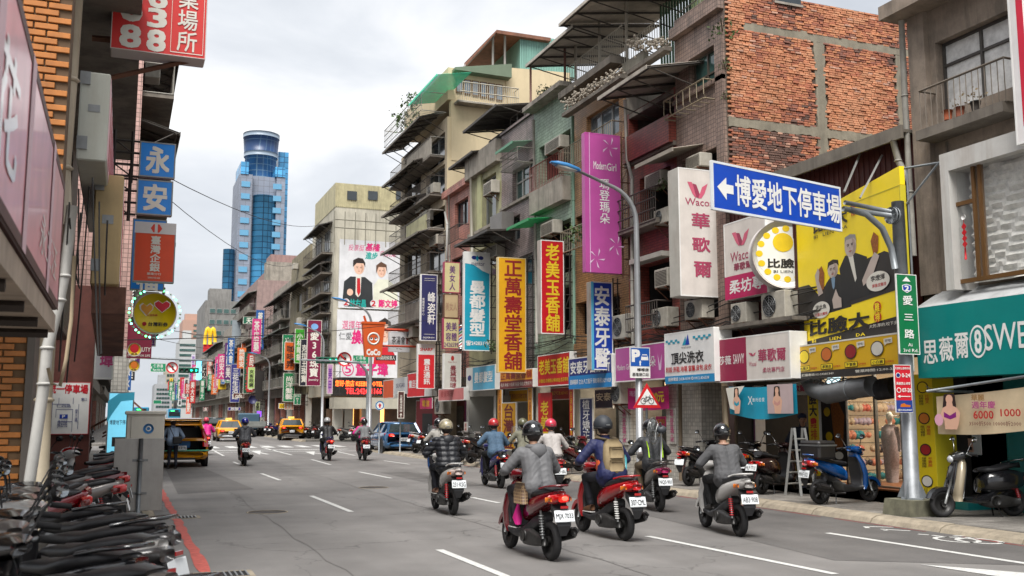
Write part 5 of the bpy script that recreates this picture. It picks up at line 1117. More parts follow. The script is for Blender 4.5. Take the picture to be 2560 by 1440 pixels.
# orange cup sign and tea sign over the side street corner
CUP=flat((218,92,30),.85);yc=47.5
a_,b_,c_,d_=ry(906,810,962,892,yc);Wc,Hc=b_-a_,d_-c_
cup=T('cup_sign','orange drink-cup shaped shop sign with a white drop emblem','sign',((a_+b_)/2,yc,c_));q=MB()
q.prism([(-Wc*.36,0),(Wc*.36,0),(Wc*.5,Hc),(-Wc*.5,Hc)],0,.3);q.prism([(-Wc*.54,Hc),(Wc*.54,Hc),(Wc*.52,Hc*1.07),(-Wc*.52,Hc*1.07)],-.03,.33);q.bar((-Wc*.3,.15,Hc),(-Wc*.42,.15,Hc*1.25),.08);q.build('cup',CUP,cup)
q=MB();q.ring((0,-.005,Hc*.55),Wc*.24,Wc*.045,'y',24,4,0,.1);q.build('emblem',flat((226,222,214)),cup)
for x in (-.1,.1): q=MB();q.cyl((x*Wc,-.008,Hc*.55),Wc*.07,.006,'y',12);q.cyl((x*Wc,-.014,Hc*.55),Wc*.03,.006,'y',10,1);q.build('emblem_dot',[WHITE,INK],cup)
text(cup,'CoCo',0,Hc*.14,Wc*.6,Hc*.17,WHITE,y=-.006,bold=.05)
q=MB();q.bar((Wc*.45,.2,Hc*.85),(3.0,.2,Hc*.85),.1);q.bar((Wc*.4,.2,Hc*.35),(3.0,.2,Hc*.35),.07);q.build('bracket',flat((196,70,40)),cup)
blade('tea_sign','white rounded tea house sign with brush characters beside the orange cup',972,830,1024,880,flat((220,222,224)),[('t','茶湯會',.14,.22,.78,.62,INK,.006),('r',.84,.38,.9,.6,RED),('t','TP TEA',.35,.82,.65,.88,INK,0)],Y=48.2,t=.15,border=flat((196,200,204)))
blade('vertical_sign','slim brown tourist route sign with white characters and arrow on a post',994,978,1011,1046,flat((80,44,40)),[('v','北臺灣海環線',.3,.14,.7,.76,LITE,.01),('p',[(.3,.88),(.5,.8),(.7,.88),(.55,.88),(.55,.96),(.45,.96),(.45,.88)],LITE,'arrow')],Y=44.8,t=.05,border=LITE)
blade('round_sign','small round blue-ringed road sign with a red house symbol before the hotel',938,1002,961,1026,WHITE,[('d',.5,.5,.46,.46,flat((30,130,190))),('d',.5,.5,.36,.36,WHITE),('p',[(.3,.5),(.5,.25),(.7,.5),(.6,.5),(.6,.72),(.4,.72),(.4,.5)],RED,'house_symbol')],Y=46.2,t=.04,shape='disc')
for (u,v,yy) in ((1002,1046,44.8),(950,1024,46.2)):
    p=atY(u,v,yy);o=T('sign_post','thin steel post under the ' +('brown tourist sign' if u > 1000 else 'small round blue sign'),'post',(p.x,yy+.07,.0));q=MB();q.tube([(0,0,0),(0,0,p.z+.4)],.035,6);q.build('post',GALV,o)
# ---------------------------------------------------------------- arcade at street level of the near right block
WT=TB((206,202,192),.1,.1,(160,156,146),.3);SHUT=M((66,62,60),.5,.3,var=.15,streak=.3)
GLOW=M((255,214,160),.5,var=.4,scale=3,emit=.55,k=.5)
def arc_wall(B,u_far,u_near,X,mat,name='shopfront',z0=.12,z1=3.35):
    m=MB();a,b=sorted((yt(u_far,1090,X),yt(u_near,1090,X)));m.box(X,X+.15,a,b,z0,z1);return m.build(name,mat,B,world=True)
def col_px(B,u0,u1,X0,w,mat,zt_=3.36,name='column'):
    a,b=sorted((yt(u0,1080,X0),yt(u1,1080,X0)));m=MB();m.box(X0,X0+w,a,b,.12,zt_);return m.build(name,mat,B,world=True)
def soffit(B,ya,yb): m=MB();m.box(XF+.002,XF+4.5,ya,yb,3.352,3.5);m.build('arcade_ceiling',M((150,146,138),.8),B,world=True)
for B_,ya,yb in ((R2,YB,22.5),(R3,22.5,25.3),(R4,25.3,29.1),(R5,29.1,32.4),(R6,32.4,35.7),(R7,35.7,39.5),(R8,39.5,42.8),(R9,42.8,51)): soffit(B_,ya+.003,yb-.003)
for B_,ya,yb,mt in ((R2,YB,22.5,M((110,40,70),.7,var=.3)),(R3,22.5,25.3,M((96,84,92),.6,var=.3)),(R4,25.3,29.1,M((92,74,60),.6,var=.4)),(R5,29.1,32.4,M((110,60,50),.6,var=.4)),(R6,32.4,35.7,M((76,66,58),.6,var=.3)),(R7,35.7,39.5,M((206,204,196),.7)),(R8,39.5,42.8,M((84,90,86),.6,var=.3)),(R9,42.8,51,M((104,34,34),.6,var=.4))):
    m=MB();X_=XF+(3.2 if B_ is not R7 else 1.6);m.box(X_,X_+.1,ya+.003,yb-.003,.12,3.35);m.build('shopfront',mt,B_,world=True)
    rn2=random.Random(int(ya*7))
    if B_ is not R7:
        y=ya+.25
        while y < yb-.8:
            w=rn2.uniform(.6,1.1);k=rn2.choice(('glass','shutter','glass','poster'));q=MB();q.box(X_-.04,X_-.002,y,y+w,.15,rn2.uniform(2.1,2.6))
            q.build('door' if k != 'poster' else 'printed_panel',GLASS_D if k == 'glass' else SHUT if k == 'shutter' else rn2.choice([flat((206,60,90)),YEL,LITE,flat((120,40,100))]),B_,world=True)
            y += w+rn2.uniform(.05,.3)
        q=MB();q.box(X_-.06,X_-.01,ya+.3,yb-.3,2.75,2.85);q.build('light_strip',GLOW,B_,world=True)
for B_,y in ((R2,YB+.06),(R3,22.5),(R4,25.3),(R5,29.1),(R6,32.4),(R7,35.7),(R8,39.5),(R9,42.8),(R9,50.9)):
    m=MB();m.box(XF+(1.6 if y < 50 else .02),XF+9.5,y-.05,y+.05,.12,3.35);m.build('party_wall',M((150,142,130),.8,var=.2,streak=.3),B_,world=True)
# columns between the shops with their lettering
def pillar_text(B,u0,u1,v0,v1,X,mat,s,tm,lab=None,bold=.01):
    return fsign('pillar_panel',lab,u0,v0,u1,v1,mat,[('v',s,.22,.05,.78,.95,tm,bold)],X=X,t=.03,bw=0)
col_px(R2,1700,1755,XF,.6,WT);col_px(R3,1666,1694,XF,.55,WT);pillar_text(R3,1672,1688,1020,1110,XF-.04,WT,'瑪登瑪朵',PNK,'white tiled pillar strip with pink boutique characters left of the laundry')
col_px(R3,1548,1577,XF,.5,WT);pillar_text(R3,1553,1569,1020,1112,XF-.04,WT,'瑪登瑪朵',PNK,'white pillar strip with pink boutique characters right of the dentist')
pipe(R2,[atX(1816-5,965,13.0)-Vector((0,0,0)),atX(1822-5,1100,13.0),atX(1826-5,1195,13.0)],.06,M((176,160,136),.7))
pipe(R2,[atX(1700,960,13.35),atX(1702,1205,13.35)],.05,M((120,104,84),.8))
col_px(R4,1425,1452,XF,.5,M((206,200,182),.6));col_px(R5,1340,1350,XF,.4,LITE)
fsign('pillar_panel','blue vertical panel for dental implants with white characters',1450,995,1482,1104,flat((24,40,96)),[('v','植牙矯正',.22,.04,.78,.96,WHITE,.01)],X=13.3,t=.05)
fsign('pillar_panel','dark blue lit dentist panel set back inside the arcade',1487,972,1532,1022,flat((26,34,72)),[('t','安泰',.1,.2,.9,.6,LITE,.01)],X=14.6,t=.05)
fsign('pillar_panel','tall red panel with yellow brush characters at the incense shop',1346,982,1378,1122,REDS,[('v','老美玉',.2,.15,.8,.92,GOLD,.02)],X=13.3,t=.05,border=REDS)
fsign('pillar_panel','red fascia with small yellow print set back over the incense shop door',1372,968,1424,1000,flat((160,28,30)),[('t','老美玉 手工香 2425-0612',.08,.3,.92,.6,GOLD,0)],X=14.2,t=.05)
fsign('pillar_panel','narrow red strip with yellow characters at the right of the incense shop',1424,970,1433,1130,REDS,[('v','台灣製造各種香品',.2,.03,.8,.97,GOLD,0)],X=13.28,t=.05,bw=0)
fsign('pillar_panel','yellow panel with big maroon characters standing before the brass shop',1254,1006,1290,1125,YEL,[('v','台灣金',.16,.04,.84,.96,flat((120,30,34)),.02)],X=13.3,t=.06)
fsign('pillar_panel','narrow orange strip with red characters left of the yellow panel',1244,975,1254,1120,flat((232,160,40)),[('v','正萬壽堂宗教文物',.2,.03,.8,.97,flat((150,40,40)),0)],X=13.3,t=.05,bw=0)
fsign('pillar_panel','narrow orange strip with red characters right of the yellow panel',1320,970,1330,1100,flat((232,160,40)),[('v','工廠直營',.2,.05,.8,.95,flat((150,40,40)),0)],X=13.3,t=.05,bw=0)
fsign('pillar_panel','yellow lantern-lit fascia set back above the dark shop entrance',1272,974,1320,1006,YEL,[('t','正萬壽堂宗教文物',.06,.3,.94,.7,flat((150,40,40)),0)],X=14.2,t=.05)
# bare white arch of the hair salon
m=MB();a,b=yt(1240,1080),yt(1166,1080);wall_quads(m,XF-.004,a,b,.12,3.3,[(a+.25,b-.35,.0,zt(1205,990))],1.5);m.build('plastered_arch',M((212,210,202),.7,var=.06,streak=.15),R7,world=True)
fsign('pillar_panel','white strip with small red characters at the left edge of the bare white arch',1160,1055,1168,1130,LITE,[('v','曼都髮型設計',.2,.05,.8,.95,RED,0)],X=13.3,t=.04,bw=0)
fsign('pillar_panel','crimson lightbox shopfront of the telecom shop',1040,1000,1096,1085,flat((160,16,34)),[('r',.3,.4,.75,1,DARKP)],X=14.0,t=.1)
fsign('pillar_panel','small yellow and purple hanging poster beside the telecom shopfront',1050,995,1080,1022,MAG,[('t','電信',.2,.2,.8,.8,YEL,.02)],X=12.9,t=.03,bw=0)
ac_px('white air conditioner standing by the telecom shop pillar',1082,992,1110,1035,X=13.1)
ac_px('white compressor on the dentist shop column beside the boutique',1535,955,1560,1010)
ac_px('white compressor right of the royal blue dentist sign',1530,787,1582,846)
ac_px('rusty compressor left under the white lingerie sign',1712,750,1768,798,kind=0)
ac_px('beige compressor with red label in the middle under the magenta signboard',1820,757,1868,808,X=13.1)
ac_px('largest white compressor left of the yellow billboard',1884,728,1958,796,X=13.0)
ac_px('white box air conditioner under a little sheet roof above the white vertical sign',1716,388,1762,422,kind=1)
m=MB();p=atX(1820,812,13.0);m.box(12.9,XF-.002,yt(1990,800,13),yt(1700,800,13),p.z-.1,p.z-.02);m.build('ledge',CONCD,R2,world=True)
canopy(R2,yt(1760,400),yt(1660,400),zt(1720,378),out=.9,drop=.2,mat=M((170,160,146),.8,streak=.4),rafters=False)
# cables bundled along the facade
def cable(pts,r=.012,n=14,sag=.12,mb=None):
    out=[]
    for i in range(len(pts)-1):
        a,b=Vector(pts[i]),Vector(pts[i+1])
        for k in range(n): f=k/n;p=a.lerp(b,f);p.z -= sag*4*f*(1-f);out.append(p)
    out.append(Vector(pts[-1]));m=mb or MB();m.tube(out,r,4);return m
cb=T('facade_cable','black cables sagging along the facades of the near right block','cable',(13.3,30,4));rr=random.Random(8)
for i in range(7):
    pts=[(13.35-rr.uniform(0,.12),y,3.9+rr.uniform(-.2,.35)+(.5 if i > 4 else 0)) for y in (14.5,20,24,29,34,39,44,50)];m=cable(pts,.014,8,rr.uniform(.05,.25));m.build('cable',CABLE,cb,world=True)
cb2=T('overhead_cable','thin overhead cables strung across the street in front of the tower','cable',(5,60,12))
for (a,b,s) in (((.5,22,6.9),(13.4,69,15.5),.8),((.5,22.3,6.6),(13.4,80,14.5),1.2),((-1,24,3.4),(13.4,44,6.2),.2),((-1,34,4.9),(13.5,76,7.8),.5),((-1,40,5.6),(13.5,84,8.2),.6),((-1,40,5.2),(13.5,96,8.0),.6)):
    m=cable([a,b],.011,16,s);m.build('cable',CABLE,cb2,world=True)
# ---------------------------------------------------------------- BI LIEN DA stall, lingerie shop and clothing
fsign('pillar_panel','tall yellow and black poster strip left of the lingerie shop window',2022,950,2048,1188,YH if False else M((238,210,24),.45,var=.06,k=.82),[('v','比臉大',.15,.02,.85,.38,INK,.03),('d',.5,.43,.3,.03,RED),('v','雞排最厲害',.2,.4,.8,.98,RED,.01)],X=14.2,t=.08,bw=0)
fsign('food_poster','black poster with fried cutlet pictures beside the lingerie shop window',2050,972,2116,1165,flat((34,30,30)),[('p',[(.45,.2),(.7,.12),(.95,.35),(.85,.75),(.6,.8),(.5,.5)],FRY,'cutlet_picture'),('d',.3,.3,.12,.06,CHK),('d',.35,.62,.13,.06,CHK),('p',[(.1,.82),(.4,.78),(.45,.92),(.15,.95)],FRY,'cutlet_picture'),('d',.7,.86,.16,.05,LITE),('t','超大超厚',.35,.02,.95,.09,CHK,.01)],X=14.6,t=.06,bw=0)
yp0,yp1=yt(2338,1110,13.6),yt(2290,1110,13.6)
fsign('pillar_panel','tall yellow pillar strip with round snack pictures right of the steel post',2290,935,2338,1268,M((238,210,24),.45,var=.06,k=.82),
    [x for i,c_ in enumerate((CHK,flat((220,130,40)),flat((160,30,30)),LITE)) for x in (('d',.5,.10+.235*i,.30,.045,INK),('d',.5,.10+.235*i,.25,.037,c_),('v',['招牌雞排','厚切雞排','爆漿雞排','日式炸雞'][i],.28,.155+.235*i,.52,.235+.235*i,INK,0),('v',['比臉大','厚臉皮','不要臉','小白臉'][i],.6,.155+.235*i,.82,.225+.235*i,RED,0))],X=13.45,t=.5,border=flat((206,190,40)),bw=0)
# ventilation duct under the yellow menu board
du=T('ventilation_duct','fat silver ventilation duct under the yellow menu board','duct',(13.4,16,2.6));m=MB();pts=[atX(2022,945,14.0),atX(2035,970,13.5),atX(2070,985,13.2),atX(2130,972,13.1),atX(2180,965,13.1)]
m.tube(pts,.2,14)
m.build('pipe',M((140,142,144),.55,.3,var=.2),du,world=True)
for i in range(7): f=pts[1].lerp(pts[3],i/6);m=MB();m.ring(f,.205,.012,'y',16,4);m.build('joint_ring',GALV,du,world=True)
m=MB();m.tube([atX(2195,975,13.3),atX(2240,968,13.3)],.2,14);m.build('fan_cowl',M((44,44,46),.5,.3),du,world=True)
# glazed lingerie shop, lit from within
LG=T('lingerie_shop','brightly lit glazed lingerie shop with racks of bras behind the blue parked scooter','shop',(XS,16.5,.12))
ya_,yb_2=yt(2258,1100,XS),yt(2118,1100,XS)
m=MB();m.box(XS+2.4,XS+2.45,ya_-2,20.06,.12,3.2);m.box(XS,XS+2.4,20.02,20.06,.12,3.2);m.build('back_wall',M((206,176,136),.6,var=.25,scale=1.2,emit=.16,k=.6),LG,world=True)  # walls glow faintly themselves, interior light put into their colour
m=MB();m.box(XS-.3,XS+2.4,ya_-1,20.02,.121,.16);m.build('shop_floor',M((196,130,90),.4,k=.7),LG,world=True)
m=MB()
for y in (ya_,(ya_*.55+yb_2*.45),yb_2): m.box(XS-.04,XS+.04,y-.03,y+.03,.12,3.2)
m.box(XS-.05,XS+.05,ya_,yb_2,.12,.2);m.box(XS-.05,XS+.05,ya_,yb_2,2.9,3.0);m.build('frame',ALU,LG,world=True)
m=MB();m.box(XS-.005,XS+.005,ya_,yb_2,.2,2.9);m.build('glass_pane',M((214,224,222),.03,var=0,alpha=.14),LG,world=True)
m=MB();m.box(XS+.1,XS+.5,19.99,20.01,1.9,3.0);m.build('light_panel',M((190,225,235),.4,var=.1,emit=.5),LG,world=True)
rr=random.Random(4);BRC=[flat((30,150,160)),flat((226,120,100)),flat((220,196,166)),flat((60,50,60)),flat((196,180,200)),flat((230,150,120))]
for k in range(6):
    z=1.95-.33*k;m=MB();m.tube([(XS+.15,19.8,z+.14),(XS+2.3,19.8,z+.14)],.012,5);m.tube([(XS+1.9,ya_,z+.14),(XS+1.9,19.6,z+.14)],.012,5);m.build('rail',CHROME,LG,world=True)
    spots=[(XS+.25+.25*i,19.74,1) for i in range(9)]+[(XS+1.85,ya_+.1+.26*i,0) for i in range(int((19.5-ya_)/.26))]
    for i,(x,y,ax) in enumerate(spots):
        if rr.random() < .12: continue
        m=MB();c_=BRC[(i // 2+k*2+rr.randrange(2)) % 6];e=rr.uniform(.8,1.3)
        for s in (-.07,.07): m.ell((x+s*ax,y+s*(1-ax),z),(.085*e,.085*e,.09*e),7,4)
        m.tube([(x-.09*ax,y-.09*(1-ax),z+.04),(x,y,z+.14),(x+.09*ax,y+.09*(1-ax),z+.04)],.006,3);m.build('bra',c_,LG,world=True)
mq=T('mannequin','mannequin in grey patterned pyjamas at the right of the lingerie shop window','mannequin',(XS+.35,yt(2222,1100,XS+.3),.16));m=MB();PYJ=M((186,170,172),.8,var=.3,scale=22,k=1)
m.loft([(.1,0,.0,.12,.1),(.5,0,0,.15,.12),(.85,0,0,.17,.12),(1.05,0,0,.15,.1),(1.3,0,0,.2,.1),(1.4,0,0,.1,.07)],14,'z');m.build('pyjamas',PYJ,mq)
for s_ in (-1,1): m=MB();m.tube([(0,s_*.19,1.34),(.02,s_*.26,1.05),(.05,s_*.24,.8)],[.055,.05,.045],8);m.build('sleeve',PYJ,mq)
m=MB();m.tube([(0,0,1.38),(0,0,1.5)],.05,8);m.ell((0,0,1.58),(.08,.08,.11),10,8);m.build('head',LITE,mq)
def hanging_clothes(lab,y0,y1,X,cols,n=16,zt_=1.55):
    o=T('clothes_rack',lab,'clothes rack',(X,(y0+y1)/2,.12));L=(y1-y0)
    m=MB()
    for y in (-L/2,L/2): m.tube([(0,y,0),(0,y,zt_)],.018,6);m.tube([(-.25,y,.03),(.25,y,.03)],.018,6)
    m.tube([(0,-L/2,zt_),(0,L/2,zt_)],.018,6);m.build('frame',STEEL,o);r_=random.Random(n)
    for i in range(n):
        y=-L/2+L*(i+.5)/n;h=r_.uniform(.7,.95);m=MB();m.loft([(zt_-.05,0,y,.05,.012),(zt_-.12,0,y,.2,.028),(zt_-.5,0,y,.21,.03),(zt_-h,0,y,.24,.035)],10,'z');m.build('garment',r_.choice(cols),o)
    return o
hanging_clothes('rack of dark coats standing by the roller shutter',yt(1962,1130,15.0),yt(1892,1130,15.0),15.0,[flat((40,40,46)),flat((70,60,56)),flat((96,84,80)),flat((44,50,62))],15)
fsign('pillar_panel','mauve pillar panel with white characters beside the coat rack',1850,965,1888,1200,flat((150,100,130)),[('v','穿體驗',.28,.30,.72,.60,LAV,.01),('r',.12,.64,.88,.72,LAV),('t','會員購物享',.16,.65,.84,.71,flat((110,60,90)),.01),('v','來店不定時活動',.3,.75,.7,.98,flat((110,40,70)),0)],X=14.0,t=.3,bw=0)
m=MB();a,b=yt(2020,1050,15.6),yt(1955,1050,15.6)
for i in range(24): m.box(15.6,15.63,a,b,.3+i*.1,.38+i*.1)
m.build('roller_shutter',SHUT,B1,world=True)
fsign('shop_sign','dim white lingerie fascia set back above the roller shutter',1945,955,2020,988,LITE,[('t','華歌爾',.3,.25,.95,.75,MAG,.02)],X=14.6,t=.05)
banner('banner','turquoise lingerie banner with two printed models hung from the magenta signboard',1822,963,1990,1034,12.6,TURQ,[('r',.64,0,1,1,flat((190,170,170))),('p',[(.0,.05),(.3,.0),(.16,.5),(.2,.95),(.06,.8)],LITE,'printed_shape')]+figure_print(.17,.05,.85,cloth=CYAN)+figure_print(.78,.06,.95,cloth=flat((206,150,140)))+[('t','X',.35,.38,.42,.68,WHITE,0),('t','推‧托‧拉‧提',.42,.44,.60,.58,WHITE,.006)],sag=.12)
banner('banner','magenta sale banner behind the bicycle warning sign',1568,968,1670,1022,13.3,flat((214,30,130)),[('t','瑪登瑪朵',.12,.15,.5,.4,LAV,0),('t','500元',.6,.25,.96,.7,GOLD,.03)],sag=.04)
for i,(u,v) in enumerate(((1640,1055),(1895,1080))): fsign('price_card',['small magenta price card hanging inside the boutique','purple price card hanging inside the clothes shop'][i],u,v-14,u+26,v+12,flat((220,40,140)),[('t','$390',.15,.25,.85,.75,GOLD,.01)],X=15.2,t=.02,bw=0)
def shop_lamp(lab,x,y,z,w,e,parent):
    d=bpy.data.lights.new('ceiling_lamp','AREA');d.energy=e;d.size=w;d.color=(1,.86,.68);o=bpy.data.objects.new('ceiling_lamp',d);COL.objects.link(o);o.location=wm(parent).inverted() @ Vector((x,y,z));o.parent=parent
shop_lamp('',XS+1.2,17.6,3.1,1.4,34,LG);shop_lamp('',15.6,27.4,3.2,1.2,22,R4);shop_lamp('',15.6,31,3.2,1.2,16,R5);shop_lamp('',15.6,24,3.2,1.2,12,R3);shop_lamp('',15.4,46.5,3.2,1.4,14,R9)
for i,(u,v,r_,X,lab) in enumerate(((1448,600,.45,13.1,'bushy green plant on the balcony left of the magenta boutique sign'),(1362,236,.3,13.3,'yellow-green rosette plant on the roof edge of the green tiled building'),(1232,872,.3,13.0,'green weeds at the foot of the turquoise salon sign'),(1030,262,.5,12.6,'trailing green plant at the street end of the plastic awning cage'),(1668,470,.25,13.2,'potted plant behind the rail of the red tiled building'),(1490,596,.3,13.1,'small green plant behind the balcony rail beside the boutique sign'))):
    p=atX(u,v,X);plant_tuft('balcony_plant',lab,p,r_,130,LEAF,30+i,droop=.3)
# ---------------------------------------------------------------- scooters
def tyre_wheel(o,y,r,w=.05,name='wheel'):
    m=MB();m.ring((0,y,r),r-w,w,'x',22,8,0,1.05);t_=m.build('tyre',RUBBER,o)
    m=MB();m.cyl((0,y,r),r-w*1.6,.05,'x',16);m.cyl((0,y,r),.06,.13,'x',10)
    for k in range(5): a=k*PI*.4;m.bar((.03,y,r),(.03,y+math.cos(a)*(r-w*1.4),r+math.sin(a)*(r-w*1.4)),.035)
    m.build('rim',ENGM,t_)
PMAT=M((150,10,22),.18,var=.04,coat=1.0)
def scooter(label,loc,rz,paint=PMAT,plate=None,lit=False,shock=RED,retro=False,windscreen=False,group='scooters',trim=None,lens=None,signalc=AMBER):
    o=T('scooter',label,'scooter',loc,rz,group);trim=trim or DARKP
    tyre_wheel(o,-.62,.235);tyre_wheel(o,.64,.225,.045)
    m=MB()    # rear body: swept up to the tail
    top=[(.0,.52,.10,.10),(-.12,.58,.14,.13),(-.3,.63,.165,.13),(-.5,.69,.165,.11),(-.68,.75,.14,.085),(-.84,.80,.095,.055),(-.93,.83,.05,.03)]
    if retro: top=[(.0,.5,.10,.12),(-.14,.56,.17,.17),(-.34,.58,.21,.19),(-.55,.59,.21,.18),(-.72,.6,.17,.14),(-.84,.62,.09,.08)]
    m.loft([(y,0,z,hx,hz) for y,z,hx,hz in top],14,'y',ex=.7);m.build('body_panel',paint,o)
    m=MB()    # lower dark skirt and footboard
    m.loft([(.34,0,.30,.17,.05),(.1,0,.27,.19,.05),(-.12,0,.30,.17,.09),(-.32,0,.40,.12,.12),(-.5,0,.50,.09,.08)],12,'y',ex=.6);m.build('footboard',trim,o)
    m=MB()    # leg shield rising to the bars
    m.loft([(.26,0,.40,.15,.06),(.36,0,.42,.19,.07),(.55,0,.40,.21,.075),(.74,0,.35,.19,.075),(.88,0,.30,.13,.07),(.94,0,.29,.08,.06)],14,'z',ex=.7);m.build('leg_shield',paint,o)
    m=MB();m.loft([(.3,0,.345,.14,.02),(.55,0,.325,.17,.02),(.74,0,.275,.15,.02),(.86,0,.235,.1,.02)],12,'z',ex=.7);m.build('inner_panel',trim,o)
    m=MB();m.loft([(-.84 if not retro else -.74,0,.86 if not retro else .8,.08,.015),(-.7,0,.845,.125,.045),(-.45,0,.80,.15,.05),(-.3,0,.765,.15,.045),(-.12,0,.755,.13,.045),(.02,0,.745,.07,.03)],14,'y',ex=.75);m.build('seat',SEATM,o)
    m=MB()    # front mudguard over the wheel
    for i in range(7):
        a0,a1=(.1+i*.115)*PI,(.1+(i+1)*.115)*PI
        P=lambda a,x: (x,.64+.27*math.cos(a),.225+.27*math.sin(a))
        m.add([P(a0,-.07),P(a0,.07),P(a1,.07),P(a1,-.07)],[(0,1,2,3)],0,True)
        for s in (-.07,.07): Q=lambda a,r: (s,.64+r*math.cos(a),.225+r*math.sin(a));m.add([Q(a0,.27),Q(a1,.27),Q(a1,.21),Q(a0,.21)],[(0,1,2,3)],0,True)
    m.build('front_mudguard',paint,o)
    m=MB()
    for s in (-.075,.075): m.tube([(s,.64,.225),(s*.8,.5,.6)],.022,7)
    m.build('fork',STEEL,o)
    m=MB();m.tube([(-.33,.2,1.0),(-.22,.26,1.02),(0,.3,.99),(.22,.26,1.02),(.33,.2,1.0)],.013,6);hb_=m.build('handlebar',STEEL,o)
    for s in (-1,1):
        m=MB();m.tube([(s*.34,.195,1.0),(s*.22,.255,1.02)],.02,8);m.build('grip',RUBBER,hb_);m=MB();m.tube([(s*.2,.3,1.02),(s*.31,.28,.99)],.007,5);m.build('brake_lever',STEEL,hb_)
    m=MB();m.loft([(.16,0,1.0,.05,.03),(.22,0,1.01,.15,.05),(.32,0,.99,.16,.075),(.42,0,.96,.10,.07),(.47,0,.94,.05,.04)],12,'y');m.build('bar_cover',paint,o)
    m=MB();m.ell((0,.46,.93),(.075,.04,.06),12,6);m.build('headlight',M((226,230,232),.1,var=.05,coat=1),o)
    for s in (-1,1):
        m=MB();m.tube([(s*.17,.27,1.03),(s*.22,.24,1.15),(s*.27,.22,1.22)],.007,5);m.loft([(.195,s*.3,1.25,.05,.035),(.21,s*.3,1.25,.062,.045),(.235,s*.3,1.25,.03,.02)],12,'y',ex=.8);mi=m.build('mirror',BLACK if not retro else CHROME,o)
        m=MB();m.loft([(.1935,s*.3,1.25,.046,.031),(.196,s*.3,1.25,.046,.031)],12,'y',ex=.8);m.build('mirror_glass',M((170,176,180),.05,1,var=.2),mi)
    z0=0 if not retro else -.12;yo=0 if not retro else .06
    m=MB();m.loft([(-.97+yo,0,.765+z0,.07,.04),(-.93+yo,0,.765+z0,.115,.055),(-.82+yo,0,.75+z0,.148,.06)],12,'y',ex=.6);tl=m.build('tail_light',lens or TAILR,o)
    if lit: m=MB();m.ell((.02,-.965,.77),(.05,.015,.03),10,5);m.build('lit_lamp',TAILON,tl)
    for s in (-1,1): m=MB();m.loft([(-.9+yo,s*.125,.755+z0,.02,.025),(-.8+yo,s*.155,.745+z0,.012,.03)],8,'y');m.build('turn_signal',signalc,o)
    m=MB();m.loft([(-.98,0,.36,.05,.012),(-.99,0,.5,.105,.014),(-.93,0,.62,.08,.02),(-.82,0,.70,.08,.04)][::-1],10,'z') if False else m.add([(-.1,-.83,.71),(.1,-.83,.71),(.1,-.96,.58),(-.1,-.96,.58),(-.09,-.99,.45),(.09,-.99,.45),(.04,-.96,.33),(-.04,-.96,.33),(-.09,-.80,.62),(.09,-.80,.62)],[(0,1,2,3),(3,2,5,4),(4,5,6,7),(0,3,8),(1,9,2),(3,4,8),(2,9,5)]);m.build('rear_mudguard',trim,o)
    m=MB();m.box(-.05,.05,-1.0,-.985,.655,.685);m.build('reflector',TAILR,o)
    m=MB();m.bbox(-.13,.13,-.01,0,-.07,.07,.006);pl=m.build('license_plate',PLATEW,o);pl.location=(0,-.99,.565);pl.rotation_euler=(-.28,0,0)
    if plate: text(pl,plate,0,-.008,.225,.075,flat((20,20,24)),y=-.0125,bold=.012)
    m=MB();m.loft([(.02,-.1,.24,.03,.05),(-.12,-.12,.25,.05,.10),(-.32,-.13,.26,.055,.105),(-.5,-.13,.245,.05,.08),(-.66,-.12,.24,.035,.055)],12,'y',ex=.7);m.cyl((-.19,-.2,.27),.075,.03,'x',14);m.build('engine_cover',ENGM,o)
    m=MB();m.loft([(-.1,.1,.3,.05,.09),(-.3,.11,.34,.06,.10),(-.42,.1,.36,.04,.06)],10,'y');m.build('engine',ENGM,o)
    m=MB();m.tube([(.12,-.1,.2),(.15,-.4,.21),(.16,-.52,.25)],.022,7);m.tube([(.17,-.48,.26),(.175,-.56,.28),(.175,-.85,.35),(.175,-.9,.36)],[.05,.065,.07,.045],12);m.build('exhaust',M((52,50,50),.4,.5,var=.15),o)
    m=MB();m.tube([(.225,-.6,.32),(.23,-.84,.37)],.05,4);m.build('heat_shield',BLACK,o)
    m=MB();m.tube([(-.13,-.66,.27),(-.12,-.58,.6)],.016,7)
    sp_=o;m.build('shock_absorber',STEEL,o);m=MB()
    for i in range(8): f=i/7;m.ring((-.13+.01*f,-.645+.06*f,.32+.22*f),.027,.007,'z',10,4)
    m.build('spring',shock,o)
    m=MB();m.tube([(-.11,-.52,.86),(-.12,-.74,.90),(-.08,-.92,.92),(.08,-.92,.92),(.12,-.74,.90),(.11,-.52,.86)],.014,7);m.build('grab_rail',paint if not retro else CHROME,o)
    if 'ridden' not in group: m=MB();m.bar((-.07,-.28,.2),(-.12,-.34,.0),.02);m.bar((.07,-.28,.2),(.12,-.34,.0),.02);m.bar((-.07,-.28,.18),(.07,-.28,.18),.02);m.build('stand',BLACK,o)
    if windscreen:
        m=MB()
        for i in range(5):
            x0,x1=-.22+i*.088,-.22+(i+1)*.088;f=lambda x: .46+.12*(1-(x/.22) ** 2);t_=lambda x: 1.5-.9*x*x
            m.add([(x0,f(x0)-.04,1.0),(x1,f(x1)-.04,1.0),(x1,f(x1)-.14,t_(x1)),(x0,f(x0)-.14,t_(x0))],[(0,1,2,3)],0,True)
        m.build('windscreen',M((210,216,216),.08,var=0,alpha=.35),o)
    return o
def head(ru,rv,fu,fv):
    """rear and front wheel contact pixels -> ground position and heading"""
    a=atZ(ru,rv);best=None
    for k in range(-70,71):
        t=math.radians(k/2);n=Vector((-math.sin(t),math.cos(t),0));e=abs(pu(a+n*1.26)-fu)
        if best is None or e < best[0]: best=(e,t,n)
    return (a.x+best[2].x*.62,a.y+best[2].y*.62,0),best[1]
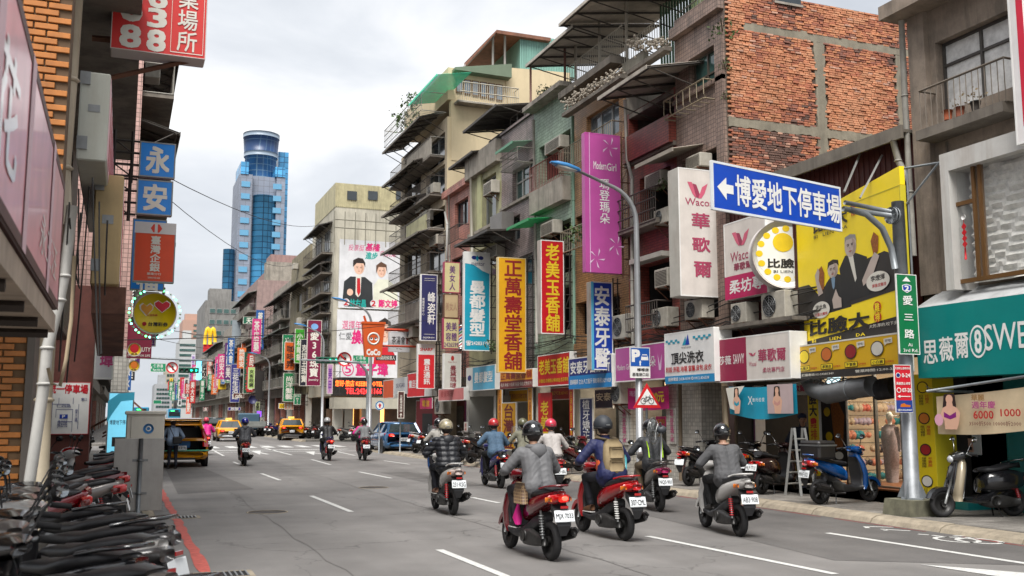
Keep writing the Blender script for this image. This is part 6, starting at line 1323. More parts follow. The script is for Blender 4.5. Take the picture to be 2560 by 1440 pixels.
def pu(q): q=q-Vector((0,0,H));return 1280+F*q.dot(RT)/q.dot(FW)
PW=M((212,210,206),.22,var=.05,coat=.8);PR=M((176,24,30),.2,var=.05,coat=.9);PDR=M((112,14,26),.18,var=.06,coat=1);PG=M((140,134,130),.3,.3,var=.08,coat=.5)
PB=M((10,86,160),.22,var=.06,coat=.9);PK=M((30,30,33),.22,var=.06,coat=.9);PBR=M((52,34,32),.22,var=.06,coat=.9);PVI=M((40,40,110),.25,var=.06,coat=.8);PBG=M((190,176,150),.3,.2,var=.05,coat=.6)
RID={}
def ridden(k,px,label,**kw):
    loc,rz=head(*px);RID[k]=(loc,rz);return scooter(label,loc,rz,group='scooters being ridden',**kw)
ridden(1,(1378,1402,1276,1380),'dark red scooter with lit tail lamp ridden nearest the camera',paint=PDR,plate='MJX·7033',lit=True,shock=STEEL)
ridden(2,(1562,1352,1458,1331),'bright red scooter ridden by the person with the tan backpack',paint=PR,plate='307·CML',shock=WHITE)
ridden(3,(1850,1342,1765,1322),'white scooter with blue flash ridden by the person in the grey suit',paint=PW,plate='AB3·908',lens=M((150,146,142),.15,coat=.8))
ridden(4,(1133,1288,1088,1274),'white scooter with a round muffler ridden by the person in the black puffer',paint=PW,plate='231·KSG',lens=M((200,180,172),.15,coat=.8))
ridden(5,(1252,1221,1212,1211),'violet scooter ridden by the person in the denim jacket',paint=PVI,plate='UM9·683')
ridden(6,(1650,1280,1602,1268),'grey scooter carrying a standing fan on its rear rack',paint=PG,plate='NQ5·901',lens=M((170,20,90),.2,coat=.8),shock=STEEL)
ridden(7,(1322,1208,1290,1200),'dark scooter with clear windscreen ridden in olive beyond the denim rider',paint=PK,windscreen=True,plate='MPR·5686')
ridden(8,(1392,1242,1362,1234),'silver scooter ridden by the person with the pink helmet',paint=PG,plate='NSD·686')
ridden(9,(1108,1202,1080,1194),'blue scooter with windscreen beyond the black puffer rider',paint=PB,windscreen=True,plate='MKA·118')
ridden(10,(612,1165,606,1156),'dark scooter with big mirrors ridden alone mid-road before the crossing',paint=PK,plate='MCW·5435')
ridden(11,(823,1152,808,1145),'dark blue scooter with glowing tail lamp, left of a pair by the crossing',paint=PVI,plate='527·NMK',lit=True)
ridden(12,(912,1152,900,1146),'red scooter carrying two people just left of the blue hatchback',paint=PDR,plate='CXF·907')
ridden(13,(516,1138,508,1131),'red scooter ridden by the person in hot pink',paint=PR,plate='MGF·8830',lit=True)
ridden(14,(500,1118,494,1112),'black scooter just ahead of the pink rider',paint=PK,plate='MMQ·220')
# parked on the right pavement
PKD='scooters parked on the right pavement'
def parked(label,u,v,rz,z=.12,**kw):
    p=atZ(u,v,z);return scooter(label,(p.x,p.y,z),rz,group=kw.pop('group',PKD),**kw)
s_blue=parked('blue scooter with black delivery bag parked before the lingerie shop',2112,1258,math.radians(-84),paint=PB,plate='MWE·5021',shock=STEEL)
s_bg=parked('beige and black retro scooter facing the road under the sale banner',2448,1292,math.radians(78),paint=PBG,retro=True,plate='MHT·210',trim=PK)
s_ret=parked('dark brown retro scooter with plate parked left of the ladder',1945,1232,math.radians(-68),paint=PBR,retro=True,plate='MLP·7710')
parked('black scooter parked furthest left beside the coat rack',1880,1222,math.radians(-50),paint=PK,plate='NBT·307')
for ch in s_bg.children:
    if ch.name.split('.')[0] in ('body_panel','front_mudguard','bar_cover'): ch.material_slots[0].link='OBJECT';ch.material_slots[0].material=PK
m=MB();m.loft([(.4,0,.475,.07,.02),(.6,0,.475,.13,.02),(.8,0,.425,.12,.02),(.9,0,.37,.07,.02)],12,'z',ex=.8);m.build('front_panel',PK,s_bg)
# far ones along the kerb share the brown scooter's meshes with their own colours
r7=random.Random(2)
base2=parked('black scooter parked nearest the barber shop arch',1212,1158,math.radians(-70),paint=PK,plate='PAK·335')
def more(lab,u,v,paint,rz=-70,z=.12,grp=PKD,src=None,side=0):
    p=atZ(u,v,z);c=copy_tree(src or base2,(p.x,p.y,z),math.radians(rz+r7.uniform(-8,8)),lab,grp,swap={PK: paint});return c
for lab,u,v,pt in (('dark red scooter parked by the yellow gold-shop panel',1440,1184,PDR),('grey scooter parked between the arch and the red panel',1180,1153,PG),('black scooter parked beside the red flower pot',1405,1180,PK),('white scooter parked before the telecom shop',1070,1132,PW),('silver scooter parked left of the salon arch',1150,1146,PG),('black scooter parked behind the grey suit rider',1760,1212,PK),('dark scooter parked behind the blue hatchback',1092,1137,PK)):
    more(lab,u,v,pt)
FARK='scooters parked beyond the side street'
for i,(u,v,pt) in enumerate(((872,1102,PG),(848,1100,PK),(788,1098,PG),(775,1096,PK),(700,1092,PVI),(686,1090,PK),(668,1088,PVI),(900,1103,PW),(750,1093,PK),(655,1086,PG),(808,1099,PDR))):
    labs=['light grey scooter parked at the foot of the hotel','black scooter by the pillar of the hotel','silver scooter right of the small taxi','black scooter close behind the small taxi','blue scooter left of the cyclist','dark scooter second left of the cyclist','violet scooter by the parked truck','white scooter under the hotel canopy','black scooter by the far street lamp','grey scooter furthest along the far kerb','dark red scooter between lamp and hotel']
    more(labs[i],u,v,pt,rz=-60,z=0.06,grp=FARK)
# ---------------------------------------------------------------- row of scooters on the left pavement, tails to the road
LK='scooters parked on the left pavement'
lrow=[(PK,'black scooter nearest the camera at the lower left, long seat and curved grab rail',5.3),(PG,'grey scooter second from the camera in the left row',6.0),(PK,'black scooter third from the camera in the left row',6.7),(PW,'mint-white scooter with big cream headset in the left row',7.4),(PK,'black scooter with round mirror fourth before the panel in the left row',8.1),(PG,'grey scooter in the middle of the left row',8.85),(PK,'black scooter with red and amber tail in the left row',9.6)]
TD=M((96,22,22),.25,var=.1,coat=.6);TD2=M((60,58,58),.3,var=.1,coat=.4)
lb=scooter(lrow[0][1],(-.3,lrow[0][2],.12),math.radians(50),paint=PK,group=LK,trim=DARKP,lens=TD2,signalc=TD)
for i,(pt,lab,y) in enumerate(lrow[1:]): copy_tree(lb,(-.36-max(0,y-8)*.1+r7.uniform(-.1,.06),y,.12),math.radians(50+r7.uniform(-10,10)),lab,LK,swap={PK: pt,TD2: TAILR if i in (1,4) else TD2},skip=() if pt is PK else ('grab_rail',))
fr=[(PDR,'dark red scooter behind the row by the hoarding',11.0,-1.1,120),(PG,'silver scooter with a broad headset nearest the drainpipes',12.1,-.95,140),(PB,'blue scooter facing the camera by the map pillar',19.0,-1.15,160),(PG,'silver scooter crowded beside the blue one',17.6,-1.35,145),(PG,'grey naked scooter with fat tyre by the drainpipes',14.2,-1.2,110),(PR,'red scooter half hidden behind the metal panel',20.6,-.55,110),(PW,'white scooter near the map pillar',18.6,-.45,100),(PK,'black scooter close against the map pillar',16.2,-.9,105),(PG,'chrome-nosed scooter beside the cabinet',22.6,-.45,100),(PR,'red scooter past the map pillar by the kiosk',24.6,-.5,95),(PK,'black scooter past the cabinet',27.5,-.4,90),(PG,'grey scooter just before the metal panel',13.2,-.85,88),(PK,'black scooter behind the kiosk',31.0,-.5,90),(PDR,'maroon scooter tucked under the long pink hoarding',15.1,-.8,92)]
for pt,lab,y,x,a in fr: copy_tree(lb,(x,y,.12),math.radians(a),lab,LK,swap={PK: pt,TD2: TAILR},skip=('grab_rail',))
# ---------------------------------------------------------------- cars
def car(label,loc,rz,paint,kind='sedan',L=4.5,Wd=1.78,Hh=1.46,plate=None,taxi=False,open_hatch=False,lamps=True,sub=None,group='cars on the road',cat='car',name='car'):
    """body lofted from stations; y forward, rear at -L/2; glass, lamps, bumpers, wheels as parts"""
    o=T(name,label,cat,loc,rz,group);w=Wd/2;R_=.32;m=MB();yr,yf=-L/2,L/2
    st=[(yr,.42,.72,.86),(yr+.06,.30,.86,.95),(yr+.5,.24,.95,1.0),(yr+1.4,.22,.97,1.0),(0,.22,.95,1.0),(yf-1.3,.22,.92,1.0),(yf-.5,.24,.80,.96),(yf-.08,.30,.66,.86),(yf,.40,.56,.74)]
    if kind != 'sedan': st[0]=(yr,.42,.90,.88);st[1]=(yr+.06,.30,.98,.96);st[2]=(yr+.5,.24,1.0,1.0)
    if kind == 'suv': st=[(a,b+.08,c+.1,d) for a,b,c,d in st]
    V=[];Fs=[];n=10
    for (y,z0,z1,f) in st:
        hw=w*f;zm=(z0+z1)/2
        V += [(-hw*.9,y,z0),(-hw,y,z0+.12),(-hw*1.0,y,zm),(-hw*.98,y,z1-.06),(-hw*.88,y,z1),(hw*.88,y,z1),(hw*.98,y,z1-.06),(hw,y,zm),(hw,y,z0+.12),(hw*.9,y,z0)]
    for i in range(len(st)-1):
        for j in range(n): Fs.append((i*n+j,i*n+(j+1) % n,(i+1)*n+(j+1) % n,(i+1)*n+j))
    Fs += [tuple(range(n)) if not open_hatch else (0,1,8,9),tuple((len(st)-1)*n+j for j in range(n))[::-1]]
    m.add(V,Fs,0,True)
    zb=.93 if kind == 'sedan' else .98;zb += .1 if kind == 'suv' else 0
    if kind == 'sedan': g=[(yr+.55,zb,w*.86),(yr+1.15,Hh-.03,w*.66),(-.15,Hh,w*.68),(.45,Hh-.04,w*.66),(1.15,zb-.04,w*.86)]
    else: g=[(yr+.08,zb,w*.87),(yr+.42,Hh-.03,w*.70),(-.3,Hh,w*.72),(.45,Hh-.05,w*.68),(1.15,zb-.04,w*.87)]
    roof=MB();V=[(-g[1][2],g[1][0],g[1][1]),(g[1][2],g[1][0],g[1][1]),(-g[2][2],g[2][0],g[2][1]+.02),(g[2][2],g[2][0],g[2][1]+.02),(-g[3][2],g[3][0],g[3][1]),(g[3][2],g[3][0],g[3][1])]
    V2=[(x,y,z-.05) for x,y,z in V];roof.add(V+V2,[(0,1,3,2),(2,3,5,4),(0,6,7,1),(4,5,11,10),(0,2,8,6),(2,4,10,8),(1,7,9,3),(3,9,11,5)],0,True)
    b=m.build('body',paint,o);roof.build('roof',paint,o)
    pil=MB()
    for s in (-1,1):
        for (a,c) in ((0,1),(4,3)): pil.bar((s*g[a][2],g[a][0],g[a][1]-.02),(s*g[c][2]*1.0,g[c][0],g[c][1]-.02),.09)
        pil.bar((s*w*.9,-.15,zb),(s*g[2][2],-.12,Hh-.03),.07)
        if kind != 'sedan': pil.bar((s*w*.9,yr+.95,zb),(s*g[1][2]*1.01,yr+.8,Hh-.05),.1)
    pil.build('pillar',paint,o)
    GLS=M((38,44,46),.06,var=.2,coat=.8)
    if not open_hatch:
        q=MB();e=.012;q.add([(-g[0][2]*.93,g[0][0]-e,g[0][1]+.02),(g[0][2]*.93,g[0][0]-e,g[0][1]+.02),(g[1][2]*.93,g[1][0]-e,g[1][1]-.05),(-g[1][2]*.93,g[1][0]-e,g[1][1]-.05)],[(0,1,2,3)]);q.build('rear_window',M((60,70,72),.05,var=.3,coat=1),o)
    q=MB();q.add([(-g[4][2]*.9,g[4][0],g[4][1]+.02),(g[4][2]*.9,g[4][0],g[4][1]+.02),(g[3][2]*.92,g[3][0],g[3][1]-.04),(-g[3][2]*.92,g[3][0],g[3][1]-.04)],[(0,1,2,3)]);q.build('windscreen',GLS,o)
    for s in (-1,1):
        q=MB();q.add([(s*w*.885,g[0][0]+.12,zb),(s*w*.885,g[4][0]-.12,zb-.02),(s*g[3][2]*1.0,g[3][0]-.04,g[3][1]-.06),(s*g[1][2]*1.0,g[1][0]+.06,g[1][1]-.06)],[(0,1,2,3)]);q.build('side_window',GLS,o)
        q=MB();q.ell((s*(w+.07),.95,zb+.05),(.09,.05,.065),8,5);q.build('mirror',paint,o)
        q=MB();q.box(s*(w*.99),s*(w*1.0+.004),.55,.56,.3,zb-.06);q.box(s*(w*.99),s*(w*1.0+.004),-.45,-.44,.3,zb-.06);q.build('door_seam',BLACK,o)
        for yy in (yr+.82,yf-.85):
            q=MB();q.ring((s*(w-.11),yy,R_),R_-.09,.1,'x',20,8);t_=q.build('wheel',RUBBER,o);q=MB();q.cyl((s*(w-.06),yy,R_),R_-.13,.1,'x',14);q.build('rim',STEEL,t_)
            q=MB();q.cyl((s*(w-.045),yy,R_+.02),R_+.06,.1,'x',20);q.build('wheel_arch',BLACK,o)
        zl=.74 if kind == 'sedan' else .86;zl += .06 if kind == 'suv' else 0
        q=MB();q.loft([(yr-.008,s*w*.66,zl,.15,.07),(yr+.12,s*w*.74,zl+.02,.18,.085),(yr+.3,s*w*.86,zl+.04,.11,.06)],10,'y',ex=.6)
        if kind == 'wagon': q=MB();q.loft([(.7,s*w*.86,yr+.03,.1,.05),(1.0,s*w*.84,yr+.1,.09,.06),(1.32,s*w*.74,yr+.28,.05,.05)],8,'z')
        lt=q.build('tail_light',M((186,22,22),.15,coat=1,var=.1),o)
        if lamps: q=MB();q.box(s*w*.58,s*w*.74,yr-.018,yr-.008,zl-.03,zl+.03);q.build('lit_lamp',TAILON,lt)
        q=MB();q.ell((s*w*.68,yf-.12,.66),(.17,.1,.07),10,5);q.build('headlight',WHITE,o)
    q=MB();q.loft([(yr-.05,0,.43,w*.80,.10),(yr+.02,0,.43,w*.93,.13),(yr+.25,0,.42,w*.99,.13)],12,'y',ex=.5);q.build('rear_bumper',sub or paint,o)
    q=MB();q.box(-w*.5,w*.5,yr-.06,yr-.04,.26,.34);q.build('bumper_insert',BLACK,o)
    zp=.62 if kind == 'sedan' else .66;q=MB();q.bbox(-.17,.17,-.02,0,-.08,.08,.008);pl=q.build('license_plate',PLATEW,o);pl.location=(0,yr-.035 if kind != 'sedan' else yr-.012,zp)
    text(pl,plate or 'ABC·0001',0,0,.3,.09,INK,y=-.0225,bold=.012)
    if taxi:
        q=MB();q.prismx([(-.1,0),(.12,0),(.06,.16),(-.05,.16)],-.22,.22);q.xf(Matrix.Translation((0,-.2,Hh)));q.build('taxi_light',flat((236,200,90)),o)
    return o
TX=M((232,158,26),.25,var=.04,coat=.8,k=.85);SIL=M((176,176,176),.3,.3,coat=.5)
def car_px(label,u,v,rz,*a,**k): p=atZ(u,v);return car(label,(p.x,p.y,0),rz,*a,**k)
BC=atZ(1003,1134);car('blue hatchback with lit tail lamps waiting by the kerb at the corner',(BC.x+.15,BC.y+2.1,0),math.radians(-1),M((52,104,150),.22,.2,var=.04,coat=1),'hatch',L=4.35,Wd=1.8,Hh=1.45,plate='AXE·5570')
p=atZ(577,1104);car('yellow taxi saloon driving away in the middle lane',(p.x,p.y+2.2,0),0,TX,'sedan',taxi=True,plate='688·C7',sub=SIL)
p=atZ(737,1101);car('small yellow taxi with black bumper pulled up near the far kerb',(p.x,p.y+2.0,0),math.radians(-6),TX,'suv',L=4.1,Hh=1.55,taxi=True,plate='TDC·551',sub=BLACK)
p=atZ(540,1086);car('dark estate car ahead of the yellow saloon taxi',(p.x,p.y+2,0),0,M((40,50,46),.25,coat=.7),'suv',Hh=1.6,plate='AKE·001')
p=atZ(572,1072);car('silver car far ahead in the left lane',(p.x,p.y+2,0),0,SIL,'hatch',plate='APL·201')
p=atZ(462,1168);wg=car('yellow taxi estate stopped at the left kerb with its tailgate raised',(p.x-.15,p.y+2.1,0),0,TX,'wagon',L=4.6,Wd=1.85,Hh=1.5,open_hatch=True,plate='213·9J',lamps=False,name='taxi')
m=MB();m.add([(-.72,-2.15,.62),(.72,-2.15,.62),(.72,-.9,.62),(-.72,-.9,.62),(-.72,-.9,1.35),(.72,-.9,1.35),(-.75,-2.15,1.3),(.75,-2.15,1.3)],[(0,1,2,3),(3,2,5,4),(0,3,4,6),(1,7,5,2)]);m.build('boot',BLACK,wg)
m=MB();m.loft([(-1.95,0,1.50,.68,.03),(-2.3,0,1.60,.70,.03),(-2.75,0,1.66,.70,.03),(-2.98,0,1.62,.6,.03)],10,'y',ex=.4);tg=m.build('tailgate',TX,wg)
m=MB();m.add([(-.56,-2.1,1.51),(.56,-2.1,1.51),(.58,-2.7,1.61),(-.58,-2.7,1.61)],[(0,1,2,3)]);m.build('tailgate_glass',GLASS_D,tg)
m=MB();m.box(-.86,.9,-2.33,-2.318,.55,.60);m.build('side_stripe',flat((90,190,150)),wg)
m=MB();m.bbox(-.35,.3,-2.1,-1.6,.66,.95,.02);c_=T('storage_crate','blue plastic crate in the open boot of the taxi estate','crate',(wg.location.x,wg.location.y,0));m.build('crate',flat((30,110,180)),c_)
# two city buses, a truck and small distant cars
def bus(label,x,y):
    o=T('city_bus',label,'bus',(x,y,0),0,'city buses');m=MB();m.bbox(-1.2,1.2,0,10.5,.35,3.2,.12);m.build('body',M((40,150,190),.35,var=.1,coat=.4),o)
    m=MB();m.box(-1.05,1.05,-.02,-.004,1.7,2.55);m.build('rear_window',GLASS_D,o);m=MB();m.box(-.8,.8,-.03,-.006,2.62,2.95);m.build('destination_display',BLACK,o);m=MB();m.box(-.7,.0,-.04,-.031,2.7,2.88);m.build('lit_digits',M((60,255,120),.4,var=0,emit=1.2),o)
    for s in (-1,1):
        m=MB();m.box(s*.85,s*1.1,-.02,-.004,.9,1.2);m.build('tail_light',TAILR,o)
        for yy in (2,8): m=MB();m.cyl((s*1.05,yy,.48),.48,.25,'x',16);m.build('wheel',RUBBER,o)
    return o
p=atZ(437,1064);bus('nearer blue city bus seen over the raised taxi tailgate',p.x+.8,p.y+20);bus('further blue city bus at the end of the left lane',3.2,175)
tk=T('flatbed_truck','grey flatbed truck parked at the far kerb beyond the taxi','truck',(atZ(638,1092).x,88,0));m=MB();m.box(-.95,.95,0,3.6,.75,.85);m.build('bed',STEEL,tk)
for q_ in ((-.95,.95,-.02,.03,.85,1.3),(-.95,-.9,.03,3.6,.85,1.3),(.9,.95,.03,3.6,.85,1.3)): m=MB();m.box(*q_);m.build('side_board',M((150,154,150),.6,var=.2),tk)
m=MB();m.bbox(-.9,.9,3.7,5.2,.5,2.0,.1);m.build('cab',M((80,110,130),.4),tk)
for s in (-1,1):
    for yy in (.8,4.4): m=MB();m.cyl((s*.8,yy,.36),.36,.22,'x',14);m.build('wheel',RUBBER,tk)
# ---------------------------------------------------------------- loads, ladder, fan, bicycle
lx,lr=RID[6]
fan=T('standing_fan','grey standing fan with wire cage tied to the rear rack of the grey scooter','fan',(lx[0]+math.sin(lr)*.75,lx[1]-math.cos(lr)*.75,.88));m=MB();m.tube([(0,0,0),(.03,.03,.45),(0,0,.75)],.02,8);m.build('pole',STEEL,fan)
m=MB();m.ell((.05,.05,.62),(.1,.09,.08),12,6);m.build('motor',M((70,74,80),.5),fan);rot=Matrix.Translation((-.1,.1,.6)) @ Matrix.Rotation(math.radians(-25),4,'Z') @ Matrix.Rotation(math.radians(62),4,'Z')
m=MB()
for r_ in (.08,.16,.24): m.ring((0,0,0),r_,.010,'y',24,4)
for k in range(20): a=k*PI/10;m.tube([(0,-.05,0),(.16*math.cos(a),-.06,.16*math.sin(a)),(.25*math.cos(a),0,.25*math.sin(a)),(.16*math.cos(a),.06,.16*math.sin(a)),(0,.05,0)],.0045,3,caps=False)
m.xf(rot);m.build('cage',STEEL,fan)
for k in range(4):
    m=MB();a=k*PI/2;m.add([(0,0,0),(.2*math.cos(a-.4),-.02,.2*math.sin(a-.4)),(.22*math.cos(a),0,.22*math.sin(a)),(.2*math.cos(a+.3),.02,.2*math.sin(a+.3))],[(0,1,2,3)]);m.xf(rot);m.build('blade',M((190,196,200),.3),fan)
m=MB()
for z in (0,.06):
    for q_ in (((-.16,-.2),(.16,-.2)),((-.16,.2),(.16,.2)),((-.16,-.2),(-.16,.2)),((.16,-.2),(.16,.2))): m.bar((q_[0][0],q_[0][1],z),(q_[1][0],q_[1][1],z),.014)
m.build('rack',BLACK,fan)
ld=T('step_ladder','aluminium folding ladder standing between the brown and blue parked scooters','ladder',atZ(2002,1238,.12),math.radians(10));zl=atY(2000,1070,ld.location.y).z-.12
for s in (-1,1):
    for e in (-1,1): m=MB();m.bar((s*.22,e*.22,0),(s*.15,e*.03,zl),.05);m.build('rail',ALU,ld)
for i in range(1,6):
    z=zl*i/6;f=i/6
    for e in (-1,1): m=MB();x=.22-.07*f;m.bar((-x,e*(.22-.19*f),z),(x,e*(.22-.19*f),z),.03);m.build('rung',ALU,ld)
bg=T('delivery_bag','black insulated delivery bag on the seat of the blue parked scooter','bag',(s_blue.location.x-.62,s_blue.location.y-.06,.955),math.radians(-84));m=MB();m.bbox(-.26,.26,-.22,.22,0,.34,.04);m.build('bag',BLACK,bg);m=MB();m.box(-.264,.264,-.224,.224,.24,.27);m.build('trim',STEEL,bg)
bk=T('bicycle','old bicycle with a blue basket ridden along the far kerb beside the small taxi','bicycle',(atZ(705,1098).x,atZ(705,1098).y,0))
for y in (-.52,.52): m=MB();m.ring((0,y,.33),.31,.02,'x',20,5);m.build('wheel',RUBBER,bk)
m=MB()
for a,b in (((0,-.52,.33),(0,-.1,.8)),((0,-.1,.8),(0,.42,.82)),((0,.42,.95),(0,.52,.33)),((0,-.05,.3),(0,.42,.78)),((0,-.05,.3),(0,-.12,.85)),((-.28,.35,1.0),(.28,.35,1.0))): m.tube([a,b],.018,6)
m.build('frame',PK,bk);m=MB();m.bbox(-.3,.3,-.75,-.35,.72,.98,.03);m.build('basket',flat((30,90,170)),bk)
pt=T('flower_pot','red plastic flower pot with a green plant on the kerb by the dentist column','flower pot',atZ(1412,1176,.12));m=MB();m.tube([(0,0,0),(0,0,.3)],[.13,.19],14);m.build('pot',flat((206,50,40)),pt)
plant_tuft('shrub_leaves',None,(pt.location.x+.45,pt.location.y+.3,.4),.42,120,LEAF,9,parent=pt)
# ---------------------------------------------------------------- people: one continuous body each, grown round a posed skeleton
def capsule(bm_,a,b,ra,rb,n=12):
    a,b=Vector(a),Vector(b);d=b-a;L=d.length
    ax=d.normalized() if L > 1e-6 else Vector((0,0,1));u=ax.cross(Vector((0,0,1)) if abs(ax.z) < .9 else Vector((1,0,0))).normalized();w=ax.cross(u)
    rings=[]
    for k in range(1,5): t=-PI/2+k*PI/8;rings.append((a+ax*ra*math.sin(t),ra*math.cos(t)))
    for k in range(0,4): t=k*PI/8;rings.append((b+ax*rb*math.sin(t),rb*math.cos(t)))
    V=[a-ax*ra];
    for c,r in rings: V += [c+(u*math.cos(2*PI*j/n)+w*math.sin(2*PI*j/n))*r for j in range(n)]
    V.append(b+ax*rb);Fs=[(0,1+(j+1) % n,1+j) for j in range(n)]
    for i in range(len(rings)-1): Fs += [(1+i*n+j,1+i*n+(j+1) % n,1+(i+1)*n+(j+1) % n,1+(i+1)*n+j) for j in range(n)]
    e=len(V)-1;o=1+(len(rings)-1)*n;Fs += [(e,o+j,o+(j+1) % n) for j in range(n)]
    bm_.add(V,Fs,0,True)
def fold(a,b,la,lb,out):
    """joint between two points for limb lengths la, lb, bending towards 'out'"""
    a,b=Vector(a),Vector(b);d=b-a;D=min(d.length,(la+lb)*.999);x=(la*la-lb*lb+D*D)/(2*D);h=math.sqrt(max(0,la*la-x*x));n=d.normalized();o=Vector(out);o=(o-n*o.dot(n)).normalized();return a+n*x+o*h
def person(label,loc,rz,top,legs,pose='ride',bulk=1.0,lean=.08,vox=.014,skin=SKIN,shoe=BLACK,hair=None,helmet=None,tw=0.0,hood=False,quilt=False,wr=.0036,visor=True,s=1.0,group='riders',hat=None,arms=None,scarf=None,collar=None,feet=None,stick=None):
    o=T('person',label,'person',loc,rz,group);B_=[]
    if pose in ('ride','pillion'):
        y0=-.26 if pose == 'ride' else -.56;z0=.86 if pose == 'ride' else .92
        hip=Vector((0,y0,z0));neck=Vector((0,y0+.09+lean,z0+.50));hd=neck+Vector((0,.045,.165))
        hands=[Vector((s_*.30,.215,1.015)) for s_ in (-1,1)] if pose == 'ride' else [Vector((s_*.15,y0+.28,z0+.17)) for s_ in (-1,1)]
        feet=[Vector((s_*.125,.13,.40)) for s_ in (-1,1)] if pose == 'ride' else [Vector((s_*.2,y0+.33,.42)) for s_ in (-1,1)]
        knees=[fold(hip+Vector((s_*.09,0,0)),feet[i],.43,.42,(s_*.35,1,.5)) for i,s_ in enumerate((-1,1))];toe=Vector((0,.17,-.035))
    else:
        z0=.90;hip=Vector((0,0,z0));neck=Vector((0,.06+lean*2,z0+.52-lean*.3));hd=neck+Vector((0,.04+lean*.3,.165-lean*.15))
        hands=arms or [Vector((s_*.24,.1,.84)) for s_ in (-1,1)]
        feet=feet or [Vector((s_*.11,-.04*s_,.09)) for s_ in (-1,1)];knees=[fold(hip+Vector((s_*.09,0,0)),feet[i],.42,.41,(0,1,0)) for i,s_ in enumerate((-1,1))];toe=Vector((0,.15,-.035))
    sh=[neck+Vector((s_*.185,-.005,-.075)) for s_ in (-1,1)];el=[fold(sh[i],hands[i],.29,.26,(s_*1.0,-.25,-.9)) for i,s_ in enumerate((-1,1))]
    chest=neck.lerp(hip,.30)+Vector((0,-.02,0));waist=neck.lerp(hip,.68)+Vector((0,-.025,0))
    k=bulk;cap=[]   # (a, b, ra, rb, region) region: 0 top 1 legs 2 skin
    for s_ in (-1,1): cap += [(chest+Vector((s_*.075*k,0,.02)),waist+Vector((s_*.06*k,0,0)),.12*k,.122*k,0),(waist+Vector((s_*.06*k,0,0)),hip+Vector((s_*.08,-.015,.02)),.122*k,.138*k,0),(hip+Vector((s_*.07,-.02,.02)),hip+Vector((s_*.085,.02,-.03)),.135*k,.128*k,0)]
    cap += [(sh[0],sh[1],.072*k,.072*k,0),(neck+Vector((0,-.01,-.09)),neck+Vector((0,0,-.01)),.1*k,.062,0),(neck,hd-Vector((0,0,.06)),.055,.055,2),(hd+Vector((0,-.005,.0)),hd+Vector((0,.005,.03)),.088,.09,2),(hd+Vector((0,.045,-.055)),hd+Vector((0,.02,-.03)),.045,.06,2),(hd+Vector((0,.09,-.012)),hd+Vector((0,.105,-.03)),.012,.014,2)]
    for i,s_ in enumerate((-1,1)):
        fw=(hands[i]-el[i]).normalized();wrist=hands[i]-fw*.07
        cap += [(sh[i],el[i],.072*k,.062*k,0),(el[i],wrist,.062*k,.046*k,0),(wrist,hands[i]-fw*.01,.026,.034,2)]
        for f in range(4):
            bx=hands[i]+Vector((s_*(.03-.02*f),.0,.0));r=.0095;p1=bx+Vector((0,.035,.008 if pose == 'ride' else -.02));p2=p1+Vector((0,.012,-.03-.004*(f in (1,2))));cap += [(bx,p1,r,r,2),(p1,p2,r,r*.85,2)]
        cap += [(hands[i]-Vector((s_*.03,0,0)),hands[i]+Vector((-s_*.035,.03,-.025)),.012,.01,2)]
        hj=hip+Vector((s_*.09,0,-.01));cap += [(hj,knees[i],.092,.064,1),(knees[i],feet[i]+Vector((0,-.0,.03)),.062,.045,1)]
    mb=MB()
    for a,b,ra,rb,rg in cap: capsule(mb,a,b,ra,rb)
    me=mb.mesh('person_body',SKIN);tmp=bpy.data.objects.new('tmp',me);COL.objects.link(tmp)
    rm=tmp.modifiers.new('r','REMESH');rm.mode='VOXEL';rm.voxel_size=vox;rm.use_smooth_shade=True
    sm=tmp.modifiers.new('s','SMOOTH');sm.factor=.5;sm.iterations=3
    dg=bpy.context.evaluated_depsgraph_get();me2=bpy.data.meshes.new_from_object(tmp.evaluated_get(dg));bpy.data.objects.remove(tmp);bpy.data.meshes.remove(me)
    n=len(me2.vertices);co=np.empty(n*3);me2.vertices.foreach_get('co',co);co=co.reshape(-1,3);no=np.empty(n*3);me2.vertices.foreach_get('normal',no);no=no.reshape(-1,3)
    A=np.array([tuple(c[0]) for c in cap]);Bq=np.array([tuple(c[1]) for c in cap]);RA=np.array([c[2] for c in cap]);RB=np.array([c[3] for c in cap]);RG=np.array([c[4] for c in cap])
    def region(P):
        best=np.full(len(P),1e9);rg=np.zeros(len(P),int)
        for i in range(len(cap)):
            d=Bq[i]-A[i];t=np.clip(((P-A[i]) @ d)/max(d @ d,1e-9),0,1);q=np.linalg.norm(P-A[i]-t[:,None]*d,axis=1)-(RA[i]+(RB[i]-RA[i])*t);u=q < best;best[u]=q[u];rg[u]=RG[i]
        return rg
    rv=region(co);sd=(abs(hash(label)) if False else sum(map(ord,label))) % 97
    # cloth folds: sheared sine waves broken by noise, quilting for the padded jacket
    x,y,z=co.T;ph=sd*.7
    fold_=np.sin(z*46+5*np.sin(x*13+ph)+4*np.sin(y*11+ph))*.5+np.sin(z*23-x*30+ph+3*np.sin(y*17))*.5+.25*np.sin(x*30+z*50+y*25+3*np.sin(z*14))
    fold_=.5*fold_+.7*(1-2*np.abs(np.clip(fold_,-1,1)) ** .8);amp=np.where(rv == 2,0,wr)
    if quilt: fold_=np.where(rv == 0,(np.abs(np.sin(z*34)) ** .5*2.4-1.4)+.3*fold_,fold_);amp=np.where(rv == 0,.011,amp)
    co += no*(fold_*amp)[:,None]
    me2.vertices.foreach_set('co',co.ravel());pc=np.empty(len(me2.polygons)*3);me2.polygons.foreach_get('center',pc);rg=region(pc.reshape(-1,3));me2.materials.clear()
    for mt in (top,legs,skin): me2.materials.append(mt)
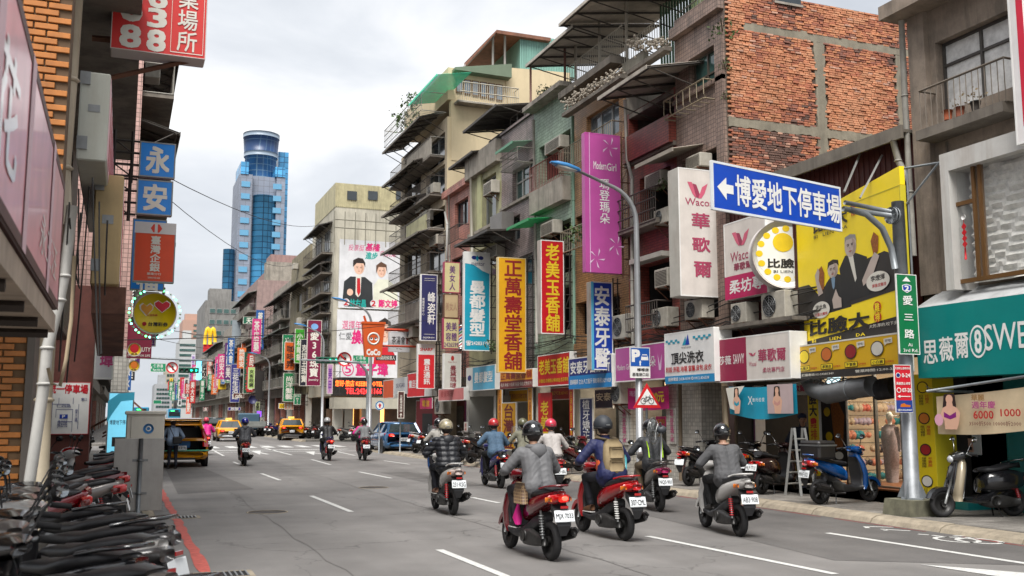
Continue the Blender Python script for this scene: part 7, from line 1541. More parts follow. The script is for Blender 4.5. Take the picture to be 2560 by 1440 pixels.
    me2.polygons.foreach_set('material_index',rg.astype(np.int32));me2.polygons.foreach_set('use_smooth',np.ones(len(rg),bool));me2.update();me2.name='person_body'
    bo=bpy.data.objects.new('body',me2);COL.objects.link(bo);bo.parent=o
    for i in (0,1):
        f=feet[i];m=MB();m.loft([(-.075,0,.035,.034,.04),(-.03,0,.03,.042,.05),(.06,0,.012,.046,.034),(.13,0,.003,.044,.026),(.175,0,-.003,.026,.018)],12,'y');m.box(-.04,.04,-.07,.16,-.034,-.022,1);m.xf(Matrix.Translation(f+Vector((0,.02,-.045 if pose != 'ride' else -.04))));m.build('shoe',[shoe,WHITE if shoe is not BLACK else RUBBER],o)
    hc=hd+Vector((0,0,.035))
    if helmet:
        m=MB();m.ell(hc,(.132,.15,.14),20,12,z0=-.35,z1=1.0);m.ring((hc.x,hc.y,hc.z-.048),.128,.012,'z',20,5,1);h_=m.build('helmet',[helmet,BLACK],o)
        m=MB();m.box(-.03,.03,-.154,-.148,.0,.015);m.xf(Matrix.Translation(hc-Vector((0,0,.01))));m.build('reflective_strip',STEEL,h_)
        m=MB()
        for s_ in (-1,1): m.tube([hc+Vector((s_*.115,0,-.05)),hc+Vector((s_*.09,.04,-.13)),hc+Vector((0,.07,-.165))],.008,5)
        m.build('chin_strap',BLACK,o)
        if visor:
            m=MB()
            for k_ in range(8):
                a0,a1=PI*(.1+.1*k_),PI*(.1+.1*(k_+1));P=lambda a,z_,r: (hc.x+r*math.cos(a),hc.y+r*1.12*math.sin(a),hc.z+z_);m.add([P(a0,.05,.135),P(a1,.05,.135),P(a1,-.09,.145),P(a0,-.09,.145)],[(0,1,2,3)],0,True)
            m.build('visor',M((60,66,70),.05,var=0,alpha=.5),h_)
    if hair or helmet:
        m=MB();hm=hair or HAIR
        if helmet: m.ell(hd+Vector((0,-.03,-.03)),(.092,.082,.075),14,6)
        else: m.ell(hd+Vector((0,-.018,.04)),(.103,.106,.095),16,10,z0=-.5);m.ell(hd+Vector((0,-.05,-.01)),(.09,.06,.09),14,8)
        m.build('hair',hm,o)
    if hat: m=MB();m.ell(hd+Vector((0,0,.05)),(.108,.118,.1),16,8,z0=-.1);m.prism([(-.08,.06),(.08,.06),(.09,.075),(-.09,.075)],.08,.2);m.xf(Matrix.Translation((0,0,0)));m2=MB();m2.ell(hd+Vector((0,0,.05)),(.108,.118,.1),16,8,z0=-.1);m2.loft([(.09,0,.06,.075,.008),(.19,0,.045,.05,.006)],10,'y');m2.xf(Matrix.Translation((0,0,0)));m2.v=m2.v;m2.build('cap',hat,o)
    if hood: m=MB();m.ring((neck.x,neck.y-.045,neck.z+.0),.095,.045,'z',18,8,0,.8);m.ell(neck+Vector((0,-.13,-.05)),(.12,.065,.1),14,8);m.build('hood',top,o)
    if not hood and not collar: m=MB();m.loft([(neck.z-.05,neck.x,neck.y-.01,.1,.085),(neck.z+.0,neck.x,neck.y-.005,.075,.07),(neck.z+.055,neck.x,neck.y+.0,.066,.066)],14,'z',ex=1.0);m.build('collar',top,o)
    if collar: m=MB();m.ring((neck.x,neck.y-.01,neck.z+.01),.065,.02,'z',16,6);m.build('collar',collar,o)
    if not helmet or not visor:
        for s_ in (-1,1): m=MB();m.ell(hd+Vector((s_*.035,.083,.008)),(.011,.008,.007),8,5);m.build('eye',BLACK,o)
    m=MB();m.ell(hd+Vector((0,.092,-.062)),(.022,.006,.005),8,4);m.build('mouth',flat((140,70,66)),o)
    if s != 1: o.scale=(s,s,s)
    return o,dict(hip=hip,neck=neck,chest=chest,sh=sh,hd=hd)
JG=M((112,112,114),.65,var=.12,scale=8);JN=M((26,34,84),.65,var=.12,scale=8);JB=M((34,36,42),.5,var=.12,scale=10);JS=M((92,92,94),.8,var=.08,scale=12,grain=.1);DEN=M((84,112,138),.8,var=.2,scale=12,grain=.15);OLV=M((128,126,108),.8,var=.15,scale=14,grain=.15)
TR_D=M((44,40,46),.75,var=.12);TR_N=M((26,28,38),.75,var=.12);TR_B=M((24,24,26),.75,var=.12);JK=M((30,30,32),.6,var=.15);PNKJ=M((222,30,140),.6,var=.08,k=.85);JW=M((196,190,186),.7,var=.1)
HK=M((26,27,30),.15,var=.05,coat=1);HMB=M((50,54,60),.6,var=.1);HP=M((214,60,84),.3,coat=.6);HR=M((200,50,56),.3,coat=.6);HO=M((96,96,70),.4,coat=.5);HWP=M((190,180,150),.3,var=.5,scale=14,coat=.7);HBL=M((20,36,150),.2,coat=1);HWK=M((196,196,196),.3,var=.7,scale=12,coat=.6)
def rider(k,label,top,legs,**kw): loc,rz=RID[k];return person(label,loc,rz,top,legs,**kw)
r1,a1=rider(1,'person in a grey hooded jacket and glossy black helmet on the nearest scooter',JG,TR_D,helmet=HK,hood=True,bulk=1.1,vox=.012,shoe=M((40,36,38),.6),lean=.04)
r2,a2=rider(2,'person in a navy jacket with orange side panel and matt helmet on the red scooter',JN,TR_N,helmet=HMB,bulk=1.08,vox=.012,shoe=M((110,72,44),.7),lean=.1,s=1.04)
r3,a3=rider(3,'person in a grey suit jacket and black helmet on the white scooter',JS,TR_B,helmet=HK,bulk=1.12,vox=.012,collar=M((190,150,130),.6),lean=.05,wr=.004,s=.97)
r4,a4=rider(4,'person in a black quilted puffer jacket and gold-patterned helmet',JB,TR_N,helmet=HWP,hood=True,quilt=True,bulk=1.16,lean=.05,shoe=M((150,110,90),.6))
r5,_=rider(5,'person in a blue denim jacket and red helmet on the violet scooter',DEN,TR_B,helmet=HR,bulk=1.1,vox=.016)
r6,_=rider(6,'person in a black jacket with lime piping on the scooter with the fan',M((52,54,58),.6,var=.12),M((120,104,80),.7),helmet=HK,bulk=1.06,vox=.016)
rider(7,'person in an olive checked shirt and olive helmet behind a windscreen',OLV,TR_B,helmet=HO,vox=.018,bulk=1.05)
rider(8,'person in a pale jacket and pink helmet beyond the grey hooded rider',JW,M((120,96,60),.7),helmet=HP,vox=.018,bulk=1.05)
rider(9,'person in a light grey top beyond the black puffer rider',M((170,166,158),.7),TR_D,helmet=HK,vox=.018)
rider(10,'person in a dark grey hooded coat and bright blue helmet mid-road',M((60,62,68),.6),TR_B,helmet=HBL,hood=True,vox=.02,bulk=1.15)
rider(11,'person in black with a black and white helmet left of the pair by the crossing',JK,TR_B,helmet=HWK,vox=.02,bulk=1.1)
rider(12,'person in hot pink driving the two-up scooter',PNKJ,TR_B,helmet=HP,vox=.02)
person('pillion passenger in a grey vest on the two-up scooter',RID[12][0],RID[12][1],M((120,122,124),.7),TR_B,pose='pillion',helmet=HK,vox=.022,s=.95)
rider(13,'person in a hot pink jacket and pink helmet near the yellow taxi',PNKJ,TR_B,helmet=HP,vox=.022,bulk=1.1)
rider(14,'person in black ahead of the hot pink rider',JK,TR_B,helmet=HK,vox=.025,bulk=1.1)
p=atZ(430,1172);person('person in a pale blue shirt and dark trousers bending into the open taxi boot',(p.x,p.y,0),math.radians(0),M((150,172,200),.8,var=.06),M((34,38,52),.8),pose='stand',lean=.14,hair=HAIR,vox=.018,group='pedestrians',arms=[Vector((-.16,.48,.92)),Vector((.18,.46,.9))],s=1.0)
sb=T('shoulder_bag','black shoulder bag slung on the back of the man at the taxi boot','bag',(p.x+.12,p.y-.14,.95));m=MB();m.bbox(-.15,.15,-.1,.02,-.12,.12,.03);m.build('bag',BLACK,sb);m=MB();m.tube([(-.1,-.06,.1),(-.26,.05,.45),(-.2,.16,.52)],.014,5);m.build('strap',BLACK,sb)
q_=atZ(2030,1225,.12);person('man in a dark cap and navy sweater standing behind the ladder',(q_.x,q_.y+.3,.12),math.radians(150),M((34,42,62),.8),TR_B,pose='stand',hair=HAIR,hat=M((40,50,80),.8),vox=.02,group='pedestrians',shoe=M((24,24,26),.4))
q_=atX(1788,1150,15.6);person('woman in a pale blouse with long dark hair inside the pink lit shop',(15.6,q_.y,.12),math.radians(60),JW,TR_B,pose='stand',hair=HAIR,vox=.022,group='pedestrians',s=.93)
q_=atX(1478,1150,14.2);person('person in a dark red top sitting low behind the blue-jacket rider',(14.2,q_.y,-.25),math.radians(60),M((120,30,50),.8),TR_B,pose='stand',hair=HAIR,vox=.022,group='pedestrians',s=.95)
person('person in purple walking on the left pavement by the kiosk',(-1.6,42,.12),math.radians(170),M((74,50,96),.8),TR_B,pose='stand',hair=HAIR,vox=.022,group='pedestrians')
q_=atZ(704,1096);person('person in black with a cap riding the bicycle at the far kerb',(q_.x,q_.y+.1,-.02),0,JK,TR_B,pose='ride',helmet=HMB,vox=.03,group='riders')
q_=atZ(968,1098);person('pedestrian by the orange-lit doorway under the hotel canopy',(q_.x,q_.y,.12),1.2,M((150,90,60),.8),TR_D,pose='stand',hair=HAIR,vox=.03,group='pedestrians')
# backpack on the navy rider, patterned shoulder bag on the grey one, fan rider's lime piping
def on(r,name,label,cat): return T(name,label,cat,r.location,r.rotation_euler.z)
KH=M((164,144,108),.8,var=.12,scale=16,grain=.1);KHD=M((120,104,76),.8)
b=on(r2,'backpack','tan canvas backpack with side bottle worn by the navy-jacketed rider','backpack');c=a2['chest']*1.04+Vector((0,-.18,-.10));m=MB();m.loft([(-.25,0,0,.15,.06),(-.22,0,-.01,.17,.085),(0,0,0,.165,.08),(.18,0,.02,.145,.065),(.26,0,.04,.09,.035)],14,'z',ex=.55);m.xf(Matrix.Translation(c));m.build('main_bag',KH,b)
for (z0,z1,w) in ((-.2,-.04,.12),(-.01,.15,.11)):
    m=MB();m.loft([(z0,0,-.07,w*.95,.035),((z0+z1)/2,0,-.075,w,.05),(z1,0,-.065,w*.9,.03)],12,'z',ex=.5);m.xf(Matrix.Translation(c));pk=m.build('pocket',KH,b)
    m=MB();m.tube([c+Vector((-w*.8,-.115,z1-.03)),c+Vector((w*.8,-.115,z1-.03))],.006,5);m.build('zip',KHD,pk)
for s_ in (-1,1): m=MB();sv=a2['sh'][(s_+1) // 2]*1.04;m.tube([c+Vector((s_*.09,.03,.25)),sv+Vector((-s_*.06,.02,.095)),sv+Vector((-s_*.05,.1,-.02)),c+Vector((s_*.17,.18,-.1)),c+Vector((s_*.16,.03,-.2))],.022,6);m.build('strap',KHD,b)
m=MB();m.tube([c+Vector((.185,.0,-.2)),c+Vector((.185,.0,-.02)),c+Vector((.185,.0,.03))],[.032,.032,.014],10);m.build('water_bottle',M((90,180,190),.2,coat=.5),b)
b=on(r1,'shoulder_bag','brown patterned shoulder bag on a long strap worn by the grey hooded rider','bag');c=Vector((-.22,-.2,.80));BAGM=M((104,80,62),.6,tile=(.04,.04,.006,(150,124,90),.2));m=MB();m.loft([(-.14,0,0,.05,.15),(.0,0,0,.055,.145),(.12,0,0,.03,.12)],12,'z',ex=.5);m.xf(Matrix.Translation(c));m.build('bag',BAGM,b)
nk=a1['neck'];m=MB();m.tube([c+Vector((0,-.1,.1)),nk+Vector((-.06,-.185,-.32)),nk+Vector((.07,-.165,-.14)),nk+Vector((.13,-.06,-.01)),nk+Vector((.11,.08,-.06)),c+Vector((.08,.2,.16))],.011,6);m.build('strap',M((90,66,50),.6),b)
b=on(r1,'carrier_bag','hot pink carrier bag hanging at the footboard of the nearest scooter','bag');m=MB();m.loft([(.38,-.16,.02,.03,.05),(.46,-.17,.02,.05,.08),(.6,-.16,.02,.02,.03),(.68,-.15,.02,.008,.01)],10,'z');m.build('bag',PNKJ,b)
m=MB()
for s_ in (-1,1): m.tube([(s_*.13,-.44,.98),(s_*.135,-.40,1.15),(s_*.15,-.34,1.28)],.012,5)
m.build('lime_piping',M((190,240,40),.5,k=.9),r6)
m=MB();m.ell((-.17,-.2,1.0),(.035,.07,.14),10,6);m.build('orange_side_panel',M((226,96,40),.7),r2)
# ---------------------------------------------------------------- left side: near arcade front, pipes, hoardings
YBR=M((204,128,58),.45,var=.2,scale=6,k=.75,streak=.2);DKM=M((60,50,44),.8,var=.3,streak=.5,bump=.3)
LB=T('tiled_arcade_building','dark arcade building of yellow glazed bricks at the left edge, hung with sign boxes','building',(-2.4,14,0))
Y1=11.2;x1=atY(74,1000,Y1).x;x0=atY(-140,1000,Y1).x;zA,zB=atY(40,1330,Y1).z,atY(40,745,Y1).z
m=MB();m.box(x0,x1,Y1+.02,Y1+.6,-.2,zB+.3);m.build('pier',M((124,96,66),.8,var=.2),LB,world=True)
bm_=MB();bm_.bbox(-.1,.1,-.02,0,-.027,.027,.005);bmesh_=bm_.mesh('brick',YBR);ci=0;z=zA;r_=0;inv=wm(LB).inverted()
while z < zB:
    x=x1-.16-(.11 if r_ % 2 else 0)
    while x > atY(-20,900,Y1).x-.1:
        o=bpy.data.objects.new('brick',bmesh_);COL.objects.link(o);o.parent=LB;o.location=inv @ Vector((x,Y1+.015,z));x -= .215
    z += .068;r_ += 1
m=MB();m.box(x1-.05,x1+.02,Y1-.02,Y1+.6,-.2,zB);m.build('steel_corner',M((120,112,104),.6,.2,streak=.4),LB,world=True)
# upper pier with smaller yellow bricks further back, and the dark recessed wall
Y2=9.9;a,b,c,d=ry(70,60,160,690,Y2);m=MB();m.box(a-3,b,Y2+.01,Y2+1.0,c+.02,d+3);m.build('upper_pier',M((112,86,60),.8),LB,world=True)
z=c+.04;r_=0
while z < d+.4:
    x=b-.1-(.11 if r_ % 2 else 0);n_=0
    while x > a-.2: o=bpy.data.objects.new('brick',bmesh_);COL.objects.link(o);o.parent=LB;o.location=inv @ Vector((x,Y2+.005,z));x -= .215
    z += .07;r_ += 1
XL=-.98
m=MB();wall_quads(m,XL,11.6,21,3.3,15,[(12.5+2.4*i,14+2.4*i,4.4+3.1*k,6.3+3.1*k) for i in range(3) for k in range(3)],.4,True);m.box(XL-9,XL-.002,11.6,21,3.2,3.3);m.build('wall',M((96,80,62),.6,var=.25,tile=(.22,.07,.008,(50,40,32),.2),streak=.6),LB,world=True)
for i in range(3):
    for k in range(3): window(LB,XL-.25,12.5+2.4*i,14+2.4*i,4.4+3.1*k,6.3+3.1*k,2,1,left=True)
m=MB()
for k in range(4): m.box(XL,XL+1.0,11.8,20.8,6.8+2.9*k,6.95+2.9*k)
m.build('balcony',CONCD,LB,world=True)
for k in range(3): railing(LB,XL,12,20.6,6.95+2.9*k,7.8+2.9*k,RAILD,.15,.95,left=True)
# red-brown pillar that carries the parking map
Y3=22.0;a,b,c,d=ry(112,640,236,1200,Y3);bb=atY(228,1000,Y3).x
m=MB();m.box(a-1.2,bb,Y3,Y3+.7,.12,4.4);m.build('pillar',M((110,58,48),.7,var=.2,scale=5,grain=.2),LB,world=True)
room(LB,-1.6,11.9,Y3+.3,.12,3.6,3.5,left=True)
a,b,c,d=ry(112,955,224,1086,Y3-.02);BL_=flat((90,96,140));mp_=[('t','統一停車場',.06,.05,.94,.22,flat((200,20,40)),.03)]
for q_ in ((.15,.3,.17,.95),(.15,.42,.55,.43),(.30,.30,.31,.42),(.62,.3,.63,.42),(.15,.30,.16,.42),(.25,.52,.62,.53),(.25,.52,.26,.68),(.62,.52,.63,.95),(.75,.42,.76,.9),(.30,.75,.62,.76),(.3,.75,.31,.88)): mp_.append(('r',*q_,BL_))
mp_ += [('r',.34,.62,.52,.70,BLUE),('t','P',.40,.63,.46,.69,WHITE,.02),('t','歡迎月租',.32,.73,.52,.86,BL_,.01),('t','仁四路',.26,.43,.58,.49,BL_,.01),('v','愛三路',.68,.52,.74,.76,BL_,.01),('t','廟口',.80,.30,.93,.36,BL_,.01),('v','愛二路',.04,.4,.1,.62,BL_,.01)]
sign('parking_map_board','white parking garage map board with red title on the red-brown pillar','sign',b-a,d-c,((a+b)/2,Y3-.05,c),0,WHITE,mp_,t=.04,border=flat((190,50,60)),bw=.012)
# big downpipes
pipe(LB,[atY(190,-60,10.4),atY(172,200,10.4),atY(155,420,10.4),atY(158,560,10.5)],.08,M((196,180,156),.5,var=.15,streak=.4),'downpipe')
pipe(LB,[atY(181,515,10),atY(160,690,10),atY(148,750,10),atY(118,870,10),atY(110,960,10),atY(60,1300,10),atY(50,1420,10)],.05,M((206,204,198),.5,var=.15,streak=.45,stain=(.2,.12,.07)),'downpipe')
pipe(LB,[atY(126,760,10.4),atY(110,1000,10.4),atY(96,1330,10.4)],.07,M((190,176,150),.6,var=.15,streak=.4),'downpipe')
cl=T('cable_bundle','tangle of black cables and a hose looping beside the left downpipes','cable',(-1,5.5,3));rr=random.Random(12)
for i in range(9):
    u=180+rr.uniform(-25,90);p0=atY(u,rr.uniform(380,560),9.6+rr.uniform(0,3));p1=atY(u+rr.uniform(-40,40),rr.uniform(700,980),9.6+rr.uniform(0,3));m=cable([p0,p1],.008,10,rr.uniform(.02,.25));m.build('cable',CABLE,cl,world=True)
m=MB();m.tube([atY(u,v,9.8) for u,v in ((186,640),(178,800),(165,900),(150,965),(130,960),(120,920))],.018,6);m.build('hose',M((190,170,140),.6),cl,world=True)
# long pink hoarding seen at a raking angle
XP=-.5;PKH=M((232,160,168),.3,var=.25,scale=1.1,coat=.25,k=1.15);yF=atX(150,650,XP).y
yN=1.6;zt0=atX(165,478,XP).z;zt0_=atX(136,765,XP).z
o=sign('light_box_sign','long glossy pink hoarding with smeared white characters at the upper left edge','sign',yF-yN,zt0-zt0_,(XP,(yN+yF)/2,zt0_),PI/2,PKH,[('t','永三汪',.70,.60,.93,.84,M((246,240,238),.3,coat=.4,k=1.2),.004),('t','花',.36,.3,.48,.8,M((246,240,238),.3,coat=.4,k=1.2),.01)]+[('r',x,0,x+.03,1,flat((232,196,204))) for x in (.1,.35,.55,.8)],t=.5,border=M((96,58,54),.5),bw=.06)
m=MB();m.box(XP-1.3,XP-.02,1.0,yF+.2,zt0_-.16,zt0_-.02);m.build('canopy_edge',M((186,168,150),.7,var=.2,streak=.4,k=.9),LB,world=True)
for i in range(7): y=2.3+i*(yF-2.4)/6;m=MB();m.bar((XP-1.3,y,zt0_-.19),(XP-.05,y,zt0_-.19),.05);m.build('rafter',M((70,60,54),.8),LB,world=True)
# sign boxes seen end-on
def endbox(name,lab,u0,v0,u1,v1,Y,uf,mat,facem,v0f=None):
    a,b,c,d=ry(u0,v0,u1,v1,Y);yf=min(atX(uf,(v0+v1)/2+20,b).y if b < 0 else 30,Y+4.5)
    o=T(name,lab,'sign',((a+b)/2,Y,c));w,h,L_=b-a,d-c,max(1.5,yf-Y);m=MB();m.bbox(-w/2,w/2,0,L_,0,h,.015);m.build('casing',mat,o)
    m=MB();m.box(w/2+.001,w/2+.006,.03,L_-.03,.04,h-.04);m.build('face_panel',facem,o)
    for q in range(5):
        m=MB();m.box(w/2+.006,w/2+.009,L_*(.12+.17*q),L_*(.2+.17*q),h*.1,h*.9);m.build('lettering',M((200,60,70),.5),o)
    m=MB()
    for z in (h*.12,h*.85): m.box(-w/2-.004,-w/2+.1,-.02,0,z,z+.14)
    m.build('hinge',STEEL,o)
    m=MB();m.box(-w*.2,w*.2,-.006,0,h*.55,h*.63);m.build('maker_plate',STEEL,o)
endbox('light_box_sign','pale metal sign box seen end-on above the tan one, pink lettered front',196,180,272,402,11.2,300,M((206,208,196),.45,.1,var=.08,streak=.35,stain=(.2,.15,.08)),flat((226,180,186)))
endbox('light_box_sign','tall tan metal sign box seen end-on with a small maker plate',232,436,304,712,12.4,326,M((190,164,116),.5,.1,var=.15,streak=.4,stain=(.15,.1,.05)),flat((226,210,206)))
a,b,c,d=ry(226,716,312,860,12.6);m=MB();m.prismx([(12.6,d),(17,d),(17,c+.1),(12.8,d-.3)],a,b);m.build('rusty_soffit',M((150,108,92),.8,var=.35,scale=3,streak=.6),LB,world=True)
# blade signs hanging over the left pavement
SR=flat((214,44,40))
blade('light_box_sign','big red sign with white numbers and framed characters at the top left',280,-70,518,135,SR,[('t','8',.10,.30,.30,.64,LITE,.03),('t','6',.38,.20,.56,.44,LITE,.03),('t','3',.38,.46,.56,.68,LITE,.03),('t','8',.10,.70,.30,.96,LITE,.03),('t','8',.38,.72,.56,.97,LITE,.03),
    ('r',.62,0,.625,.96,LITE),('r',.965,0,.97,.96,LITE),('r',.62,.95,.97,.96,LITE),('v','營業場所',.69,-.1,.90,.93,LITE,.01)],Y=13,t=.35,border=flat((200,190,184)),bw=.01)
rs_=T('sign_stay','rusty angle iron stay holding up the big red number sign','bracket',atY(350,190,13.1));m=MB();m.bar(atY(250,200,13.4),atY(480,150,13.2),.05);m.bar(atY(230,95,13.4),atY(285,100,13.4),.06);m.build('stay',RUST,rs_,world=True)
GB=M((14,118,200),.35,var=.15,scale=1.5,k=1.15)
blade('square_sign','upper of two square blue signs with a single white character',348,356,439,444,GB,[('t','永',.2,.14,.82,.86,LITE,.03)],Y=15.5,t=.12,border=STEEL,bw=.02,bracket=('l',.35))
blade('square_sign','lower of two square blue signs with a single white character',341,450,432,538,GB,[('t','安',.2,.14,.82,.86,LITE,.03)],Y=15.5,t=.12,border=STEEL,bw=.02,bracket=('l',.35))
blade('square_sign','blue square sign edge peeping out behind and below the orange bank sign',328,548,414,726,GB,[('t','福',.2,.72,.8,1.0,LITE,.03)],Y=19.5,t=.12,border=STEEL,bw=.02)
blade('vertical_sign','orange bank sign with white top band and diamond emblem',334,556,438,706,flat((222,74,30)),[('r',0,0,1,.19,flat((214,208,206))),('p',[(.38,.10),(.45,.03),(.48,.03),(.48,.17),(.45,.17)],flat((222,60,40)),'emblem'),('p',[(.66,.10),(.59,.03),(.55,.03),(.55,.17),(.59,.17)],flat((222,60,40)),'emblem'),('v','臺灣企銀',.40,.23,.64,.82,LITE,.02),('t','基隆分行',.34,.84,.68,.88,LITE,.01),('t','TAIWAN BUSINESS BANK',.36,.91,.66,.94,LITE,.004)],Y=17.5,t=.15,border=STEEL,bw=.02)
lt=blade('round_sign','large round yellow lottery sign with two hearts and a ring of lights',332,734,442,832,flat((232,202,12),.85),[('p',[(.30+.17*x,.42+.22*y) for x,y in ((0,.75),(-.9,-.05),(-.95,-.5),(-.5,-.8),(0,-.45),(.5,-.8),(.95,-.5),(.9,-.05))],LITE,'heart_emblem'),('p',[(.31+.14*x,.42+.19*y) for x,y in ((0,.75),(-.9,-.05),(-.95,-.5),(-.5,-.8),(0,-.45),(.5,-.8),(.95,-.5),(.9,-.05))],flat((232,160,50)),'heart_emblem'),
    ('p',[(.66+.2*x,.33+.2*y) for x,y in ((0,.8),(-.9,-.05),(-.95,-.5),(-.5,-.8),(0,-.45),(.5,-.8),(.95,-.5),(.9,-.05))],LITE,'heart_emblem'),('p',[(.66+.18*x,.33+.18*y) for x,y in ((0,.8),(-.9,-.05),(-.95,-.5),(-.5,-.8),(0,-.45),(.5,-.8),(.95,-.5),(.9,-.05))],flat((196,16,40)),'heart_emblem'),('t','公益彩券',.32,.52,.56,.58,RED,.01),('d',.27,.78,.05,.05,RED,'emblem'),('t','台灣彩券',.36,.73,.80,.83,INK,.02)],Y=20.5,t=.14,shape='disc',border=flat((220,210,200)),bw=.02)
r2_=.62
for k in range(40):
    a=k*PI/20;m=MB();q=1.17*(lt.children[0].dimensions.x if False else (ry(332,734,442,832,20.5)[1]-ry(332,734,442,832,20.5)[0])/2)
    m.ell((q*math.cos(a),.05,(ry(332,734,442,832,20.5)[3]-ry(332,734,442,832,20.5)[2])/2+q*math.sin(a)),(.022,.02,.022),6,4);m.build('lamp',M((120,255,230) if k % 2 else (90,255,130),.4,var=0,emit=1.5) if k % 3 else LITE,lt)
blade('vertical_sign','maroon insurance style sign under the round lottery sign',318,806,380,895,flat((120,14,48)),[('t','BEAUTY',.3,.70,.95,.82,LITE,.01),('t','DREAM FOR LIFE',.05,.9,.95,.96,LITE,.01)],Y=27,t=.15,border=flat((120,14,48)))
for u0,v0,s_,lab in ((318,856,36,'upper of two small round lottery signs on the left'),(320,900,30,'lower and smaller of two round lottery signs on the left')): blade('round_sign',lab,u0,v0,u0+s_,v0+s_,flat((232,190,30)),[('d',.5,.42,.3,.3,flat((206,24,40)) if s_ > 33 else flat((240,130,40))),('t','彩券',.28,.74,.72,.86,INK,.02)],Y=24.5,t=.1,shape='disc',border=LITE,bw=.02)
blade('shop_sign','white sign with a pink character half hidden under the rusty sign boxes',236,858,284,948,flat((220,216,220)),[('t','瑋',.3,.25,.95,.65,PNK,.03)],Y=21.5,t=.3)
blade('vertical_sign','purple sign slip right behind the round lottery sign',376,836,390,866,flat((110,50,150)),[('t','21',.2,.2,.8,.8,LITE,0)],Y=30,t=.1)
# lit parking kiosk, utility cabinet, aluminium back of a sign panel
KB=M((110,190,216),.3,var=.2,scale=1.2,emit=.25)
blade('parking_info_kiosk','tall pale blue parking information kiosk behind the cabinet',266,980,332,1175,KB,[('p',[(.0,.12),(.4,.02),(1,.0),(1,.1),(.5,.12),(.15,.3),(0,.4)],flat((60,170,200)),'printed_shape'),('t','博愛地下停車場',.1,.36,.95,.42,flat((40,60,80)),.01),('r',.22,.58,.75,.70,INK),('t','30元',.42,.76,.9,.84,flat((20,60,120)),.01),('d',.26,.80,.12,.045,flat((20,60,120))),('r',.4,.6,.7,.62,AMBER),('r',.4,.65,.6,.67,AMBER)],Y=26,t=.3,border=STEEL,cat='kiosk')
CABM=M((222,216,202),.5,var=.06,streak=.1,k=.9);a,b,c,d=ry(312,1034,408,1240,20.3)
cbx=T('utility_cabinet','beige street utility cabinet with a blue round logo behind the metal panel','utility cabinet',((a+b)/2,20.3,.12));w=b-a;h=d-.12
m=MB();m.bbox(-w/2,w/2,0,.55,.05,h,.02);m.bbox(-w/2-.03,w/2+.03,-.04,.6,h-.02,h+.05,.015);m.build('housing',CABM,cbx);m=MB();m.bbox(-w*.38,w*.48,-.02,0,.12,h-.06,.006);dr=m.build('door',CABM,cbx)
m=MB();m.box(w*.38,w*.42,-.035,-.02,h*.5,h*.58);m.build('handle',STEEL,dr)
m=MB();m.cyl((w*.08,-.023,h*.83),w*.14,.004,'y',24);m.build('logo',flat((60,130,190)),cbx);m=MB();m.ring((w*.08,-.028,h*.83),w*.06,w*.018,'y',16,4);m.build('logo',WHITE,cbx)
a,b,c,d=ry(283,1096,408,1262,17.6);p_=T('metal_panel','plain aluminium back of a roadside sign board strapped to a short steel post','sign board',((a+b)/2,17.6,.12));w=b-a;h=d-.12
m=MB();m.bbox(-w/2,w/2,0,.03,.1,h,.004);m.build('sheet',M((196,192,186),.38,.55,var=.1,scale=3,streak=.2),p_);m=MB();m.tube([(.02,-.05,0),(.02,-.05,h)],.035,10);m.build('post',GALV,p_)
for z in (h*.3,h*.72): m=MB();m.ring((.02,-.05,z),.045,.012,'z',12,5);m.box(-.1,.14,-.012,-.001,z-.02,z+.02);m.build('clamp',STEEL,p_)
cp=T('paper_cup','cream paper drink cup standing on the footboard of a black scooter at lower left','cup',(-.86,6.35,.46));m=MB();m.tube([(0,0,0),(0,0,.15)],[.035,.05],12);m.build('cup',M((220,206,150),.6),cp);m=MB();m.cyl((0,0,.155),.053,.012,'z',12);m.build('lid',WHITE,cp)
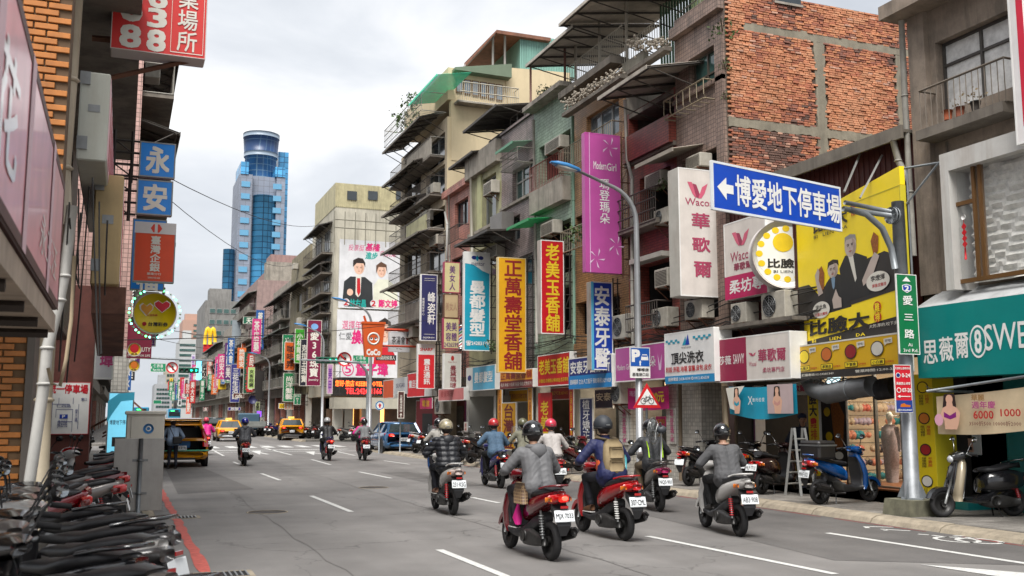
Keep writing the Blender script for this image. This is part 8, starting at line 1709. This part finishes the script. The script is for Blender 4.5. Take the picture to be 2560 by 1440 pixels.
# ---------------------------------------------------------------- further buildings
def block(name,label,X,ya,yb,ztop,mat,side=None,left=False,fl=3.0,gm=GLASS_D,bal=True,seed=1,depth=12,z0=.12):
    rn_=random.Random(seed);ops=[];n=max(1,int((yb-ya)/3.1));k=max(1,int((ztop-3.6)/fl));pit=(yb-ya)/n
    for i in range(n):
        for j in range(k):
            if rn_.random() < .9: y=ya+pit*(i+.5);hw=pit*rn_.uniform(.24,.38);z=3.9+j*fl;ops.append(dict(r=(y-hw,y+hw,z+.5,z+rn_.uniform(1.9,2.3)),k='w',nc=rn_.choice((2,3)),gm=rn_.choice((gm,GLASS_D,CURT)),fw=.07))
    B=building(name,label,X,ya,yb,ztop,mat,ops,z0=z0+3.3,sidem=side or mat,left=left,depth=depth);s=1 if left else -1
    m=MB();m.box(X-s*1.5,X-s*1.4,ya+.003,yb-.003,z0,3.45);m.build('shopfront',rn_.choice([DARKROOM,M((130,118,100),.7,var=.4),M((90,84,80),.7,var=.4)]),B,world=True)
    for i in range(n):
        m=MB();y=ya+pit*i;m.box(X-s*.4,X-.001*s,y,y+.45,z0,3.42);m.build('column',rn_.choice((WT,CONC,LITE,G_PINK)),B,world=True)
    if bal:
        for j in range(k):
            z=3.9+j*fl+.35
            if rn_.random() < .92: m=MB();m.box(X+s*.004,X+s*.8,ya+.2,yb-.2,z-.12,z);m.build('balcony',CONCD,B,world=True);railing(B,X,ya+.2,yb-.2,z,z+.8,rn_.choice((RAILD,M((170,166,156),.5))),.3,.78,left=left)
            if rn_.random() < .8: canopy(B,ya+.3,yb-.5,z+2.3,X0=X,out=1.0,drop=.3,left=left,mat=M(rn_.choice([(112,106,98),(130,140,130),(150,140,120)]),.7,.1,var=.3,streak=.5))
    for j in range(k*2): y=rn_.uniform(ya+.5,yb-1.2);z=4.3+rn_.random()*(ztop-5.5);m=MB();m.bbox(X+s*.05,X+s*rn_.uniform(.4,.75),y,y+.7,z,z+.5,.02);m.build('air_conditioner_box',ACM,B,world=True)
    q=MB();w_=rn_.uniform(1.5,3);q.box(X-s*1,X-s*4,ya+.5,ya+.5+w_,ztop-.02,ztop+rn_.uniform(1.0,2.2));q.build('roof_hut',CONC,B,world=True)
    return B
zz=lambda u,v: atX(u,v,XF).z
# hotel corner block carrying the two political hoardings
YH_=69.6;hx0=atY(832,800,YH_).x;hz=atY(900,520,YH_).z
HB_=T('hotel_building','olive corner hotel with yellow sheet top floors behind the political posters','building',(hx0,YH_,0))
m=MB();m.box(hx0,hx0+13,YH_,YH_+9,atY(900,990,YH_).z,hz);m.build('wall',M((206,200,182),.8,var=.2,scale=.5,streak=.6,k=.8),HB_,world=True)
m=MB();a,b,c,d=ry(838,465,1040,525,YH_)
for i in range(40): x=a+(b-a)*i/40;m.box(x,x+(b-a)/80,YH_-.03,YH_+.02,c,d)
m.box(a,b,YH_,YH_+8,c,d);m.build('sheet_storey',M((212,202,160),.6,var=.15,streak=.5),HB_,world=True)
for u in (868,920,990): a,b,c,d=ry(u,478,u+24,500,YH_-.05);m=MB();m.box(a,b,YH_-.08,YH_-.04,c,d);m.build('window',GLASS_D,HB_,world=True)
m=MB();a,b,c,d=ry(836,555,1040,575,YH_-1)
for z in (c,d): m.bar((a,YH_-1,z),(b,YH_-1,z),.06)
for i in range(9): m.bar((a+(b-a)*i/8,YH_-1,c-1.2),(a+(b-a)*i/8,YH_-1,d+.6),.05)
m.build('roof_railing',M((150,146,130),.6),HB_,world=True)
for k in range(6):
    z=6.5+k*(hz-8)/6
    for y in (71,74.5): window(HB_,hx0-.08,y,y+2,z,z+1.5,3)
    m=MB();m.box(hx0-.8,hx0-.003,70.2,78,z-.45,z-.33);m.build('balcony',CONCD,HB_,world=True);railing(HB_,hx0,70.2,78,z-.33,z+.4,RAILD,.3,.78)
    if k % 2: canopy(HB_,70.5,77,z+2.0,X0=hx0,out=1.0,drop=.3)
a,b,c,d=ry(832,994,986,1022,YH_-1.2);m=MB();m.box(a,b+2,YH_-1.5,YH_,c,d);m.build('entrance_canopy',M((206,200,182),.6,streak=.2),HB_,world=True)
m=MB();m.box(hx0,hx0+13,YH_+1.5,YH_+1.7,0,c);m.build('lobby_wall',M((120,96,76),.6,var=.3),HB_,world=True)
m=MB();m.box(*[atY(u,1060,YH_+1.4).x for u in (872,884)],YH_+1.44,YH_+1.49,.9,2.4);m.box(*[atY(u,1060,YH_+1.4).x for u in (935,960)],YH_+1.44,YH_+1.49,.5,2.7);m.build('lit_window',M((255,170,90),.5,var=.3,emit=1.0,k=.5),HB_,world=True)
for u in (836,862,905,930): m=MB();x=atY(u,1060,YH_).x;m.box(x,x+.6,YH_+.1,YH_+.8,0,c);m.build('column',LITE,HB_,world=True)
fc=flat((222,222,224));SU=flat((40,44,48));TL=flat((20,170,160));PN=flat((222,30,120));F1=flat((232,190,166))
yb_p=YH_-.5
blade('poster','upper political poster of a man in a suit and a woman in white',848,602,1000,772,fc,[('t','投票挺',.14,.07,.40,.16,PN,0,.2),('t','基隆',.42,.04,.66,.15,PN,.03,.2),('t','進步',.42,.17,.62,.27,TL,.03,.2),('t','向前走',.66,.13,.94,.22,PN,0,.2),
    ('p',[(.06,.92),(.08,.62),(.18,.54),(.42,.54),(.54,.62),(.56,.98),(.1,.98)],SU,'printed_suit'),('p',[(.27,.54),(.31,.50),(.36,.54),(.35,.80),(.31,.84),(.27,.8)],LITE,'printed_shirt'),('p',[(.29,.56),(.34,.56),(.35,.76),(.32,.82),(.29,.76)],RED,'printed_tie'),('d',.32,.40,.085,.105,F1,'printed_face'),('p',[(.22,.40),(.22,.30),(.30,.26),(.38,.27),(.42,.33),(.42,.40),(.39,.34),(.28,.34)],HAIR,'printed_hair'),('d',.18,.77,.05,.05,F1,'printed_hand'),*face_marks(.32,.41,.075,.9),
    ('p',[(.56,.98),(.56,.66),(.64,.56),(.80,.56),(.94,.66),(.98,.9),(.9,.98)],flat((226,226,206)),'printed_shirt'),('d',.69,.43,.075,.10,F1,'printed_face'),('p',[(.60,.48),(.60,.36),(.68,.30),(.77,.34),(.79,.48),(.76,.38),(.64,.38)],flat((96,64,44)),'printed_hair'),('d',.87,.70,.045,.05,F1,'printed_hand'),*face_marks(.69,.44,.068,.9),
    ('d',.12,.92,.06,.055,fc),('t','2',.085,.88,.15,.96,RED,.03),('t','林右昌',.18,.87,.44,.98,TL,.03),('d',.57,.92,.06,.055,fc),('t','2',.535,.88,.60,.96,RED,.03),('t','鄭文婷',.65,.86,.96,.97,PN,.03)],Y=yb_p,t=.2,bw=0)
blade('poster','lower political poster with pink slogans and a candidate in a red jacket',842,776,994,944,fc,[('t','選擇年輕',.08,.16,.5,.29,PN,0),('t','仁愛',.03,.34,.24,.45,SU,0),('t','換新',.24,.30,.55,.50,PN,.04,.2),('p',[(.60,.80),(.62,.62),(.70,.54),(.86,.54),(.95,.64),(.97,.80)],flat((206,30,44)),'printed_jacket'),('d',.78,.32,.1,.15,F1,'printed_face'),('p',[(.68,.30),(.68,.16),(.78,.1),(.88,.16),(.88,.3),(.84,.2),(.72,.2)],HAIR,'printed_hair'),*face_marks(.78,.33,.085,.95),('r',.64,.66,.98,.74,SU),('t','市議員候選人',.66,.67,.96,.73,LITE,0),('d',.19,.88,.095,.10,PN),('d',.19,.88,.08,.085,fc),('t','5',.14,.82,.24,.94,PN,.01),('t','童子瑋',.32,.79,.84,.97,PN,.04)],Y=yb_p-.1,t=.2,bw=0)
LED=M((255,90,30),.5,var=0,emit=1.5);LED2=M((255,40,40),.5,var=0,emit=1.5)
blade('led_sign','black dot-matrix sign with orange hotel name and red phone number',830,946,962,990,BLACK,[('t','您好‧旅店 KEEBE HOTEL',.06,.12,.96,.46,LED,.01),('t','TEL:2420-1166',.26,.56,.94,.88,LED2,.01)],Y=yb_p-.3,t=.3,border=BLACK)
# right-hand far row
FAR=[('weathered_building','weathered building with rounded balconies next to the hotel',78.6,88,(800,610),M((158,148,120),.8,var=.2,streak=.7),None),('weathered_building','dark weathered building with plants behind the maroon jewellery sign',88,99,(742,700),CONC,None),('cream_sided_building','pinkish building with a plain cream side wall above the green salon signs',99,112,(690,812),M((190,160,150),.8,var=.12,streak=.5),CREAMW),('weathered_building','grey-brown building between the cream wall and the tea shop sign',112,130,(668,700),M((176,150,144),.8,var=.15,streak=.4),None),('row_building','grey building behind the narrow blue vertical signs',130,150,(600,800),CONC,None),('row_building','pale building in the far right-hand row',150,178,(570,850),M((190,184,170),.8,var=.15,streak=.4),None),('row_building','last grey building of the right-hand row',178,215,(530,880),CONC,None)]
for i,(nm,lab,ya,yb,(u,v),mt,sd) in enumerate(FAR):
    B=block(nm,lab,XF,ya,yb,atY(u,v,ya).z,mt,sd,seed=i+3,depth=16)
cw=MB();P=[atY(u,v,98.9) for u,v in ((698,905),(698,812),(716,778),(800,778),(800,905))];cw.prism([(p.x,p.z) for p in P],98.8,99.0);cw.build('cream_wall',CREAMW,B,world=True)
# corner tower block with the burger sign, white banded block, pink hotel tower
def slab_b(name,label,u0,v0,u1,Y,mat,rows,gm,depth=25,win=(.12,.88),wn=1):
    a,b,c,d=ry(u0,v0,u1,1040,Y);B=T(name,label,'building',((a+b)/2,Y,0));m=MB();m.box(a,b,Y,Y+depth,0,d);m.build('wall',mat,B,world=True)
    for r_ in range(rows):
        z=4+(d-5)*r_/rows;h=(d-5)/rows
        for k in range(wn):
            x=a+(b-a)*(win[0]+(win[1]-win[0])*k/wn);x_=a+(b-a)*(win[0]+(win[1]-win[0])*(k+.85)/wn);m=MB();m.box(x,x_,Y-.12,Y-.02,z+h*.25,z+h*.7);w_=m.build('window',gm,B,world=True);m=MB();m.box(x+.1,x_-.1,Y-.16,Y-.125,z+h*.3,z+h*.65);m.build('pane',GLASS_G,w_,world=True)
    m=MB();m.box(a+1,b-2,Y+3,Y+8,d,d+3);m.build('roof_hut',mat,B,world=True);return B
slab_b('office_building','grey stained office block behind the burger sign',508,752,600,225,M((150,148,144),.8,var=.25,scale=.3,streak=.6),9,ALU,wn=4)
slab_b('white_banded_building','white block with green window bands at the end of the street',446,848,492,330,M((206,208,206),.6,var=.08,scale=.1),13,GLASS_G,win=(.0,1.0))
slab_b('pink_hotel_tower','salmon hotel tower behind the white banded block',452,800,506,460,M((202,164,146),.8,var=.05),16,M((180,140,124),.8),win=(.5,.98))
slab_b('distant_building','small beige block far down the street at the left',412,925,440,420,M((190,180,160),.8),7,GLASS_D,wn=3)
slab_b('distant_building','low pale block closing the street on the left',385,960,430,330,M((180,182,184),.8),5,GLASS_D,wn=5)
gr_=slab_b('distant_building','rose coloured block with a white shed right below the tower',660,680,800,150,M((176,142,136),.8,var=.1,streak=.4),7,GLASS_D,wn=5)
mcd=T('burger_sign','red board with a large yellow double arch on the grey office corner','sign',atY(524,880,190));q0,q1=atY(508,880,190),atY(538,862,190);m=MB();m.box(q0.x-mcd.location.x,q1.x-mcd.location.x,0,.6,0,q1.z-q0.z);m.build('board',flat((206,30,36)),mcd);W3=(q1.x-q0.x)
for s_ in (-1,1): m=MB();m.tube([(s_*W3*(.22-.22*math.cos(a)) ,.0,q1.z-q0.z+3.0*math.sin(a)) for a in [k*PI/10 for k in range(11)]],.32,6);m.build('arch',flat((250,200,20),.9),mcd)
# twin glass tower
TG=M((84,164,214),.3,.0,var=.25,scale=.05,tile=(3.2,3.6,.22,(40,80,116),.25),k=.9);TGD=M((44,92,140),.4,.0,var=.2,scale=.06,tile=(3.2,4,.2,(120,150,170),.15),k=.85);TST=M((150,158,174),.6,var=.12,scale=.05,tile=(3.5,3.6,.12,(120,122,130),.08))
YT=620;tw=T('glass_tower','tall blue glass and grey stone tower with a flared round crown','tower',(atY(655,900,YT).x,YT,0))
X_=lambda u: atY(u,700,YT).x;Z_=lambda v: atY(650,v,YT).z;cx=X_(656);z1=Z_(438)
m=MB();m.box(X_(590),X_(640)-4,YT,YT+40,0,z1);m.box(X_(676)+2,X_(706),YT,YT+40,0,z1);m.box(X_(640)-4,X_(676)+2,YT+3,YT+40,0,z1);m.build('stone_shaft',TST,tw,world=True)
m=MB();m.tube([(cx,YT+5,0),(cx,YT+5,Z_(487))],X_(678)-cx+2,28);m.build('glass_shaft',TG,tw,world=True)
m=MB();m.tube([(cx-1,YT+20,z1-14),(cx-1,YT+20,Z_(372))],(X_(694)-X_(612))/2,36);m.build('drum',TGD,tw,world=True)
R1_=(X_(700)-X_(608))/2;m=MB();m.tube([(cx-1,YT+20,Z_(372)),(cx-1,YT+20,Z_(324))],[R1_*.93,R1_*1.02],36);m.build('crown_glass',M((36,70,118),.4,var=.2,scale=.05,tile=(4,8,.25,(90,120,150),.1)),tw,world=True)
for v,r_ in ((370,.96),(321,1.04)): m=MB();m.tube([(cx-1,YT+20,Z_(v)-1.4),(cx-1,YT+20,Z_(v)+1.4)],R1_*r_,36);m.build('crown_ring',M((150,166,182),.4),tw,world=True)
m=MB();m.box(X_(590)+.5,X_(612),YT-.6,YT+30,z1-.1,Z_(408));m.box(X_(680),X_(705),YT-.6,YT+30,z1-.1,Z_(414));m.build('glass_shoulder',TG,tw,world=True)
m=MB();m.box(X_(700),X_(727),YT+24,YT+60,0,Z_(350));m.build('rear_wing',TG,tw,world=True);m=MB();m.tube([(X_(574),YT+10,0),(X_(574),YT+10,Z_(622))],X_(590)-X_(575),20);m.build('side_turret',TG,tw,world=True)
for k in range(24):
    z=Z_(470)-k*7.6
    for u in (606,686):
        if z > 40: m=MB();m.box(X_(u)-2.6,X_(u)+2.6,YT-.5,YT-.1,z,z+3.4);m.build('window',M((110,180,220),.1,coat=.5),tw,world=True)
# left-hand far row
for i,(ya,yb,zt_,mt,lab,X) in enumerate(((21.2,27,8.0,M((120,96,80),.8,var=.2,streak=.6),'dark building behind the red-brown pillar on the left',-2.0),(27,36,14.5,TB((206,166,156),.12,.12,st=.3),'pink mosaic-tiled building behind the square blue signs',.15),(36,51,11,CONCD,'dark building at the near left corner of the junction',-2.6),(65,85,14,CONC,'grey building past the junction on the left',-3.0),(85,120,12,G_CREAM,'cream building far on the left side',-3.0),(120,200,11,CONC,'long grey row at the far left',-2.5))):
    block('left_row_building',lab,X,ya,yb,zt_,mt,left=True,seed=20+i)
# tin awning jumble on the left past the pillar
for i,(u0,v0,u1,cl_) in enumerate(((300,985,330,(120,96,76)),(330,1000,362,(196,110,60)),(300,1016,350,(150,130,110)))):
    p=atY(u0,v0,30+4*i);q=atY(u1,v0+12,30+4*i);t_=T('tin_awning',['rusty brown tin awning left of the junction','orange edged tin awning beside the rusty one','lowest grey tin awning over the left pavement'][i],'awning',p);m=MB()
    for k in range(8): f=k/8;m.add([(0,f*3,0),((q.x-p.x),f*3,q.z-p.z-.2),((q.x-p.x),f*3+.36,q.z-p.z-.17),(0,f*3+.36,.03)],[(0,1,2,3)])
    m.build('sheet',M(cl_,.7,.1,var=.3,scale=3),t_);m=MB();m.bar((q.x-p.x,.05,q.z-p.z-.2),(q.x-p.x-1.2,.05,q.z-p.z-.9),.04);m.build('strut',RUST,t_)
# ---------------------------------------------------------------- crowded signs further down the street: label, rect, colour, ink, text
D=[('tall maroon jewellery sign with a heart of blue script',767,800,803,965,(120,10,60),'W','愛36珠寶',12.9),('dark blue sign half hidden left of the maroon jewellery sign',750,848,770,965,(34,34,50),'W','克拉王珠寶',12.9),('bright green optician sign with blue and white curves',737,822,761,908,(60,160,40),'W','小林眼鏡',12.9),('orange vertical sign overlapping a green one',711,855,738,926,(216,96,24),'K','咖啡弄',12.9),('green sign behind the orange vertical sign',706,836,733,908,(10,128,80),'W','尚洋',13.2),('large green hair salon sign with pale characters',708,932,737,1004,(20,120,70),'W','尚洋髮藝',12.9),('black covered vertical sign without letters',640,926,661,998,(50,46,44),None,'',12.9),('dark green tea shop sign with red badge',609,880,634,984,(16,84,60),'R','天仁茗茶',12.9),('pale green optician sign beside the dark green one',620,918,637,972,(190,220,130),'K','夾客眼鏡',12.5),('navy blue sign of a household store',576,910,600,1006,(50,54,130),'W','三花生活館',12.7),('green salon sign left of the navy one',563,912,580,957,(20,130,80),'W','尚洋髮藝',12.9),('dark teal cosmetics sign with round badge',533,882,550,952,(40,62,66),'W','美體小舖',12.9),('orange-red sign with white characters near the burger arch',517,899,532,940,(206,80,60),'W','基山麵',12.9),('black sign with upright latin letters far down the street',504,915,517,962,(40,36,40),'W','SHINZI',12.9),('blue sign right of the dark teal sign',539,908,552,950,(30,60,140),'W','正韓',12.6),('pale blue sign with white characters left of the green one',553,905,563,960,(60,110,170),'W','福源珠',12.6),('small red framed sign under the blue one',538,942,551,968,(206,50,70),'W','新',12.3),('glowing cyan screen beside the far vertical signs',491,899,510,950,(110,206,236),None,'',13.2),('white sign with purple letters far down the street',478,886,488,920,(206,200,220),'P','地球村',12.8),('white sign with blue letters far down the street',472,925,484,965,(190,190,206),'P','補習班',12.8),('orange cross pharmacy sign at the far end',465,992,477,1035,(240,80,40),'W','藥',12.0),('green horizontal sign high on the pink building',608,792,648,810,(10,96,70),'W','天仁',13.0),('orange banner high beside the tea shop sign',603,858,614,905,(226,106,60),'W','中',13.2),('dark brown oval dessert sign beside the navy sign',583,983,610,995,(96,50,44),'W','cafe',12.4),('red and blue lit massage sign near the traffic',570,1018,602,1026,(60,40,140),'W','按摩',12.4),('grey wall panel high beside the office block',580,800,602,870,(150,160,166),None,'',13.2),('small green sign below the black one by the pillar',735,985,752,1012,(20,130,90),'W','Deli',13.0),('yellow and black awning sign above the small taxi',697,1008,716,1022,(236,190,30),'K','小吃',12.8),('peach awning sign beside the yellow one',712,1006,734,1024,(222,150,116),'W','美食',12.9),('purple neon sign near the truck',643,1028,653,1042,(120,60,220),None,'',12.7),('pale green banner between lamp and awnings',638,1004,650,1028,(190,206,140),'K','茶',12.8),('round blue planet sign near the black covered sign',621,988,643,1010,(50,50,90),None,'',12.4),('pink sign beside the hotel display',818,910,832,985,(200,150,190),'P','美甲',13.2),('dark maroon sign below the orange-red one',516,942,528,965,(110,24,50),'W','新',12.8),('tiny maroon sign at street level far away',508,1018,520,1028,(110,24,50),'W','食',12.6),('green route sign over the far lanes',383,1000,404,1010,(20,130,90),'W','',8.0)]
INKS=dict(W=LITE,K=INK,R=flat((220,60,60)),P=flat((110,50,150)))
for lab,u0,v0,u1,v1,c_,ik,s_,X in D:
    it=[]
    if s_: it=[('v' if v1-v0 > u1-u0 else 't',s_,.2,.12,.82,.92,INKS[ik],.02)] if '36' not in s_ else [('d',.5,.1,.25,.045,flat((120,170,220))),('v',s_,.22,.18,.82,.86,LITE,.02),('t','Jewelry',.15,.89,.85,.93,LITE,.01)]
    mt=flat(c_) if 'glow' not in lab and 'neon' not in lab else M(c_,.4,var=.2,emit=.7)
    if 'route' in lab: blade('road_sign',lab,u0,v0,u1,v1,mt,[],Y=120,t=.1,group='crowded shop signs down the street');continue
    blade('shop_sign',lab,u0,v0,u1,v1,mt,it,Xin=X+.5,t=.2,border=mt if not ik else LITE,group='crowded shop signs down the street',shape='disc' if 'round' in lab else 'rect',bracket=('r',.5))
# more little signs, each its own, fading into the distance
rn_=random.Random(21);PAL=[(190,40,40),(30,90,160),(230,190,40),(220,220,214),(20,130,90),(226,110,40),(90,40,110),(40,40,46),(210,60,130)];NM=['red','blue','yellow','white','green','orange','purple','black','pink']
CN={};ORD=['nearest','second','third','fourth','fifth','sixth','seventh','eighth','ninth','tenth','eleventh','twelfth']
for i in range(46):
    lf=i % 3 == 0;y=90+i*4.2 if not lf else 60+i*4.5;k=rn_.randrange(9);w,h=rn_.uniform(.7,1.2),rn_.uniform(1.8,4.5);z=rn_.uniform(3.6,8.5);x=(rn_.uniform(11.4,12.6) if not lf else rn_.uniform(.2,1.0))
    tx=''.join(rn_.sample('永安大新美食藥局書店眼鏡服飾茶',3));CN[k,lf]=CN.get((k,lf),-1)+1;sign('shop_sign','the ' +ORD[CN[k,lf]]+' small ' +NM[k]+' vertical sign beyond the junction, counted along the ' +('left' if lf else 'right')+' side','sign',w,h,(x,y,z),0,flat(PAL[k]),[('v',tx,.2,.06,.8,.94,INK if k in (2,3) else LITE,.02)],t=.2,bw=0,border=flat(PAL[k]),group='small shop signs at the far end',bracket=('l' if lf else 'r',.6))
flush_text()
